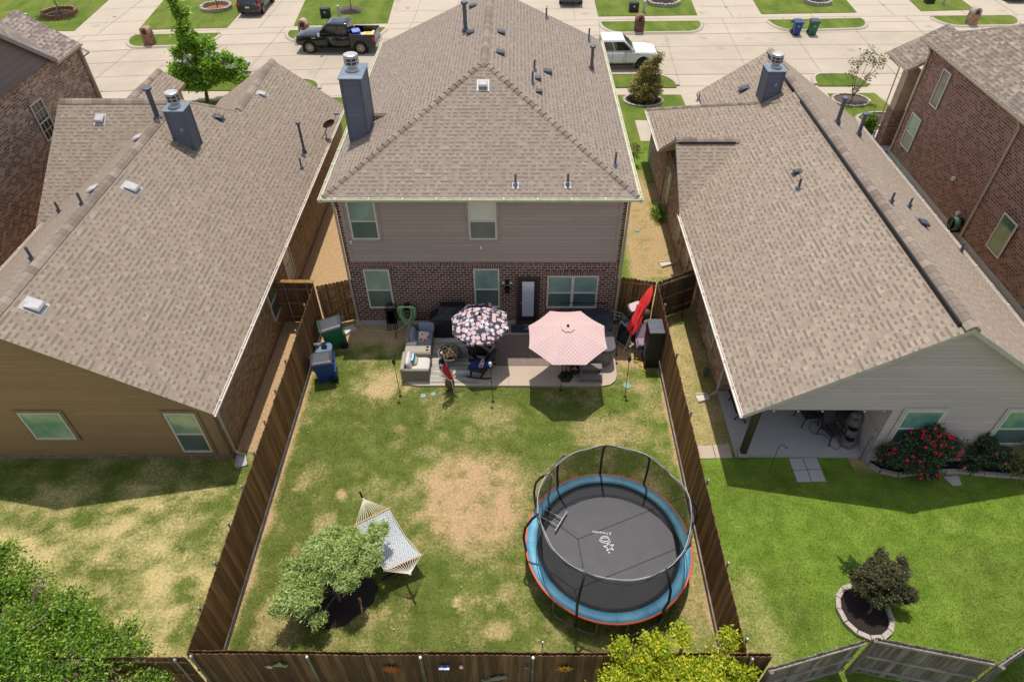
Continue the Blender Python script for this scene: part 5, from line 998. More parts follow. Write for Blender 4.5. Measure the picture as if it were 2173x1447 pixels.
BRW=weave_mat('upholstery_brown_grey',c3(104,92,84,1.0),c3(84,74,68,1.0),30)
t=thing('recliner_sofa','brown grey fabric armchair pushed into the fence corner behind the red umbrella','armchair',(4.85,19.9,0))
m=MB(); m.smooth=True; m.bbox(4.35,5.3,20.0,20.32,.1,.95,.1); m.build('backrest',BRW,t); m=MB(); m.bbox(4.5,5.2,19.35,20.0,.1,.48,.06); m.build('seat',plain('upholstery_dark',c3(56,52,52),.9),t)
m=MB(); m.bbox(5.02,5.33,19.3,20.0,.1,.66,.09); m.build('armrest',weave_mat('upholstery_light',c3(138,126,112,1.0),c3(110,100,90,1.0),20),t); m=MB(); m.bbox(4.6,5.25,19.0,19.35,.1,.42,.1); m.build('footrest',BRW,t)
t=thing('plastic_tub','white lidded plastic tub on top of the brown armchair','box',(4.55,20.1,.95)); m=MB(); m.m=Matrix.Translation((4.62,20.15,1.02))@Matrix.Rotation(.5,4,'Z')@Matrix.Rotation(.35,4,'X'); m.bbox(-.26,.26,-.16,.16,0,.14,.03); m.build('tub_body',WHITE,t); m=MB(); m.m=Matrix.Translation((4.62,20.15,1.02))@Matrix.Rotation(.5,4,'Z')@Matrix.Rotation(.35,4,'X'); m.bbox(-.28,.28,-.18,.18,.14,.165,.01); m.build('lid',plain('lid_pinkish',c3(226,204,200,.85)),t)
t=thing('framed_screen','silver framed black panel leaning beside the hot tub','screen',(4.15,18.9,0))
BL,BR_,TR_,TL=[Vector(q) for q in ((3.85, 19.23, 0.15),(4.31, 18.81, 0.05),(4.47, 19.06, 0.85),(3.99, 19.53, 0.95))]
def bil(u,v): return (BL.lerp(BR_,u)).lerp(TL.lerp(TR_,u),v)
nrm_=(BR_-BL).cross(TL-BL).normalized()*.03
def slab(m,u0,u1,v0,v1,k=1): P=[bil(u0,v0),bil(u1,v0),bil(u1,v1),bil(u0,v1)]; m.rings([[p-nrm_*k for p in P],[p+nrm_*k for p in P]],True,True)
m=MB(); slab(m,0,1,0,.08); slab(m,0,1,.93,1); slab(m,0,.09,.08,.93); slab(m,.91,1,.08,.93); m.build('frame',plain('alu_frame',c3(190,190,186,.8),.35,.4),t)
m=MB(); slab(m,.09,.91,.08,.93,.4); m.build('panel',rug_mat('screen_panel',[(.35,c3(28,28,34)),(.6,c3(60,58,66)),(.75,c3(96,94,98))],1,9),t)
t=thing('folding_ladder','aluminium folding frame lying between hot tub and fence','folding frame',(4.1,19.6,0))
m=MB()
for o_ in (0,.09,.2): m.tube([(3.72,19.98-o_,1.0-o_),(4.1,19.85-o_,1.02-o_),(4.5,19.45-o_,.75-o_)],.016,6)
for k in range(4): m.tube([(3.85+k*.17,19.98-k*.1,1.0-.04*k),(3.82+k*.17,19.72-k*.12,.78-.04*k)],.012,5)
m.build('frame',plain('alu',c3(176,180,184,.8),.3,.6),t)
m=MB(); m.ball(4.42,19.4,.72,.07,n=8,m=5); m.ball(4.3,19.55,.74,.06,n=8,m=5); m.build('hinge',STEEL,t)
t=thing('bicycle','dark small bicycle partly hidden behind the red umbrella','bicycle',(4.3,19.7,0)); 
for (x,y,r) in ((4.28,19.78,.22),(4.38,19.62,.16)):
    m=MB(); m.tube([(x+r*math.cos(a)*.8,y+r*math.cos(a)*.4,.62+r*math.sin(a)) for a in [2*PI*k/16 for k in range(16)]],.015,5,closed=True); m.build('wheel',BLACK,t)
m=MB(); m.tube([(4.28,19.78,.62),(4.35,19.7,.85),(4.38,19.62,.6)],.012,5); m.build('frame',BLACKM,t)
t=thing('stacked_patio_chairs','stack of black framed patio chairs with mauve slings beside black cabinet','chair',(4.78,18.85,0)); MAUVE=plain('sling_mauve',c3(150,128,140,.9),.8,var=.15)
for k in range(3):
    z=.42+.07*k; m=MB(); m.tube([(4.52+.02*k,18.35,z-.05),(4.52+.02*k,18.9,z),(4.56+.02*k,19.25,z+.5),(4.98,19.25,z+.5),(5.0,18.9,z),(4.98,18.35,z-.05)],.014,6); m.build('frame',BLACKM,t)
m=MB(); m.rings([[(4.56,18.42,.56),(4.95,18.42,.56)],[(4.56,18.86,.58),(4.96,18.86,.58)],[(4.6,19.2,1.02),(4.95,19.2,1.02)]],close=False); m.build('sling',MAUVE,t)
m=MB(); m.bbox(4.6,4.97,18.4,18.8,.58,.7,.03); m.build('seat_cushion',MAUVE,t)
m=MB(); m.tube([(4.5,18.3,.02),(4.5,18.32,.45),(4.95,18.32,.45),(4.95,18.3,.02)],.014,6); m.tube([(4.45,18.25,.1),(4.95,18.22,.1)],.014,6); m.build('leg',plain('frame_dark',c3(50,50,54),.4),t)
t=thing('storage_cabinet','tall black plastic cabinet standing against the right yard fence','cabinet',(5.08,18.2,0)); CAB=plain('cabinet_black',c3(34,32,32,1.1),.5,var=.25,scale=3)
m=MB(); m.bbox(4.82,5.34,17.86,18.6,0,1.78,.012); m.build('body',CAB,t); m=MB(); m.bbox(4.80,5.36,17.84,18.62,1.78,1.82,.012); m.build('top',plain('cabinet_top',c3(84,86,90,1.0),.35),t)
m=MB(); m.tube([(4.79,18.05,.95),(4.76,18.02,.8),(4.76,17.98,.6),(4.80,17.95,.5)],.014,6); m.build('hanging_strap',plain('strap_grey',c3(150,146,150)),t)
m=MB(); m.tube([(4.55,18.35,.06),(4.62,18.2,.03),(4.7,18.1,.08),(4.66,18.0,.04),(4.78,17.9,.06),(4.74,17.78,.03),(4.9,17.66,.02)],.02,6); m.tube([(4.6,18.3,.1),(4.5,18.2,.04),(4.58,18.12,.1)],.03,6); oo=m.build('yellow_strap',plain('strap_yellow',c3(222,196,60,.9),.6)); tag(solo(oo,(4.65,18.05,0)),'crumpled yellow strap on the ground at the cabinet foot','strap')
def disc(nm,lab,x,y,r,mat,cat='disc',grp=None):
    m=MB(); m.lathe([(r,0.0),(r,.03),(r*.85,.04)],x,y,14); oo=m.build(nm,mat); tag(solo(oo,(x,y,0)),lab,cat,grp)
TEAL=plain('lid_teal',c3(150,178,160,.72),.7)
disc('valve_cover','pale teal valve cover in lawn, left one of two near the flag',-3.38,16.42,.11,TEAL,'cover'); disc('valve_cover','pale teal valve cover in lawn between flag and its twin',-3.02,16.5,.1,TEAL,'cover'); disc('valve_cover','pale teal valve cover in lawn beside the right torch',4.08,16.95,.15,TEAL,'cover'); disc('valve_cover','green valve cover in the dirt between brick house and gabled house',5.75,27.0,.13,TEAL,'cover')
def splash(lab,x,y,rz,l=.6,mat=None):
    m=MB(); m.m=Matrix.Translation((x,y,0))@Matrix.Rotation(rz,4,'Z'); m.prism([(-.1,0),(.1,0),(.16,-l),(-.16,-l)],0,.05); m.prism([(-.13,0),(-.1,0),(-.16,-l),(-.2,-l)],0,.1); m.prism([(.1,0),(.13,0),(.2,-l),(.16,-l)],0,.1); oo=m.build('splash_block',mat or CONCG); tag(solo(oo,(x,y,0)),lab,'splash block')
splash('concrete splash block at the patio house left corner',-6.5,20.1,-.9,.5,TR_WH); splash('white splash block beside the covered porch downspout',6.95,16.4,-1.35,.45,TR_WH); splash('grey splash block at the tan house corner',-9.2,13.75,.3,.5); splash('pale splash block by the gabled house side wall',6.9,24.4,-1.3,.5,TR_WH)
# ---------------------------------------------------------------- wheeled bins
def bin_(lab,x,y,rz,body,lid,group=None,lidopen=0,name='wheeled_bin'):
    t=thing(name,lab,'bin',(x,y,.01),rz,group)
    b=L()
    def rr(w,d,z,r=.05): return rrect(-w/2,w/2,-d/2,d/2,r,z,4)
    b.rings([rr(.44,.5,.06),rr(.46,.54,.12),rr(.58,.68,.86),rr(.62,.74,.90),rr(.66,.78,.92),rr(.66,.78,1.0),rr(.60,.72,1.0)],True,True); b.box(-.24,.24,.3,.42,.1,.5); b.build('body',body,t)
    b=L(); b.m=Matrix.Translation((0,.36,1.0))@Matrix.Rotation(lidopen,4,'X')@Matrix.Translation((0,-.36,0)); b.rings([rr(.66,.78,.0),rr(.68,.80,.03),rr(.6,.7,.08),rr(.5,.6,.10),rr(.48,.56,.085)],True,True); b.build('lid',lid,t)
    b=L(); b.tube([(-.26,.40,.96),(-.26,.47,1.0),(.26,.47,1.0),(.26,.40,.96)],.018,6); b.build('handle',body,t)
    for sx in (-.28,.28): b=L(); b.lathe([(.05,-.03),(.13,-.03),(.14,-.01),(.14,.01),(.13,.03),(.05,.03)],0,0,16); b.v=[(z+sx,p+.30,q+.14) for p,q,z in b.v]; b.build('wheel',BLACK,t)
    b=L(); b.box(-.13,.13,-.335,-.325,.66,.68); b.ball(0,-.33,.73,.035,.01,.03,8,5); b.build('logo',WHITE,t)
    return t
GBIN=plain('bin_green',c3(22,104,66,.9),.4,var=.12); BBIN=plain('bin_blue',c3(28,62,128,.9),.4,var=.12); LIDB=plain('bin_lid_black',c3(70,72,76,.9),.4,var=.15,scale=3)
bg=bin_('big green wheeled bin with black lid against the left yard fence',-7.12,19.08,-1.2,GBIN,LIDB,lidopen=.08); bg.scale=(1.14,1.14,1.1)
bb=bin_('blue wheeled bin with black lid nearest the viewer on the left',-7.08,17.3,-1.35,BBIN,LIDB)
# small upholstered chair
t=thing('small_armchair','pale blue tub armchair between green and blue wheeled bins','armchair',(-7.45,18.25,0)); BLUEV=plain('velvet_grey_blue',c3(112,130,156,.9),.75,var=.1)
m=MB(); m.smooth=True; m.bbox(-7.65,-7.1,17.95,18.5,.08,.42,.05); m.build('seat',BLUEV,t)
m=MB(); rs=[]
for i in range(13):
    a=math.radians(-95+190*i/12); c=Vector((-7.42+.36*math.cos(a),18.22+.36*math.sin(a),0)); h_=.58+.16*math.cos(a); nn=Vector((math.cos(a),math.sin(a),0)); rs.append([c-nn*.07+Vector((0,0,.1)),c+nn*.09+Vector((0,0,.1)),c+nn*.12+Vector((0,0,h_-.06)),c+nn*.04+Vector((0,0,h_)),c-nn*.06+Vector((0,0,h_-.05))])
m.rings(rs,True,True); m.smooth=True; m.build('backrest',BLUEV,t)
for y in (17.86,18.58): m=MB(); m.smooth=True; m.tube([(-7.72,y,.5),(-7.35,y,.52)],[.075,.08],10); m.build('armrest',BLUEV,t)
# ---------------------------------------------------------------- trampoline
def net_mat():
    tt=NT('trampoline_net'); tt.fin(c3(46,42,40),.8,spec=.05); tr=tt.n('BsdfTransparent'); mx=tt.n('MixShader'); mx.inputs[0].default_value=.68
    tt.t.links.new(tr.outputs[0],mx.inputs[1]); tt.t.links.new(tt.b.outputs[0],mx.inputs[2]); tt.t.links.new(mx.outputs[0],tt.t.nodes['Material Output'].inputs[0]); return tt.m
TX,TY,TR,TH=2.62,10.04,2.33,.9
t=thing('trampoline','round trampoline with blue padding, orange rim and tall black safety net','trampoline',(TX,TY,0))
def circ(r,z,n=72,dx=0,dy=0): return [(TX+dx+r*math.cos(2*PI*k/n),TY+dy+r*math.sin(2*PI*k/n),z) for k in range(n)]
def padm():
    tt=NT('pad_blue'); p=tt.sep(tt.obj()); an=tt.math('ARCTAN2',p[1],p[0]); f=tt.math('FRACT',tt.math('MULTIPLY',an,12/(2*PI))); c=tt.mix(tt.rng(tt.noise(tt.obj(),1.5,4),.3,.7),c3(60,134,166,.95),c3(112,172,190,.95)); c=tt.mix(tt.rng(f,.0,.015,.7,0),c,c3(30,60,80)); return tt.fin(c,.5,tt.noise(tt.obj(),7,3),.6,.02)
m=MB(); m.smooth=True; m.rings([circ(TR,TH-.03),circ(TR,TH+.01),circ(TR-.12,TH+.03),circ(TR-.22,TH+.025),circ(TR-.30,TH-.005),circ(TR-.30,TH-.03)]); m.build('padding',padm(),t)
m=MB(); m.smooth=True; m.tube(circ(TR+.012,TH-.005),.03,8,closed=True); m.build('rim',plain('pad_orange',c3(226,96,60,.9),.5),t)
MATM=plain('jump_mat_black',c3(70,68,72,.92),.6,var=.14,scale=2.2,bump=.2,bscale=200)
m=MB(); m.poly(circ(TR-.40,TH-.03)); m.poly(circ(TR-.40,TH-.035)[::-1]); m.build('jump_mat',MATM,t)
m=MB(); m.rings([circ(TR-.42,TH-.025),circ(TR-.28,TH-.05)]); m.build('spring_band',plain('spring_band_black',c3(22,24,30),.7),t)
m=MB(); m.smooth=True; m.tube(circ(TR-.02,TH-.06),.028,8,closed=True); m.build('frame',GALV,t)
angs=[math.radians(a) for a in (244,302,7,57,90.5,125,150,186)]
for i in range(4):
    a0=math.radians((226,278,30,120)[i]); a1=math.radians((258,308,62,152)[i]); m=MB(); r=TR-.02
    m.tube([(TX+r*math.cos(a0),TY+r*math.sin(a0),TH-.08),(TX+r*math.cos(a0),TY+r*math.sin(a0),.12),(TX+r*math.cos(a0+.06),TY+r*math.sin(a0+.06),.03),(TX+r*math.cos((a0+a1)/2),TY+r*math.sin((a0+a1)/2),.03),(TX+r*math.cos(a1-.06),TY+r*math.sin(a1-.06),.03),(TX+r*math.cos(a1),TY+r*math.sin(a1),.12),(TX+r*math.cos(a1),TY+r*math.sin(a1),TH-.08)],.024,8); m.build('leg',GALV,t)
NR_,NZ=2.04,2.72
for a in angs:
    m=MB(); m.smooth=True; c,s=math.cos(a),math.sin(a); m.tube([(TX+(TR-.02)*c,TY+(TR-.02)*s,.15),(TX+(TR+.03)*c,TY+(TR+.03)*s,1.0),(TX+(TR+.10)*c,TY+(TR+.10)*s,1.6),(TX+(TR+.05)*c,TY+(TR+.05)*s,2.1),(TX+(TR-.12)*c,TY+(TR-.12)*s,2.5),(TX+(NR_+.0)*c,TY+NR_*s,NZ)],.036,8); m.build('net_pole',BLACK,t)
def topz(a): 
    d=min(abs((a-b+PI)%(2*PI)-PI) for b in angs); return NZ-.13*min(1,d/.45)**1.5
nt_=96; AA=[2*PI*k/nt_ for k in range(nt_)]
m=MB(); m.smooth=True; m.tube([(TX+(NR_+.02*math.sin(9*a))*math.cos(a),TY+(NR_+.02*math.sin(9*a))*math.sin(a),topz(a)) for a in AA],.016,6,closed=True); m.build('top_ring',plain('ring_grey',c3(104,102,102,.9),.4),t)
m=MB(); m.smooth=True; m.tube([(TX+(NR_+.05)*math.cos(a),TY+(NR_+.05)*math.sin(a),topz(a)-.06-.03*math.sin(13*a)) for a in AA],.013,5,closed=True); m.build('net_hem',BLACK,t)
m=MB(); m.tube([(TX+(NR_+.03*math.sin(5*a))*math.cos(a),TY+(NR_+.03*math.sin(5*a))*math.sin(a),topz(a)+.02+.03*math.sin(7*a)) for a in AA],.007,4,closed=True); m.build('net_lacing',WHITE,t)
m=MB(); m.smooth=True; rs=[]
for q in range(9):
    f=q/8; rs.append([(TX+r*math.cos(a),TY+r*math.sin(a),(TH-.02)*(1-f)+topz(a)*f) for a in AA for r in [(TR-.40)*(1-f)+NR_*f-.10*math.sin(PI*f)*(.6+.4*math.cos(8*a))]])
m.rings(rs); m.build('safety_net',net_mat(),t)
m=MB(); m.tube([(TX-1.63,TY+1.15,TH+.0),(TX-1.7,TY+1.0,1.6),(TX-1.62,TY+1.2,2.5)],.03,6); m.tube([(TX-1.85,TY+.95,TH),(TX-1.88,TY+.8,1.7),(TX-1.72,TY+1.1,2.5)],.012,5); m.build('door_flap',WHITE,t)
m=MB()
for a,b in (((1.06,10.62),(1.58,11.40)),): 
    pass
m.tube([(1.12,10.35,1.0),(1.50,11.0,1.0)],.022,6); 
for s in (.25,.62): 
    x=1.12+.38*s; y=10.35+.65*s; m.tube([(x,y,1.0),(x-.5,y+.34,.96)],.018,6)
m.build('ladder',plain('ladder_grey',c3(130,132,130),.4,.4),t)
m=MB()
for pl in MAT_LINES:
    for a,b in zip(pl[:-1],pl[1:]):
        a=Vector(a+(TH-.026,)); b=Vector(b+(TH-.026,)); n_=Vector((-(b-a).y,(b-a).x,0)).normalized()*.014; m.poly([a-n_,b-n_,b+n_,a+n_])
m.build('mat_dark_line',plain('line_black',c3(34,32,34),.7),t)  # dark strips stand for cord shadows and straps across the mat
# logo on the mat: swirl, star and small lettering
LOG=plain('mat_print_white',c3(222,222,222,.9),.6); Zt=TH-.024
def flat(m,pts,w): 
    for a,b in zip(pts[:-1],pts[1:]):
        a=Vector((a[0],a[1],0)); b=Vector((b[0],b[1],0)); d=(b-a); 
        if d.length<1e-6: continue
        d.normalize(); n=Vector((-d.y,d.x,0))*w; e=d*w*.5; m.poly([(a-n-e)[:2]+(Zt,),(b-n+e)[:2]+(Zt,),(b+n+e)[:2]+(Zt,),(a+n-e)[:2]+(Zt,)])
m=MB(); lx,ly=2.62,9.95
flat(m,[(lx-.08+(.11+.01*i*.2)*math.cos(i*.5),ly+.26+(.07)*math.sin(i*.5)-.004*i) for i in range(26)],.010)
st=[(lx+.02+(.06 if k%2 else .17)*math.cos(PI*k/5+.5),ly-.02+(.06 if k%2 else .15)*math.sin(PI*k/5+.5)) for k in range(11)]; flat(m,st,.009); flat(m,[(lx-.02,ly-.2),(lx+.02,ly-.2)],.014)
m.build('logo',LOG,t)
cu_=bpy.data.curves.new('lettering','FONT'); cu_.body='JJ Trampoline'; cu_.size=.1; cu_.extrude=.001; co_=bpy.data.objects.new('lettering',cu_); COL.objects.link(co_)
dg=bpy.context.evaluated_depsgraph_get(); me_=bpy.data.meshes.new_from_object(co_.evaluated_get(dg)); bpy.data.objects.remove(co_); lo=bpy.data.objects.new('lettering',me_); COL.objects.link(lo); me_.materials.append(LOG); lo.parent=t; lo.location=(lx+.12-TX,ly+.42-TY,Zt+.002); lo.rotation_euler=(0,0,PI-.12)
# ---------------------------------------------------------------- hammock
t=thing('hammock','white and grey patterned quilted hammock on a metal stand','hammock',(-3.7,10.2,0))
B0=[Vector((-4.69,10.62,.86)),Vector((-3.80,11.16,.86))]; B1=[Vector((-3.64,9.20,.82)),Vector((-2.68,9.68,.82))]; H0=Vector((-4.55,11.35,1.08)); H1=Vector((-2.9,9.02,1.0))
def hmat():
    tt=NT('hammock_fabric'); p=tt.n('Mapping'); tt.t.links.new(tt.obj(),p.inputs[0]); p.inputs['Rotation'].default_value=(0,0,math.radians(-57)); q=tt.sep(p.outputs[0]); s=.16
    a=tt.math('SUBTRACT',tt.math('FRACT',tt.math('DIVIDE',q[0],s)),.5); b=tt.math('SUBTRACT',tt.math('FRACT',tt.math('DIVIDE',q[1],s*1.2)),.5); d=tt.math('SQRT',tt.math('ADD',tt.math('MULTIPLY',a,a),tt.math('MULTIPLY',b,b)))
    w=tt.math('ADD',.5,tt.math('MULTIPLY',tt.math('SINE',tt.math('MULTIPLY',d,26)),.5)); dd=tt.math('ABSOLUTE',tt.math('SUBTRACT',tt.math('ABSOLUTE',a),tt.math('ABSOLUTE',b))); w=tt.math('MINIMUM',w,tt.rng(dd,.02,.08))
    return tt.fin(tt.mix(tt.math('MULTIPLY',tt.math('SUBTRACT',1.0,w),.75),c3(228,228,226,.84),c3(92,108,122,.9)),.85,tt.noise(tt.obj(),4,3),.3,.02)
m=MB(); m.smooth=True; rs=[]
for i in range(13):
    f=i/12; r=[]
    for j in range(9): g_=j/8; p=B0[0].lerp(B0[1],g_).lerp(B1[0].lerp(B1[1],g_),f); p=p-Vector((0,0,.36*math.sin(PI*f)+.03*math.sin(PI*g_)*math.sin(PI*f))); 
    # recompute full row
    for j in range(9):
        g_=j/8; p=B0[0].lerp(B0[1],g_).lerp(B1[0].lerp(B1[1],g_),f); ctr=B0[0].lerp(B0[1],.5).lerp(B1[0].lerp(B1[1],.5),f); p=ctr+(p-ctr)*(1-.05*math.sin(PI*f)); r.append(p-Vector((0,0,.3*math.sin(PI*f)+.06*math.sin(PI*g_)*math.sin(PI*f))))
    rs.append(r)
m.rings(rs,close=False); m.rings([[p-Vector((0,0,.03)) for p in r][::-1] for r in rs],close=False); fab=m.build('fabric',hmat(),t)
WDB=plain('spreader_wood',c3(206,166,112,.9),.6)
for b in (B0,B1): m=MB(); d=(b[1]-b[0]).normalized()*.05; m.tube([b[0]-d,b[1]+d],.022,8); m.build('spreader_bar',WDB,t)
ROPE=plain('rope_cream',c3(222,212,190,.9),.8)
for b,h in ((B0,H0),(B1,H1)):
    m=MB(); 
    for k in range(14): m.tube([b[0].lerp(b[1],k/13),h],.009,5)
    m.tube([h+Vector((.03*math.cos(a),.03*math.sin(a),0)) for a in (0,1,2,3,4,5)],.012,5,closed=True); m.build('rope_fan',ROPE,t)
m=MB(); m.tube([B0[0],B1[0]-Vector((0,0,0))][:1]+[B0[0].lerp(B1[0],.5)-Vector((0,0,.3)),B1[0]],.009,5); m.tube([B0[1],B0[1].lerp(B1[1],.5)-Vector((0,0,.3)),B1[1]],.009,5); m.build('edge_rope',ROPE,t)
m=MB(); ax_=(H1-H0); ax_.z=0; ax_.normalize(); nn=Vector((-ax_.y,ax_.x,0)); E0=H0-ax_*.22+Vector((0,0,.12)); E1=H1+ax_*.12+Vector((0,0,.05)); G0=H0+ax_*.75; G0.z=.05; G1=H1-ax_*.75; G1.z=.05
m.tube([E0,H0.lerp(G0,.3)-ax_*.1,G0,G1,H1.lerp(G1,.3)+ax_*.05,E1],.028,8); m.build('stand_beam',BLACKM,t)
for g_ in (G0+ax_*.05,G1-ax_*.05): m=MB(); m.tube([g_-nn*.6,g_+nn*.6],.025,8); m.build('stand_foot',BLACKM,t)
oo=cushion(None,(0,0,0),(.5,.26,.12),fab.data.materials[0],name='hammock_pillow'); oo.location=(-4.02,10.72,.80); oo.rotation_euler=(0,0,.55); tag(oo,'small patterned pillow at the far end of the hammock','pillow')
# ---------------------------------------------------------------- plants
def crown(name,blobs,nclump,per,leaf,mat,parent,off,tint=(.2,.8),shell=.55,spread=.09,up=.4,flat=1.0,long=1.9,light=None,cut=None,sub=0):
    if sub:
        nb=[]
        for b in blobs:
            for k in range(sub):
                d=RNG.normal(size=3); d[2]=abs(d[2])*.9-.15; d/=np.linalg.norm(d); r=RNG.uniform(.35,.9); q=RNG.uniform(.3,.52); nb.append((b[0]+d[0]*r*b[3],b[1]+d[1]*r*b[4],b[2]+d[2]*r*b[5],b[3]*q,b[4]*q,b[5]*q*.9))
        blobs=nb
    P=[];T=[]
    vol=np.array([b[3]*b[4]*b[5] for b in blobs])**(2/3); cnt=np.maximum(1,(vol/vol.sum()*nclump)).astype(int)
    for b,c in zip(blobs,cnt):
        d=RNG.normal(size=(c,3)); d/=np.linalg.norm(d,axis=1,keepdims=True); r=(shell+(1-shell)*RNG.random((c,1))**.6)*(1+.12*RNG.normal(size=(c,1))); cc=np.array(b[:3])+d*r*np.array(b[3:6]); tc=RNG.random(c)
        n=c*per; idx=np.repeat(np.arange(c),per); q=cc[idx]+RNG.normal(size=(n,3))*spread*(.6+.8*tc[idx,None]); P.append(q); T.append(tint[0]+(tint[1]-tint[0])*(.45*tc[idx]+.55*RNG.random(n)))
    P=np.concatenate(P); T=np.concatenate(T); 
    k=P[:,2]>.03
    if cut is not None: k&=cut(P)
    P=P[k];T=T[k];n=len(P)
    a=RNG.normal(size=(n,3)); a[:,2]*=.5; a/=np.linalg.norm(a,axis=1,keepdims=True); nrm=RNG.normal(size=(n,3)); nrm[:,2]=np.abs(nrm[:,2])+up; b_=np.cross(nrm,a); b_/=np.linalg.norm(b_,axis=1,keepdims=True)+1e-9
    s=leaf*RNG.uniform(.6,1.35,(n,1)); a=a*s*long*.5; b_=b_*s*.5
    V=np.stack([P-a,P+b_*.9-a*.1,P+a,P-b_*.9-a*.1],1).reshape(-1,3)
    return fastmesh(name,V,n,4,T,mat,parent,off)
def branches(par,base,blobs,r0,mat,name='trunk',lean=.3,twigs=4,fork=.35,seed=1,tr=.012):
    rd=random.Random(seed); m=MB(); base=Vector(base); 
    top=Vector((sum(b[0] for b in blobs)/len(blobs),sum(b[1] for b in blobs)/len(blobs),sum(b[2] for b in blobs)/len(blobs))); fk_=base.lerp(top,fork); fk_.x=base.x+(top.x-base.x)*fork*.6; fk_.y=base.y+(top.y-base.y)*fork*.6
    m.tube([base,base.lerp(fk_,.5)+Vector((.02,-.02,0)),fk_],[r0*1.25,r0,r0*.85],9)
    for b in blobs:
        c=Vector(b[:3]); mid=fk_.lerp(c,.5)+Vector((rd.uniform(-.1,.1),rd.uniform(-.1,.1),.08*(c-fk_).length)); m.tube([fk_,mid,c],[r0*.55,r0*.38,r0*.2],7)
        for k in range(twigs):
            d=Vector((rd.gauss(0,1),rd.gauss(0,1),rd.gauss(.2,.8))).normalized(); e=c+Vector((d.x*b[3],d.y*b[4],d.z*b[5]))*rd.uniform(.7,1.05); m.tube([mid.lerp(c,rd.random()),(mid.lerp(c,.7)+e)/2,e],[r0*.2,r0*.12,tr*.5],5)
    return m.build(name,mat,par)
BARK=wood_mat('bark_grey_brown',c3(92,76,62,.9),c3(140,122,104,.9),tint=False); BARKL=wood_mat('bark_pale',c3(150,132,112,.85),c3(180,164,144,.85),tint=False)
def ring_bed(lab,cx,cy,rx,ry,mulch,n=16,h=.1,w=.1,mat=None,blocks=True,rot=0,nm='garden_bed'):
    t=thing(nm,lab,'garden bed',(cx,cy,0)); m=MB(); c,s=math.cos(rot),math.sin(rot)
    def pt(a,k): x=rx*k*math.cos(a); y=ry*k*math.sin(a); return (cx+x*c-y*s,cy+x*s+y*c)
    wb=(lambda a:1) if blocks else (lambda a:1+.05*math.sin(3*a+1)+.035*math.sin(7*a)+.025*math.sin(13*a+2)); rs=[[pt(2*PI*i/40,k*wb(2*PI*i/40))+(z,) for i in range(40)] for k,z in ((1.0,.02),(.8,.05),(.4,.07),(.02,.08))]; m.rings(rs,False,True); m.build('mulch',mulch,t)
    if blocks:
        m=MB(); st_=2*PI/n
        for i in range(n):
            a=i*st_; b=(i+1)*st_-.035; k=w/min(rx,ry); m.ct=random.random(); hh=h*random.uniform(.9,1.1)
            m.prism([pt(a,1-k*.0),pt(b,1-k*.0),pt(b,1+k),pt(a,1+k)][::-1],0,hh)
        m.build('edging_blocks',mat or STONE,t)
    return t
# bushy tree in the yard
ring_bed('dark mulch bed under the bushy green tree left of the hammock',-5.0,8.72,1.1,.72,MULCH,blocks=False,rot=.35)
t=thing('bushy_tree','bushy grey green tree leaning over mulch beside the hammock','tree',(-5.0,8.75,0))
blobs=[(-5.55,8.55,1.25,.6,.55,.45),(-5.9,8.15,1.05,.5,.45,.38),(-5.35,9.3,1.45,.6,.6,.45),(-4.8,9.1,1.6,.6,.5,.42),(-4.45,9.55,1.5,.45,.38,.32),(-3.95,10.0,1.35,.3,.38,.26),(-4.1,9.2,1.3,.38,.33,.28),(-4.95,9.85,1.25,.5,.42,.34),(-5.9,8.9,1.1,.45,.5,.35),(-5.25,7.85,.75,.28,.22,.2),(-4.6,8.65,1.5,.42,.32,.3)]
branches(t,(-4.95,8.7,0),blobs,.055,BARK,twigs=6,fork=.3,seed=3)
LF1=leaf_mat('leaf_grey_green',[(0,c3(100,128,52,1.05)),(.35,c3(146,170,84,1.05)),(.7,c3(182,196,118,1.05)),(1,c3(214,220,166,1.05))],.5,.35)
crown('crown',blobs,2300,24,.03,LF1,t,(-5.0,8.75,0),(.0,1),.3,.055,.1,long=3.4,sub=14)
t=thing('garden_figurine','small tan garden figurine on a stake in the black mulch','figurine',(-4.32,8.62,0)); m=MB(); m.lathe([(.02,.0),(.03,.12),(.05,.2),(.035,.28),(.045,.34),(.03,.39)],-4.32,8.62,9); m.build('figure',plain('clay_tan',c3(170,126,84),.8),t); m=MB(); m.tube([(-4.32,8.6,.08),(-4.26,8.38,.02)],.02,6); m.build('stake',WDB,t)
# yellow-green shrub over the back fence
t=thing('yellow_green_shrub','tall yellow-green flowering shrub rising over the back fence at lower right','shrub',(3.6,5.9,0))
blobs=[(3.4,6.1,2.0,.85,.5,.45),(2.6,5.7,1.75,.75,.5,.4),(4.3,6.1,1.9,.7,.5,.45),(4.9,6.25,1.65,.5,.4,.35),(3.1,5.3,1.7,.8,.5,.5),(4.3,5.4,1.6,.8,.5,.5),(2.0,5.5,1.5,.35,.35,.28),(2.55,6.5,2.2,.3,.25,.3),(4.0,6.9,2.15,.25,.3,.25),(3.3,6.55,2.35,.4,.25,.3),(5.1,6.9,1.9,.22,.3,.3),(5.5,6.3,1.5,.3,.3,.25),(5.3,5.6,1.5,.4,.4,.35)]
branches(t,(3.5,5.7,0),blobs,.06,BARKL,twigs=14,fork=.4,seed=5,tr=.01)
LF2=leaf_mat('leaf_yellow_green',[(0,c3(96,124,26,1.0)),(.35,c3(148,172,38,1.0)),(.7,c3(206,204,46,1.0)),(1,c3(236,224,72,1.0))],.5,.4)
crown('crown',blobs,1500,20,.042,LF2,t,(3.6,5.9,0),(.0,1),.4,.075,.15,long=2.0,sub=12)
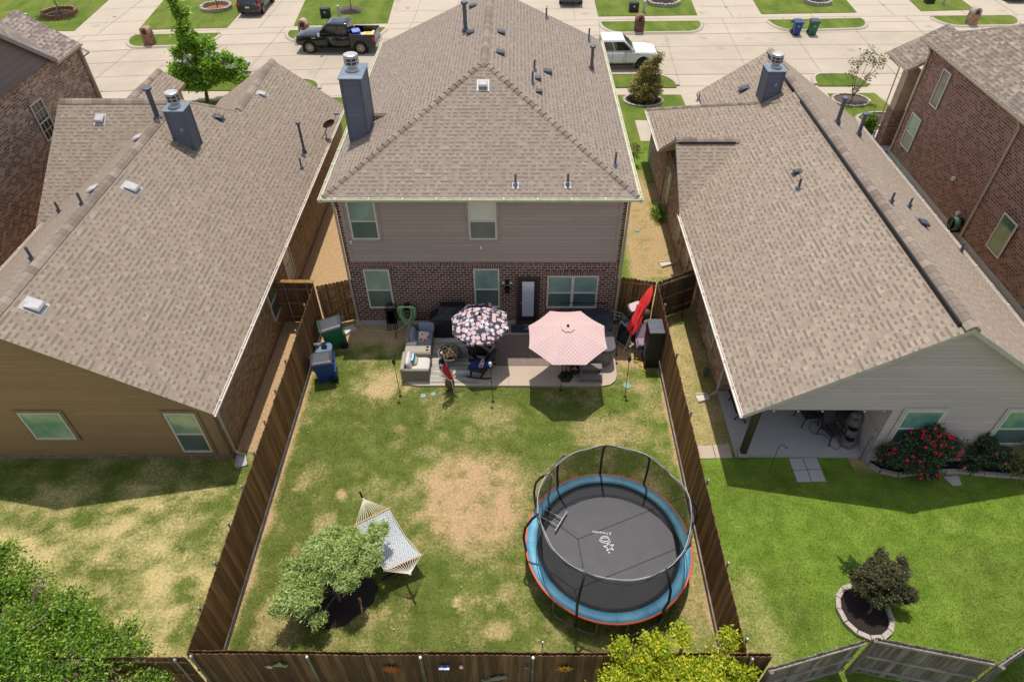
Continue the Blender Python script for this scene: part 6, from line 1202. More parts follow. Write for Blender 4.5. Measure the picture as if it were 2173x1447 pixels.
# big leafy tree at the lower left corner
t=thing('leafy_tree','bright green leafy tree filling the lower left corner','tree',(-12.2,6.0,0))
blobs=[(a+.35,b-.05,c+(.35 if b<6.9 else .1),d*1.08,e*1.05,f) for a,b,c,d,e,f in [(-12.6,6.6,1.9,1.5,.9,.7),(-11.2,6.2,1.7,1.3,.7,.6),(-13.4,7.5,1.9,1.0,.8,.5),(-10.2,6.5,1.5,.7,.5,.4),(-11.6,7.3,1.7,.8,.5,.4),(-12.8,5.4,1.7,1.3,.8,.6),(-10.7,5.6,1.5,1.0,.6,.5),(-9.3,6.6,1.45,.35,.3,.25),(-12.7,8.2,2.0,.4,.4,.3),(-10.9,7.3,1.6,.35,.4,.3),(-9.9,7.3,1.5,.25,.3,.2),(-9.4,5.7,1.3,.5,.4,.4),(-13.6,6.6,2.1,1.0,.9,.5),(-12.2,7.0,1.9,.9,.7,.5),(-10.6,6.9,1.7,.6,.5,.4),(-13.8,8.3,2.0,.5,.5,.4),(-9.9,5.4,1.4,.7,.5,.4),(-11.6,5.2,1.5,1.2,.6,.5),(-14.2,7.2,1.9,.8,.8,.5),(-14.2,8.9,1.8,.8,.6,.5),(-13.0,8.3,1.8,.7,.6,.45),(-11.8,7.7,1.7,.6,.5,.4),(-8.9,6.0,1.2,.45,.35,.3)]]
branches(t,(-12.2,6.0,0),blobs,.09,BARKL,twigs=16,fork=.35,seed=8)
LF3=leaf_mat('leaf_bright_green',[(0,c3(50,82,16,1.0)),(.4,c3(94,134,34,1.0)),(.75,c3(140,172,54,1.0)),(1,c3(196,206,84,1.0))],.38,.35)
crown('crown',blobs,2300,20,.046,LF3,t,(-12.2,6.0,0),(.0,1),.35,.1,.15,long=1.9,sub=12)
# dark crape myrtle bottom right in ring bed
ring_bed('stone-edged mulch bed under the dark purple shrub at lower right',9.6,8.45,.62,.68,MULCH,13,.12,.13,rot=.2)
t=thing('purple_shrub','dark purple brown leafed shrub in stone-edged bed at lower right','shrub',(9.68,8.45,0))
blobs=[(9.9,9.05,1.0,.45,.38,.33),(10.35,8.9,1.05,.4,.35,.32),(9.6,8.75,.85,.4,.33,.3),(10.2,8.55,.8,.42,.28,.3),(10.05,9.45,1.1,.25,.25,.2),(10.65,9.35,1.05,.16,.2,.18),(9.55,9.15,1.05,.25,.2,.22)]
branches(t,(9.68,8.4,0),blobs,.035,BARK,twigs=6,fork=.3,seed=2)
LF4=leaf_mat('leaf_purple_brown',[(0,c3(56,66,32,1.0)),(.5,c3(86,90,52,1.0)),(.78,c3(106,94,70,.95)),(1,c3(138,116,100,.95))],.5,.3)
blobs=[(a-.02,b-.03,c*.92,d*1.4,e*1.35,f*1.35) for a,b,c,d,e,f in blobs]; crown('crown',blobs,1500,24,.032,LF4,t,(9.68,8.45,0),(.0,1),.3,.035,.2,long=2.0,sub=8)
t=thing('grass_clump','light green ornamental grass clump above the purple shrub','plant',(9.75,9.75,0)); P_=[];nb=90
m=MB()
for k in range(nb):
    a=random.uniform(0,2*PI); r=random.uniform(.12,.34); b0=(9.75+random.gauss(0,.12),9.75+random.gauss(0,.1),0); m.ct=random.uniform(.3,.75); e=(b0[0]+r*math.cos(a),b0[1]+r*math.sin(a)); nx,ny=-math.sin(a)*.008,math.cos(a)*.008
    i=m.V([(b0[0]-nx,b0[1]-ny,0),(b0[0]+nx,b0[1]+ny,0),((b0[0]+e[0])/2+nx,(b0[1]+e[1])/2+ny,.14),(e[0],e[1],.1),((b0[0]+e[0])/2-nx,(b0[1]+e[1])/2-ny,.14)]); m.F(range(i,i+5))
m.build('blades',leaf_mat('blade_pale',[(0,c3(90,130,60)),(1,c3(160,190,110))]),t)
# rose bed along the right house
t=thing('rose_bed','black mulch bed with curved stone edging along the grey siding wall','garden bed',(14,13.4,0))
edge=[(11.58,13.72),(11.64,13.45),(11.9,13.2),(12.4,13.05),(13.0,13.14),(13.6,13.2),(14.4,13.2),(15.2,13.1),(16.0,13.02),(17.2,12.95)]
m=MB(); m.prism([(11.55,13.6)]+edge+[(17.2,13.6)],-.02,.05); m.build('mulch',MULCH,t); m=MB()
pp=[]; 
for a,b in zip(edge[:-1],edge[1:]):
    a=Vector(a+(0,)); b=Vector(b+(0,)); k=max(1,int((b-a).length/.3)); 
    for i in range(k):
        p=a.lerp(b,i/k); q=a.lerp(b,(i+1)/k-.03); d=(q-p).normalized(); n_=Vector((d.y,-d.x,0))*.12; m.prism([(p.x,p.y),(p.x+n_.x,p.y+n_.y),(q.x+n_.x,q.y+n_.y),(q.x,q.y)],0,.12)
m.build('edging_blocks',STONE,t)
ROSEL=leaf_mat('leaf_rose',[(0,c3(38,56,36,.95)),(.5,c3(68,90,56,.95)),(.85,c3(104,118,76,.95)),(1,c3(150,150,90,.95))],.5,.25); PETAL=leaf_mat('petal_red',[(0,c3(206,20,56,1.1)),(1,c3(250,60,96,1.1))],.6,.3); PETP=leaf_mat('petal_pink',[(0,c3(190,90,100)),(1,c3(230,150,150))],.6,.3)
def rose(lab,bx,by,blobs,n,roses,seed,petal=PETAL,lm=ROSEL,nr=0):
    t=thing('rose_bush',lab,'bush',(bx,by,0)); branches(t,(bx,by,0),blobs,.03,BARK,twigs=6,fork=.25,seed=seed); crown('foliage',[(q[0],q[1],q[2],q[3]*1.15,q[4]*1.15,q[5]*1.15) for q in blobs],int(n*1.9),20,.042,lm,t,(bx,by,0),(0,1),.35,.05,.3,long=1.7,sub=12)
    rd=random.Random(seed); 
    for k in range(roses):
        b=rd.choice(blobs); d=Vector((rd.gauss(.1,.8),rd.gauss(-.5,.7),abs(rd.gauss(.3,.6)))).normalized(); c=(b[0]+d.x*b[3]*1.2,b[1]+d.y*b[4]*1.2,b[2]+d.z*b[5]*1.2); m=MB(); 
        for q in range(14): m.ct=rd.random(); a=rd.uniform(0,6.28); r=rd.uniform(.2,1)*.045; z=rd.uniform(-.02,.03); s=.03; e=Vector((rd.gauss(0,1),rd.gauss(0,1),rd.gauss(0,1))).normalized(); f=e.orthogonal().normalized(); o=Vector((c[0]+r*math.cos(a),c[1]+r*math.sin(a),c[2]+z)); m.poly([o-e*s,o-f*s,o+e*s,o+f*s])
        m.build('rose_bloom',petal,t)
    return t
rose('big rose bush covered in bright red blooms below the window',12.7,13.2,[(12.2,13.2,.8,.5,.35,.45),(12.9,13.15,.95,.55,.4,.5),(13.5,13.25,1.0,.45,.4,.5),(12.6,13.3,1.4,.5,.3,.35),(13.2,13.3,1.45,.45,.3,.35),(12.9,12.9,.45,.6,.3,.35),(11.95,13.25,.6,.3,.25,.4),(12.95,13.4,1.75,.25,.18,.3)],760,60,11)
rose('sparse dark rose bush with two pink blooms left of the corner bush',15.0,13.3,[(14.95,13.3,1.1,.3,.25,.45),(14.9,13.25,.6,.4,.3,.4),(15.5,13.2,.6,.4,.3,.35),(14.6,13.15,.3,.3,.2,.2)],230,4,12,PETP)
rose('olive and brown bush in sun patch at the right edge',16.2,13.0,[(16.0,13.0,.6,.5,.35,.4),(16.5,13.1,.9,.5,.4,.5),(16.9,13.1,.8,.4,.4,.6)],330,6,13,PETP,leaf_mat('leaf_olive_sun',[(0,c3(60,56,34)),(.5,c3(120,120,70)),(1,c3(190,180,110))],.5,.3))
# right yard small things
def paver(lab,P,z=.03,grp=None,mat=None):
    m=MB(); m.prism(P,-.02,z); oo=m.build('paver',mat or CONCG); c=(sum(p[0] for p in P)/len(P),sum(p[1] for p in P)/len(P),0); tag(solo(oo,c),lab,'paver',grp)
for i,(x,y,lab) in enumerate(((9.06,13.22,'upper left square paver below the porch slab'),(9.54,13.24,'upper right square paver below the porch slab'),(9.06,12.74,'lower left square paver below the porch slab'),(9.54,12.76,'lower right square paver below the porch slab'))): paver(lab,[(x,y),(x+.45,y),(x+.45,y+.45),(x,y+.45)],grp='square pavers below the porch')
paver('pale paver slab touching the right yard fence beside the porch',[(6.1,13.65),(6.62,13.67),(6.62,14.2),(6.12,14.18)],mat=CONCP); paver('pale paver slab next to the covered porch corner',[(6.65,13.67),(7.2,13.7),(7.2,14.26),(6.65,14.22)],mat=CONCP)
paver('irregular flat tan stone in the side passage by the fence',[(5.65,15.5),(5.95,15.1),(6.05,15.6),(6.02,16.2),(5.8,16.25),(5.68,15.9)],mat=STONE); paver('flat grey stone lying in grass below the rose bed edging',[(13.85,12.95),(14.35,13.0),(14.3,12.65),(14.0,12.6)])
paver('small flat stone in dirt behind the left yard fence',[(-8.5,19.0),(-8.1,19.1),(-8.05,18.8),(-8.4,18.7)])
def hook(lab,x,y,h,dx):
    m=MB(); m.tube([(x,y,0),(x,y+.05,h-.15)]+[(x+dx*(.11-.11*math.cos(a)),y+.05,h-.15+.13*math.sin(a)) for a in [PI*i/8 for i in range(1,8)]]+[(x+dx*.24,y+.05,h-.2),(x+dx*.29,y+.05,h-.14)],.009,5); oo=m.build('shepherd_hook',BLACKM); tag(solo(oo,(x,y,0)),lab,'garden hook','shepherd hooks by the covered patio')
hook('shepherd hook on the lawn left of the square pavers',8.3,13.2,1.3,1); hook('short shepherd hook at the start of the rose bed edging',11.4,13.64,1.15,1); hook('tall shepherd hook against the wall corner by rose bed',11.72,13.7,1.6,-1)
# porch furniture
DKM=plain('sling_dark',c3(58,56,56,1.1),.7)
t=thing('patio_table','dark square patio table under the porch roof','table',(11.0,15.2,.12)); m=MB(); m.bbox(10.45,11.5,14.75,15.75,.78,.82,.01); m.build('table_top',DKM,t)
for x in (10.5,11.42):
    for y in (14.8,15.7): m=MB(); m.box(x,x+.04,y,y+.04,.12,.78); m.build('leg',BLACKM,t)
def pchair(lab,x,y,rz):
    t=thing('patio_chair',lab,'chair',(x,y,.12),rz,'dark patio chairs under the porch'); 
    b=L(); b.box(-.26,.26,-.24,.26,.40,.43); b.build('seat',DKM,t); b=L(); b.rings([[(-.25,.24,.42),(.25,.24,.42),(.25,.27,.42),(-.25,.27,.42)],[(-.24,.4,1.0),(.24,.4,1.0),(.24,.43,1.0),(-.24,.43,1.0)]],True,True); b.build('backrest',DKM,t)
    for sx in (-.27,.27):
        b=L(); b.tube([(sx,.25,.64),(sx,-.25,.64),(sx,-.3,.02)],.018,6); b.build('armrest',BLACKM,t); b=L(); b.tube([(sx,.3,.02),(sx,.26,.45),(sx,.42,1.0)],.018,6); b.build('leg',BLACKM,t)
    return t
pchair('dark patio chair nearest the stone fountain',10.62,14.45,.35); pchair('dark patio chair at the left of the porch table',10.05,15.2,-1.4); pchair('dark patio chair behind the porch table, beside the wall',11.3,16.2,PI)
t=thing('bench','dark bench under the roof edge at the porch left side','bench',(7.9,15.6,.12)); m=MB(); m.bbox(7.55,8.0,15.2,16.3,.5,.56,.01); m.build('seat',BLACKM,t)
for y in (15.25,16.15): m=MB(); m.tube([(7.6,y,.12),(7.75,y,.5),(7.95,y-.15,.12)],.025,6); m.build('leg',BLACKM,t)
t=thing('stone_fountain','tiered grey stone fountain standing on the porch slab','fountain',(11.2,14.35,.12)); FST=plain('fountain_stone',c3(110,104,98,1.1),.9,var=.45,scale=11,bump=1,bscale=12)
for x,y,z,r,h_,nm in ((11.12,14.22,.12,.27,.34,'lower_tier'),(11.2,14.42,.12,.25,.62,'middle_tier'),(11.3,14.6,.12,.25,.95,'upper_tier')):
    m=MB(); m.lathe([(r*.95,z),(r*1.05,z+h_*.5),(r*.92,z+h_),(r*.7,z+h_)],x,y,14); m.build(nm,FST,t)
for x,y,z in ((11.1,14.16,.47),(11.18,14.36,.75)): m=MB(); m.lathe([(.15,0),(.15,.015)],x,y,14); m.v=[(a,b,c+z) for a,b,c in m.v]; m.build('basin',BLACK,t)
m=MB(); m.smooth=True; m.ball(11.31,14.62,1.12,.22,.17,.11,12,7); m.build('cap_stone',FST,t)
m=MB(); pts=[(11.0,14.25),(10.8,14.0),(10.65,13.95),(10.55,14.15),(10.62,14.4),(10.45,14.6),(10.15,14.6),(10.05,14.85),(10.2,15.1),(10.5,15.2)]; m.tube([(x,y,.135) for x,y in pts],.008,5); oo=m.build('power_cord',BLACK); tag(solo(oo,(10.6,14.4,.12)),'thin black power cord looping across the porch slab','cord')
for i,x in enumerate((7.95,8.7,9.45,10.75,11.35)):
    m=MB(); m.tube([(x,13.7,2.53),(x,13.7,2.42)],.012,6); m.build; oo=m.build('string_light_bulb',BLACK); tag(solo(oo,(x,13.7,2.4)),'string light bulb hanging under the porch beam','light bulb','string light bulbs under the porch beam'); m=MB(); m.ball(x,13.7,2.38,.035,n=8,m=6); m.build('bulb',WHITE,oo)
t=thing('hose_reel','dark green coiled hose holder at the foot of the brick wall','hose reel',(20.2,26.4,0)); m=MB(); 
for k in range(5): m.tube([(20.3-.05*k,26.5+.3*math.cos(a),.75+.3*math.sin(a)) for a in [2*PI*i/16 for i in range(16)]],.03,6,closed=True)
m.build('hose',plain('hose_dark_green',c3(50,84,56),.5),t); m=MB(); m.box(20.05,20.55,26.4,26.6,.3,1.0); m.build('bracket',BLACK,t)
m=MB(); m.ball(7.05,17.5,.28,.13,n=9,m=6); m.tube([(7.05,17.5,.0),(7.05,17.5,.3)],.02); oo=m.build('garden_faucet',plain('faucet_green',c3(60,90,76),.5)); tag(solo(oo,(7.05,17.5,0)),'small dark green faucet by the rose brick side wall','faucet')
t=thing('metal_bed_frame','dark tubular metal frame leaning on the fence in the right side passage','metal frame',(6.3,20.6,0))
m=MB(); m.tube([(5.65,20.3,.1),(5.65,20.42,1.6),(5.75,20.45,1.68),(6.65,20.85,1.68),(6.72,20.85,1.6),(6.72,20.7,.1)],.02,6)
for k in range(5): z=.35+.25*k; m.tube([(5.65,20.32+.02*k,z),(6.72,20.75,z)],.01,5)
m.build('frame',BLACKM,t)
# ---------------------------------------------------------------- vehicles (local: +x forward, +y left, z up)
def paint(name,col,rough=.25): 
    t=NT(name); t.fin(col,rough,spec=.5); t.b.inputs['Coat Weight'].default_value=.35; t.b.inputs['Coat Roughness'].default_value=.08; return t.m
TIRE=plain('tyre_rubber',c3(30,30,32),.85,var=.2); RIMM=plain('rim_alloy',c3(190,186,180,.8),.3,.7); RIMD=plain('rim_dark',c3(70,70,74),.35,.6); CARGL=glass_mat('car_glass',c3(18,22,26),c3(36,44,50),None,.05); TAILR=plain('tail_red',c3(200,24,30),.25); CHROME=plain('chrome',c3(210,208,204,.85),.15,.9); ARCH=plain('wheel_well',c3(14,14,15),.9); HEADL=plain('headlamp',c3(216,214,206,.9),.15)
def wheel(t,x,y,r,w=.27,rim=RIMM):
    s=1 if y>0 else -1
    def ring(rr,yy): return [(x+rr*math.cos(a),yy,r+rr*math.sin(a)) for a in [2*PI*k/24 for k in range(24)]]
    b=L(); b.smooth=False; b.rings([ring(r*.62,y-s*w),ring(r*.96,y-s*w),ring(r,y-s*w*.85),ring(r,y-s*w*.15),ring(r*.96,y),ring(r*.66,y+s*.004),ring(r*.62,y-s*.03)][::s],False,False); wl=b.build('wheel',TIRE,t)
    b=L(); b.rings([ring(r*.64,y-s*.05),ring(r*.02,y-s*.05)][::s],False,False); 
    for k in range(6):
        a=2*PI*k/6+.2; c,q=math.cos(a),math.sin(a); u=Vector((-q,0,c)); p0=Vector((x,y-s*.005,r)); p1=Vector((x+r*.6*c,y-s*.015,r+r*.6*q)); 
        for o in (-.035,.035): b.rings([[p0+u*(o-.02),p0+u*(o+.02),p0+u*(o+.02)-Vector((0,s*.04,0)),p0+u*(o-.02)-Vector((0,s*.04,0))],[p1+u*(o*1.6-.022),p1+u*(o*1.6+.022),p1+u*(o*1.6+.022)-Vector((0,s*.04,0)),p1+u*(o*1.6-.022)-Vector((0,s*.04,0))]],True,True)
    b.rings([ring(r*.66,y+s*.006),ring(r*.6,y+s*.008),ring(r*.58,y-s*.04)][::s]); b.rings([ring(.06,y+s*.012),ring(.001,y+s*.02)][::s]); b.build('rim',rim,wl)
def body_loft(t,secs,mat,name='body'):
    """secs: x, half width, z low, z top, shoulder drop"""
    b=L(); b.smooth=True; rs=[]
    for x,w,zl,zt,sh in secs: rs.append([(x,-w*.93,zl),(x,-w,zl+.12),(x,-w*1.0,(zl+zt)/2),(x,-w*.985,zt-sh),(x,-w*.93,zt-sh*.35),(x,-w*.75,zt),(x,0,zt+.015),(x,w*.75,zt),(x,w*.93,zt-sh*.35),(x,w*.985,zt-sh),(x,w*1.0,(zl+zt)/2),(x,w,zl+.12),(x,w*.93,zl)])
    b.rings(rs,True,True); o=b.build(name,mat,t)
    o.data.polygons.foreach_set('use_smooth',[len(p.vertices)<5 for p in o.data.polygons]); return o
def side_arch(t,x,y,r,s):
    b=L(); n=16; R=r*1.22; yy=y
    b.poly([(x+R*math.cos(a),yy,r+R*math.sin(a)) for a in [PI*k/n for k in range(n+1)]]+[(x-R,yy,r*.35),(x+R,yy,r*.35)]); b.build('wheel_arch',ARCH,t)
def cabin(t,x0,x1,xt0,xt1,wb,wt,zb,zt,mat,pill=(.5,),rear_open=True,inset=.07):
    """glasshouse: bottom x0..x1, top xt0..xt1 (front is x1)"""
    b=L(); b.smooth=True
    def rr(a,c,w,z,r=.08): return [(x_,y_,z) for x_,y_,_ in rrect(a,c,-w,w,r,z,3)]
    b.rings([rr(x0,x1,wb,zb),rr(xt0,xt1,wt,zt-.06),rr(xt0+.05,xt1-.06,wt-.07,zt),rr(xt0+.3,xt1-.3,wt-.3,zt+.02)],True,True); cb=b.build('cab',mat,t)
    def pt(f,h,s,off=.012):  # f 0 rear..1 front, h 0..1
        xb=x0+(x1-x0)*f; xt=xt0+(xt1-xt0)*f; w=wb+(wt-wb)*h; return (xb+(xt-xb)*h,s*(w+off),zb+(zt-.06-zb)*h)
    fs=[.05]+list(pill)+[.93]
    for s in (-1,1):
        for a,c in zip(fs[:-1],fs[1:]):
            q=[pt(a+.02,.10,s),pt(c-.015,.10,s),pt(c-.015,.88,s),pt(a+.02,.88,s)]
            g=L(); g.poly(q if s<0 else q[::-1]); g.build('side_window',CARGL,t)
    for f,nm,sg in ((1,'windshield',1),(0,'rear_window',-1)):
        xb=x1 if f else x0; xt=xt1 if f else xt0; o=.014*sg; k0,k1=.08,.93
        q=[(xb+(xt-xb)*k0+o,-(wb-.12),zb+(zt-.06-zb)*k0),(xb+(xt-xb)*k0+o,(wb-.12),zb+(zt-.06-zb)*k0),(xb+(xt-xb)*k1+o,(wt-.1),zb+(zt-.06-zb)*k1),(xb+(xt-xb)*k1+o,-(wt-.1),zb+(zt-.06-zb)*k1)]
        g=L(); g.poly(q if f else q[::-1]); g.build(nm,CARGL,t)
    return cb
def boxp(t,nm,mat,*bx,bev=.012): b=L(); b.bbox(*bx,b=bev); return b.build(nm,mat,t)
def pickup(lab,x,y,rz,mat,name='pickup_truck',rim=RIMM,trim=CHROME):
    t=thing(name,lab,'pickup truck',(x,y,.012),rz); hw=1.0
    body_loft(t,[(.55,hw,.48,1.22,.1),(1.3,hw,.48,1.24,.1),(2.2,hw*.99,.5,1.22,.12),(2.7,hw*.95,.55,1.15,.14),(2.86,hw*.86,.62,1.02,.12)],mat,'hood')
    body_loft(t,[(-1.05,hw,.46,1.26,.06),(.56,hw,.46,1.26,.06)],mat,'door_panels')
    b=L(); 
    for s in (-1,1): 
        y0,y1=(s*hw,s*(hw-.12)); b.box(-2.86,-1.06,min(y0,y1),max(y0,y1),.52,1.3)
    b.box(-2.88,-2.78,-hw+.12,hw-.12,.6,1.28); b.box(-1.16,-1.06,-hw+.12,hw-.12,.6,1.28); b.box(-2.78,-1.16,-hw+.12,hw-.12,.72,.78); b.build('cargo_bed',mat,t)
    b=L(); 
    for s in (-1,1): y0,y1=s*(hw+.005),s*(hw-.1); b.box(-2.88,-1.06,min(y0,y1),max(y0,y1),1.3,1.325)
    b.build('bed_rail',BLACK,t)
    cabin(t,-1.05,1.3,-.96,.52,.94,.78,1.24,1.97,mat,(.42,))
    for wx in (1.88,-1.78):
        for s in (-1,1): side_arch(t,wx,s*(hw+.006),.42,s); wheel(t,wx,s*(hw+.02),.42,rim=rim)
    boxp(t,'front_bumper',trim,2.76,2.96,-.93,.93,.5,.72); boxp(t,'rear_bumper',trim,-3.0,-2.86,-.95,.95,.5,.7); boxp(t,'grille',BLACK,2.80,2.9,-.55,.55,.74,1.02)
    for s in (-1,1):
        boxp(t,'headlight',HEADL,2.72,2.885,min(s*.6,s*.9),max(s*.6,s*.9),.86,1.02); boxp(t,'tail_light',TAILR,-2.9,-2.72,min(s*.86,s*1.012),max(s*.86,s*1.012),.88,1.2)
        boxp(t,'wing_mirror',trim,.95,1.12,min(s*.98,s*1.22),max(s*.98,s*1.22),1.24,1.44)
        for hx in (.2,-.75): boxp(t,'door_handle',trim,hx,hx+.16,min(s*1.0,s*1.025),max(s*1.0,s*1.025),1.07,1.1)
        b=L(); 
        for sx in (.68,-.24,-1.04): b.box(sx-.006,sx+.006,min(s*1.0,s*1.006),max(s*1.0,s*1.006),.5,1.22)
        b.build('door_seam',ARCH,t); boxp(t,'running_board',BLACK,-1.1,1.2,min(s*.88,s*1.03),max(s*.88,s*1.03),.36,.42)
        boxp(t,'badge',trim,1.35,1.62,min(s*1.0,s*1.01),max(s*1.0,s*1.01),1.06,1.11,bev=.002)
    boxp(t,'licence_plate',WHITE,-3.02,-3.0,-.16,.16,.56,.68,bev=.003)
    return t
pk=pickup('black crew-cab pickup truck with loaded bed parked across the street',-12.87,50.22,PI-.03,paint('paint_black',c3(12,13,15),.2))
pw=pickup('white crew-cab pickup truck parked at the near kerb beyond the evergreen',6.65,47.15,.02,paint('paint_white',c3(236,236,236,.85),.3),rim=RIMD)
CO=plain('cooler_blue',c3(50,80,190,.95),.4); 
def crate(nm,lab,x,y,z,sx,sy,sz,mat,rz=0,tilt=0,cat='box'):
    b=L(); b.bbox(-sx/2,sx/2,-sy/2,sy/2,0,sz,.02); o=b.build(nm,mat); o.location=(x,y,z); o.rotation_euler=(tilt,0,rz); return tag(o,lab,cat)
crate('blue_box','blue box tilted on top of the load in the black truck bed',-11.55,50.15,1.02,.6,.4,.4,CO,.5,.4); crate('red_box','small red box beside the blue one in the black truck bed',-11.6,49.75,.82,.4,.35,.32,plain('box_red',c3(190,40,60,.9)),.2)
crate('yellow_bag','yellow and white flat sack at the tail of the truck bed',-10.65,50.2,.9,.75,.9,.16,plain('sack_yellow',c3(240,190,50,.9)),.1,.05,'sack'); crate('white_box','white flat box in the middle of the black truck bed',-11.1,50.0,.8,.45,.8,.3,WHITE,0,0); crate('white_sack','white sack next to the yellow one at the tailgate',-10.38,50.5,.92,.2,.8,.16,WHITE,0,0,'sack')
def suv(lab,x,y,rz,mat,name='suv',cat='suv',low=0,rim=RIMM):
    t=thing(name,lab,cat,(x,y,.012),rz); hw=.94; zb=1.0-low*.1
    body_loft(t,[(-2.38,hw*.86,.5,zb-.08,.12),(-2.2,hw*.97,.36,zb+.02,.1),(-1,hw,.32,zb+.04,.08),(.6,hw,.32,zb+.02,.08),(1.6,hw*.99,.34,zb-.04,.12),(2.15,hw*.94,.38,zb-.16,.14),(2.36,hw*.8,.46,zb-.3,.12)],mat)
    cabin(t,-2.25 if not low else -1.9,1.3,-1.9 if not low else -1.0,.35,.88,.66,zb-.02,1.66-low*.24,mat,(.36,.62))
    for wx in (1.45,-1.42):
        for s in (-1,1): side_arch(t,wx,s*(hw+.008),.35,s); wheel(t,wx,s*(hw+.02),.35,.23,rim=rim)
    for s in (-1,1):
        boxp(t,'tail_light',TAILR,-2.36,-2.1,min(s*.62,s*.93),max(s*.62,s*.93),zb-.22,zb-.02); boxp(t,'headlight',HEADL,2.1,2.3,min(s*.55,s*.84),max(s*.55,s*.84),zb-.36,zb-.22); boxp(t,'wing_mirror',mat,.85,1.0,min(s*.92,s*1.1),max(s*.92,s*1.1),zb,zb+.16)
    boxp(t,'rear_bumper',mat,-2.44,-2.3,-.84,.84,.38,.66,bev=.03); boxp(t,'licence_plate',WHITE,-2.46,-2.44,-.16,.16,.70,.82,bev=.003); return t
suv('black suv parked nose-up in the driveway across the street at upper left',-21.4,59.35,PI/2+.0,paint('paint_black_b',c3(30,32,34)))
suv('dark grey suv on the driveway across the street, cut by top edge',4.48,61.75,PI/2,paint('paint_dark_grey',c3(60,60,62)))
suv('dark car at the top right corner, nearly out of frame',41.6,62.6,PI/2,paint('paint_dark_b',c3(40,44,50)))
suv('grey sedan parked at the near kerb behind the tall green tree',-20.45,45.35,.03,paint('paint_gunmetal',c3(96,94,96)),name='sedan',cat='car',low=1)
suv('dark car standing beside the house at the upper right porch',25.0,37.5,PI/2,paint('paint_black_c',c3(24,24,26)),name='sedan',cat='car',low=1)
# ---------------------------------------------------------------- street side things
def mailbox(lab,x,y,br,top):
    t=thing('brick_mailbox',lab,'mailbox',(x,y,.05)); m=MB(); m.box(x-.33,x+.33,y-.3,y+.3,.0,.95); m.build('pillar',br,t)
    m=MB(); n=12; rs=[[(x-.33,yy,.95),]+[(x-.33*math.cos(PI*k/n),yy,.98+.36*math.sin(PI*k/n)) for k in range(n+1)]+[(x+.33,yy,.95)] for yy in (y-.3,y+.3)]; m.rings(rs,True,True); m.build('arched_top',top,t)
    m=MB(); rs=[[(x-.14*math.cos(PI*k/8),yy,1.05+.14*math.sin(PI*k/8)) for k in range(9)]+[(x+.14,yy,.88),(x-.14,yy,.88)] for yy in (y-.335,y-.301)]; m.rings(rs,True,True); m.build('mailbox_door',BLACK,t)
BM=brick_mat('brick_mail',c3(120,66,48,.9),c3(168,112,84,.9),c3(190,170,150,.8),.22,.09,.016)
mailbox('brick mailbox pillar with arched top left of the tall green tree',-27.0,51.0,BM,brick_mat('brick_mail_top',c3(128,78,60,.9),c3(190,150,120,.9),c3(200,184,166,.8),.12,.2,.02)); mailbox('dark brick mailbox pillar behind the white pickup truck',9.25,53.5,brick_mat('brick_mail_dark',c3(74,44,38,1.0),c3(108,74,62,1.0),c3(150,130,116,.8),.22,.09,.016),BM); mailbox('tan brick mailbox pillar at the far upper right',35.1,55.0,brick_mat('brick_mail_tan',c3(150,110,80,.8),c3(190,156,120,.8),c3(200,180,156,.8),.22,.09,.016),STONE); mailbox('brick mailbox pillar hidden behind the black pickup hood',-15.9,52.5,BM,brick_mat('brick_mail_striped',c3(150,60,50,.9),c3(220,200,186,.8),c3(220,200,186,.8),.1,.3,.02))
b1=bin_('blue wheeled bin at the far kerb, left of the green one',21.0,52.95,-.08,BBIN,LIDB,lidopen=2.6); b2=bin_('green wheeled bin at the far kerb, right of the blue one',22.2,52.95,-.05,GBIN,LIDB)
def util(nm,lab,x,y,w,d,h,mat,cat): m=MB(); m.bbox(x-w/2,x+w/2,y-d/2,y+d/2,0,h,.03); oo=m.build(nm,mat); tag(solo(oo,(x,y,0)),lab,cat); return oo
UB=plain('utility_green_black',c3(34,44,38),.5); UP=plain('utility_pale',c3(190,196,186,.85),.5)
for x,y,l in ((-15.25,56.9,'behind the black pickup'),(9.45,58.2,'above the dark brick mailbox'),(-39.2,55.2,'peeking over the roof at upper left'),(34.2,60.2,'at the top edge near the upper right mailbox')):
    o=util('utility_box','dark utility box '+l,x,y,.75,.5,.75,UB,'utility box'); m=MB(); m.box(x-.06,x+.06,y-.256,y-.25,.42,.54); m.build('sticker',WHITE,o)
for x,y,l in ((-14.2,57.0,'beside the box behind the black pickup'),(10.25,58.0,'beside the box above the dark mailbox'),(-38.1,55.2,'beside the box at upper left'),(35.2,59.8,'beside the box at the top right edge')):
    m=MB(); m.lathe([(.11,0),(.1,.8),(.12,.8),(.12,.88),(.05,.92)],x,y,12); oo=m.build('utility_pedestal',UP); tag(solo(oo,(x,y,0)),'pale round utility post '+l,'utility post')
REDM=plain('mulch_red',c3(176,92,52,.85),.95,var=.3,scale=18,bump=1,bscale=30); GYM=plain('mulch_brown_grey',c3(96,80,72,.85),.95,var=.4,scale=18,bump=1,bscale=30)
for x,y,r,mu,st,l in ((-37.1,57.8,1.15,MULCH,BM,'with dark mulch at the top left'),(-24.75,59.1,1.05,REDM,STONE,'with red mulch at the top left'),(12.2,60.4,1.2,MULCH,STONE,'cut by the top edge right of the centre roof'),(25.0,60.4,.95,MULCH,STONE,'at the top edge, upper right')):
    ring_bed('round brick edged bed '+l,x,y,r,r*.95,mu,26,.32,.22,st)
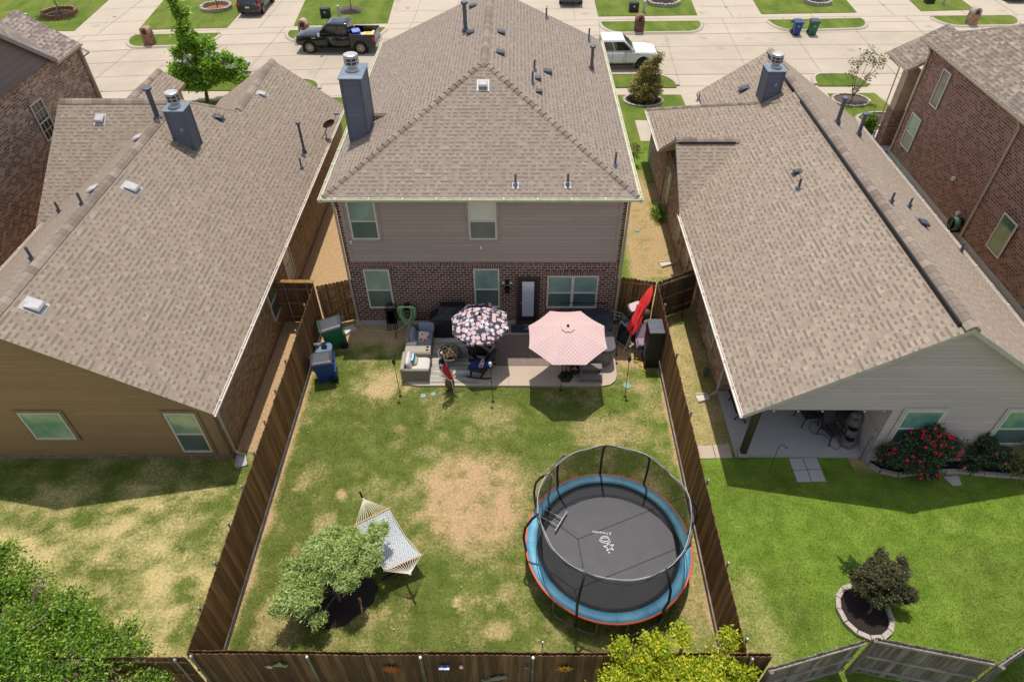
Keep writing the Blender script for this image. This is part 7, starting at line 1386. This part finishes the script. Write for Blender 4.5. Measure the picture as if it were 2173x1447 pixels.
ring_bed('round mulch patch behind the black pickup',-13.65,58.6,1.15,1.2,GYM,blocks=False); ring_bed('stone-edged round bed under the brownish evergreen',7.95,41.35,1.12,.85,MULCH,16,.12,.13); ring_bed('stone-edged round bed under the sparse crape myrtle',21.0,41.35,1.05,.85,GYM,16,.12,.13); ring_bed('pale edged bed beside the green hedge at upper right',22.0,38.6,1.5,.9,GYM,18,.12,.13)
def smalltree(nm,lab,x,y,blobs,n,leaf,lm,seed=1,r0=.05,per=18,spread=.09,bark=BARK,fork=.45,cat='tree',twigs=6,shell=.4,long=1.8,sub=0):
    t=thing(nm,lab,cat,(x,y,0)); branches(t,(x,y,0),blobs,r0,bark,twigs=twigs,fork=fork,seed=seed); crown('crown',blobs,n,per,leaf,lm,t,(x,y,0),(0,1),shell,spread,.25,long=long,sub=sub); return t
smalltree('small_tree','young tree over dark mulch ring at the top left',-37.1,57.9,[(-37.1,57.6,2.6,1.2,1.0,.8),(-36.2,57.5,2.4,.8,.7,.6),(-38,57.7,2.5,.8,.7,.6)],260,.09,LF3,4)
smalltree('small_tree','thin young tree in the red mulch ring',-24.7,59.2,[(-24.7,59.2,2.9,.6,.5,.6)],60,.09,LF3,5,.04); smalltree('small_tree','thin young tree in the mulch patch behind the black pickup',-13.6,58.8,[(-13.6,58.7,2.4,.8,.6,.4)],50,.1,LF3,6,.04)
LFT=leaf_mat('leaf_maple',[(0,c3(56,100,26,1.1)),(.4,c3(108,156,44,1.1)),(.75,c3(174,204,76,1.1)),(1,c3(214,228,110,1.1))],.5,.4)
tb=[(-19.0,41.4,1.2,1.3,1.1,.8),(-17.9,41.3,1.5,1.2,1.0,.7),(-20.0,41.2,1.8,1.0,.9,.8),(-18.6,41.4,2.4,1.1,.9,.8),(-19.5,41.5,3.1,.9,.8,.8),(-19.4,41.5,4.0,.85,.7,.8),(-19.6,41.6,4.8,.65,.55,.8),(-19.8,41.6,5.6,.45,.4,.7),(-20.0,41.6,6.3,.28,.25,.6),(-17.5,41.3,2.6,.4,.4,.5),(-17.0,41.2,1.3,.8,.7,.6),(-18.4,41.4,3.4,.6,.5,.6),(-16.7,41.2,2.2,.3,.3,.6),(-20.3,41.4,2.9,.5,.4,.6),(-20.1,41.4,.9,.7,.7,.6)]
smalltree('tall_green_tree','tall bright green tree between tan house and the grey sedan',-19.6,41.4,tb,1100,.105,LFT,9,.1,20,.11,twigs=7,sub=4)
LFC=leaf_mat('leaf_cypress',[(0,c3(84,92,42,1.1)),(.4,c3(128,126,62,1.1)),(.75,c3(166,146,88,1.1)),(1,c3(196,172,120,1.1))],.7,.2)
smalltree('evergreen','brownish conical evergreen shrub in stone ring by the white pickup',8.15,41.5,[(8.1,41.5,.6,1.0,.9,.55),(8.1,41.5,1.1,.85,.8,.55),(8.15,41.5,1.6,.62,.6,.5),(8.3,41.5,2.1,.42,.4,.45),(8.45,41.5,2.6,.22,.22,.4),(8.75,41.5,2.65,.14,.14,.28),(7.85,41.5,2.0,.25,.25,.35)],560,.055,LFC,10,.08,26,.09,cat='shrub',shell=.5,long=2.4)
LFM=leaf_mat('leaf_crape',[(0,c3(70,74,40,.95)),(.5,c3(120,116,70,.95)),(1,c3(170,148,110,.95))],.6,.3)
smalltree('crape_myrtle','sparse multi-stem crape myrtle in a stone ring at upper right',21.0,41.3,[(20.6,41.3,2.6,.4,.35,.5),(21.2,41.3,2.9,.3,.3,.45),(21.8,41.3,2.4,.5,.4,.3),(20.4,41.2,1.8,.35,.3,.3),(21.6,41.3,1.6,.3,.3,.35),(22.2,41.3,2.7,.25,.2,.2),(20.9,41.2,1.0,.25,.25,.4)],85,.075,LFM,12,.035,10,.1,fork=.12,twigs=5)
smalltree('hedge','dense bright green upright hedge shrub beside the porch column',20.0,36.1,[(19.85,36.2,.6,.42,.42,.5),(19.85,36.2,1.1,.42,.42,.45)],300,.05,LF3,13,.05,20,.06,cat='hedge')
smalltree('side_shrub','thin bare dark shrub beside the walk of the gabled house',6.35,33.2,[(6.35,33.2,.8,.28,.3,.5)],40,.05,LF4,14,.02,9,.06,cat='shrub',twigs=14); smalltree('weed_clump','low green weeds against the gabled house side wall',6.9,28.2,[(6.9,28.2,.2,.3,.8,.2)],60,.06,LF3,15,.01,12,.08,cat='plant',twigs=0)
smalltree('bare_shrub','spiky pale shrub behind the tan front gable',-20.1,34.6,[(-20.1,34.6,2.0,.35,.6,.5)],30,.08,LF1,16,.02,8,.1,cat='shrub',twigs=10)
# drive covers
for x,y in ((-32.4,57.2),(-9.0,59.2),(2.5,59.6),(17.2,59.3),(30.3,59.8)): 
    m=MB(); m.lathe([(.13,.0),(.13,.03)],x,y,12); oo=m.build('drain_cover',JOINT); tag(solo(oo,(x,y,0)),{-32.4:'round drain cover in driveway left of the maple',-9.0:'round drain cover in driveway left of the centre ridge',2.5:'round drain cover beside the dark grey suv',17.2:'round drain cover in driveway right of the utility box',30.3:'round drain cover in the upper right driveway'}[x],'drain cover')
# a few front walls of the houses across the street stand outside the frame; pebbles and leaves litter on the lawns
m=MB()
for k in range(60):
    x=random.uniform(-7.5,5.2); y=random.uniform(7,20); s=random.uniform(.01,.022)
    if -4.3<x<3.8 and y>16.8: continue
    a=random.uniform(0,3); m.poly([(x+s*math.cos(a+q)*1.3,y+s*math.sin(a+q),.05+random.uniform(0,.02)) for q in (0,1.6,3.1,4.7)])
for k in range(120):
    x=random.uniform(-9.2,-7.95); y=random.uniform(14,20); s=random.uniform(.015,.04); a=random.uniform(0,3); m.poly([(x+s*math.cos(a+q),y+s*math.sin(a+q),.02) for q in (0,1.6,3.1,4.7)])
oo=m.build('lawn_litter',plain('litter_pale',c3(214,200,170,.85),.8,var=.3,scale=9)); tag(oo,'scattered pale leaves and pebbles on the yard ground','litter',kind='stuff')
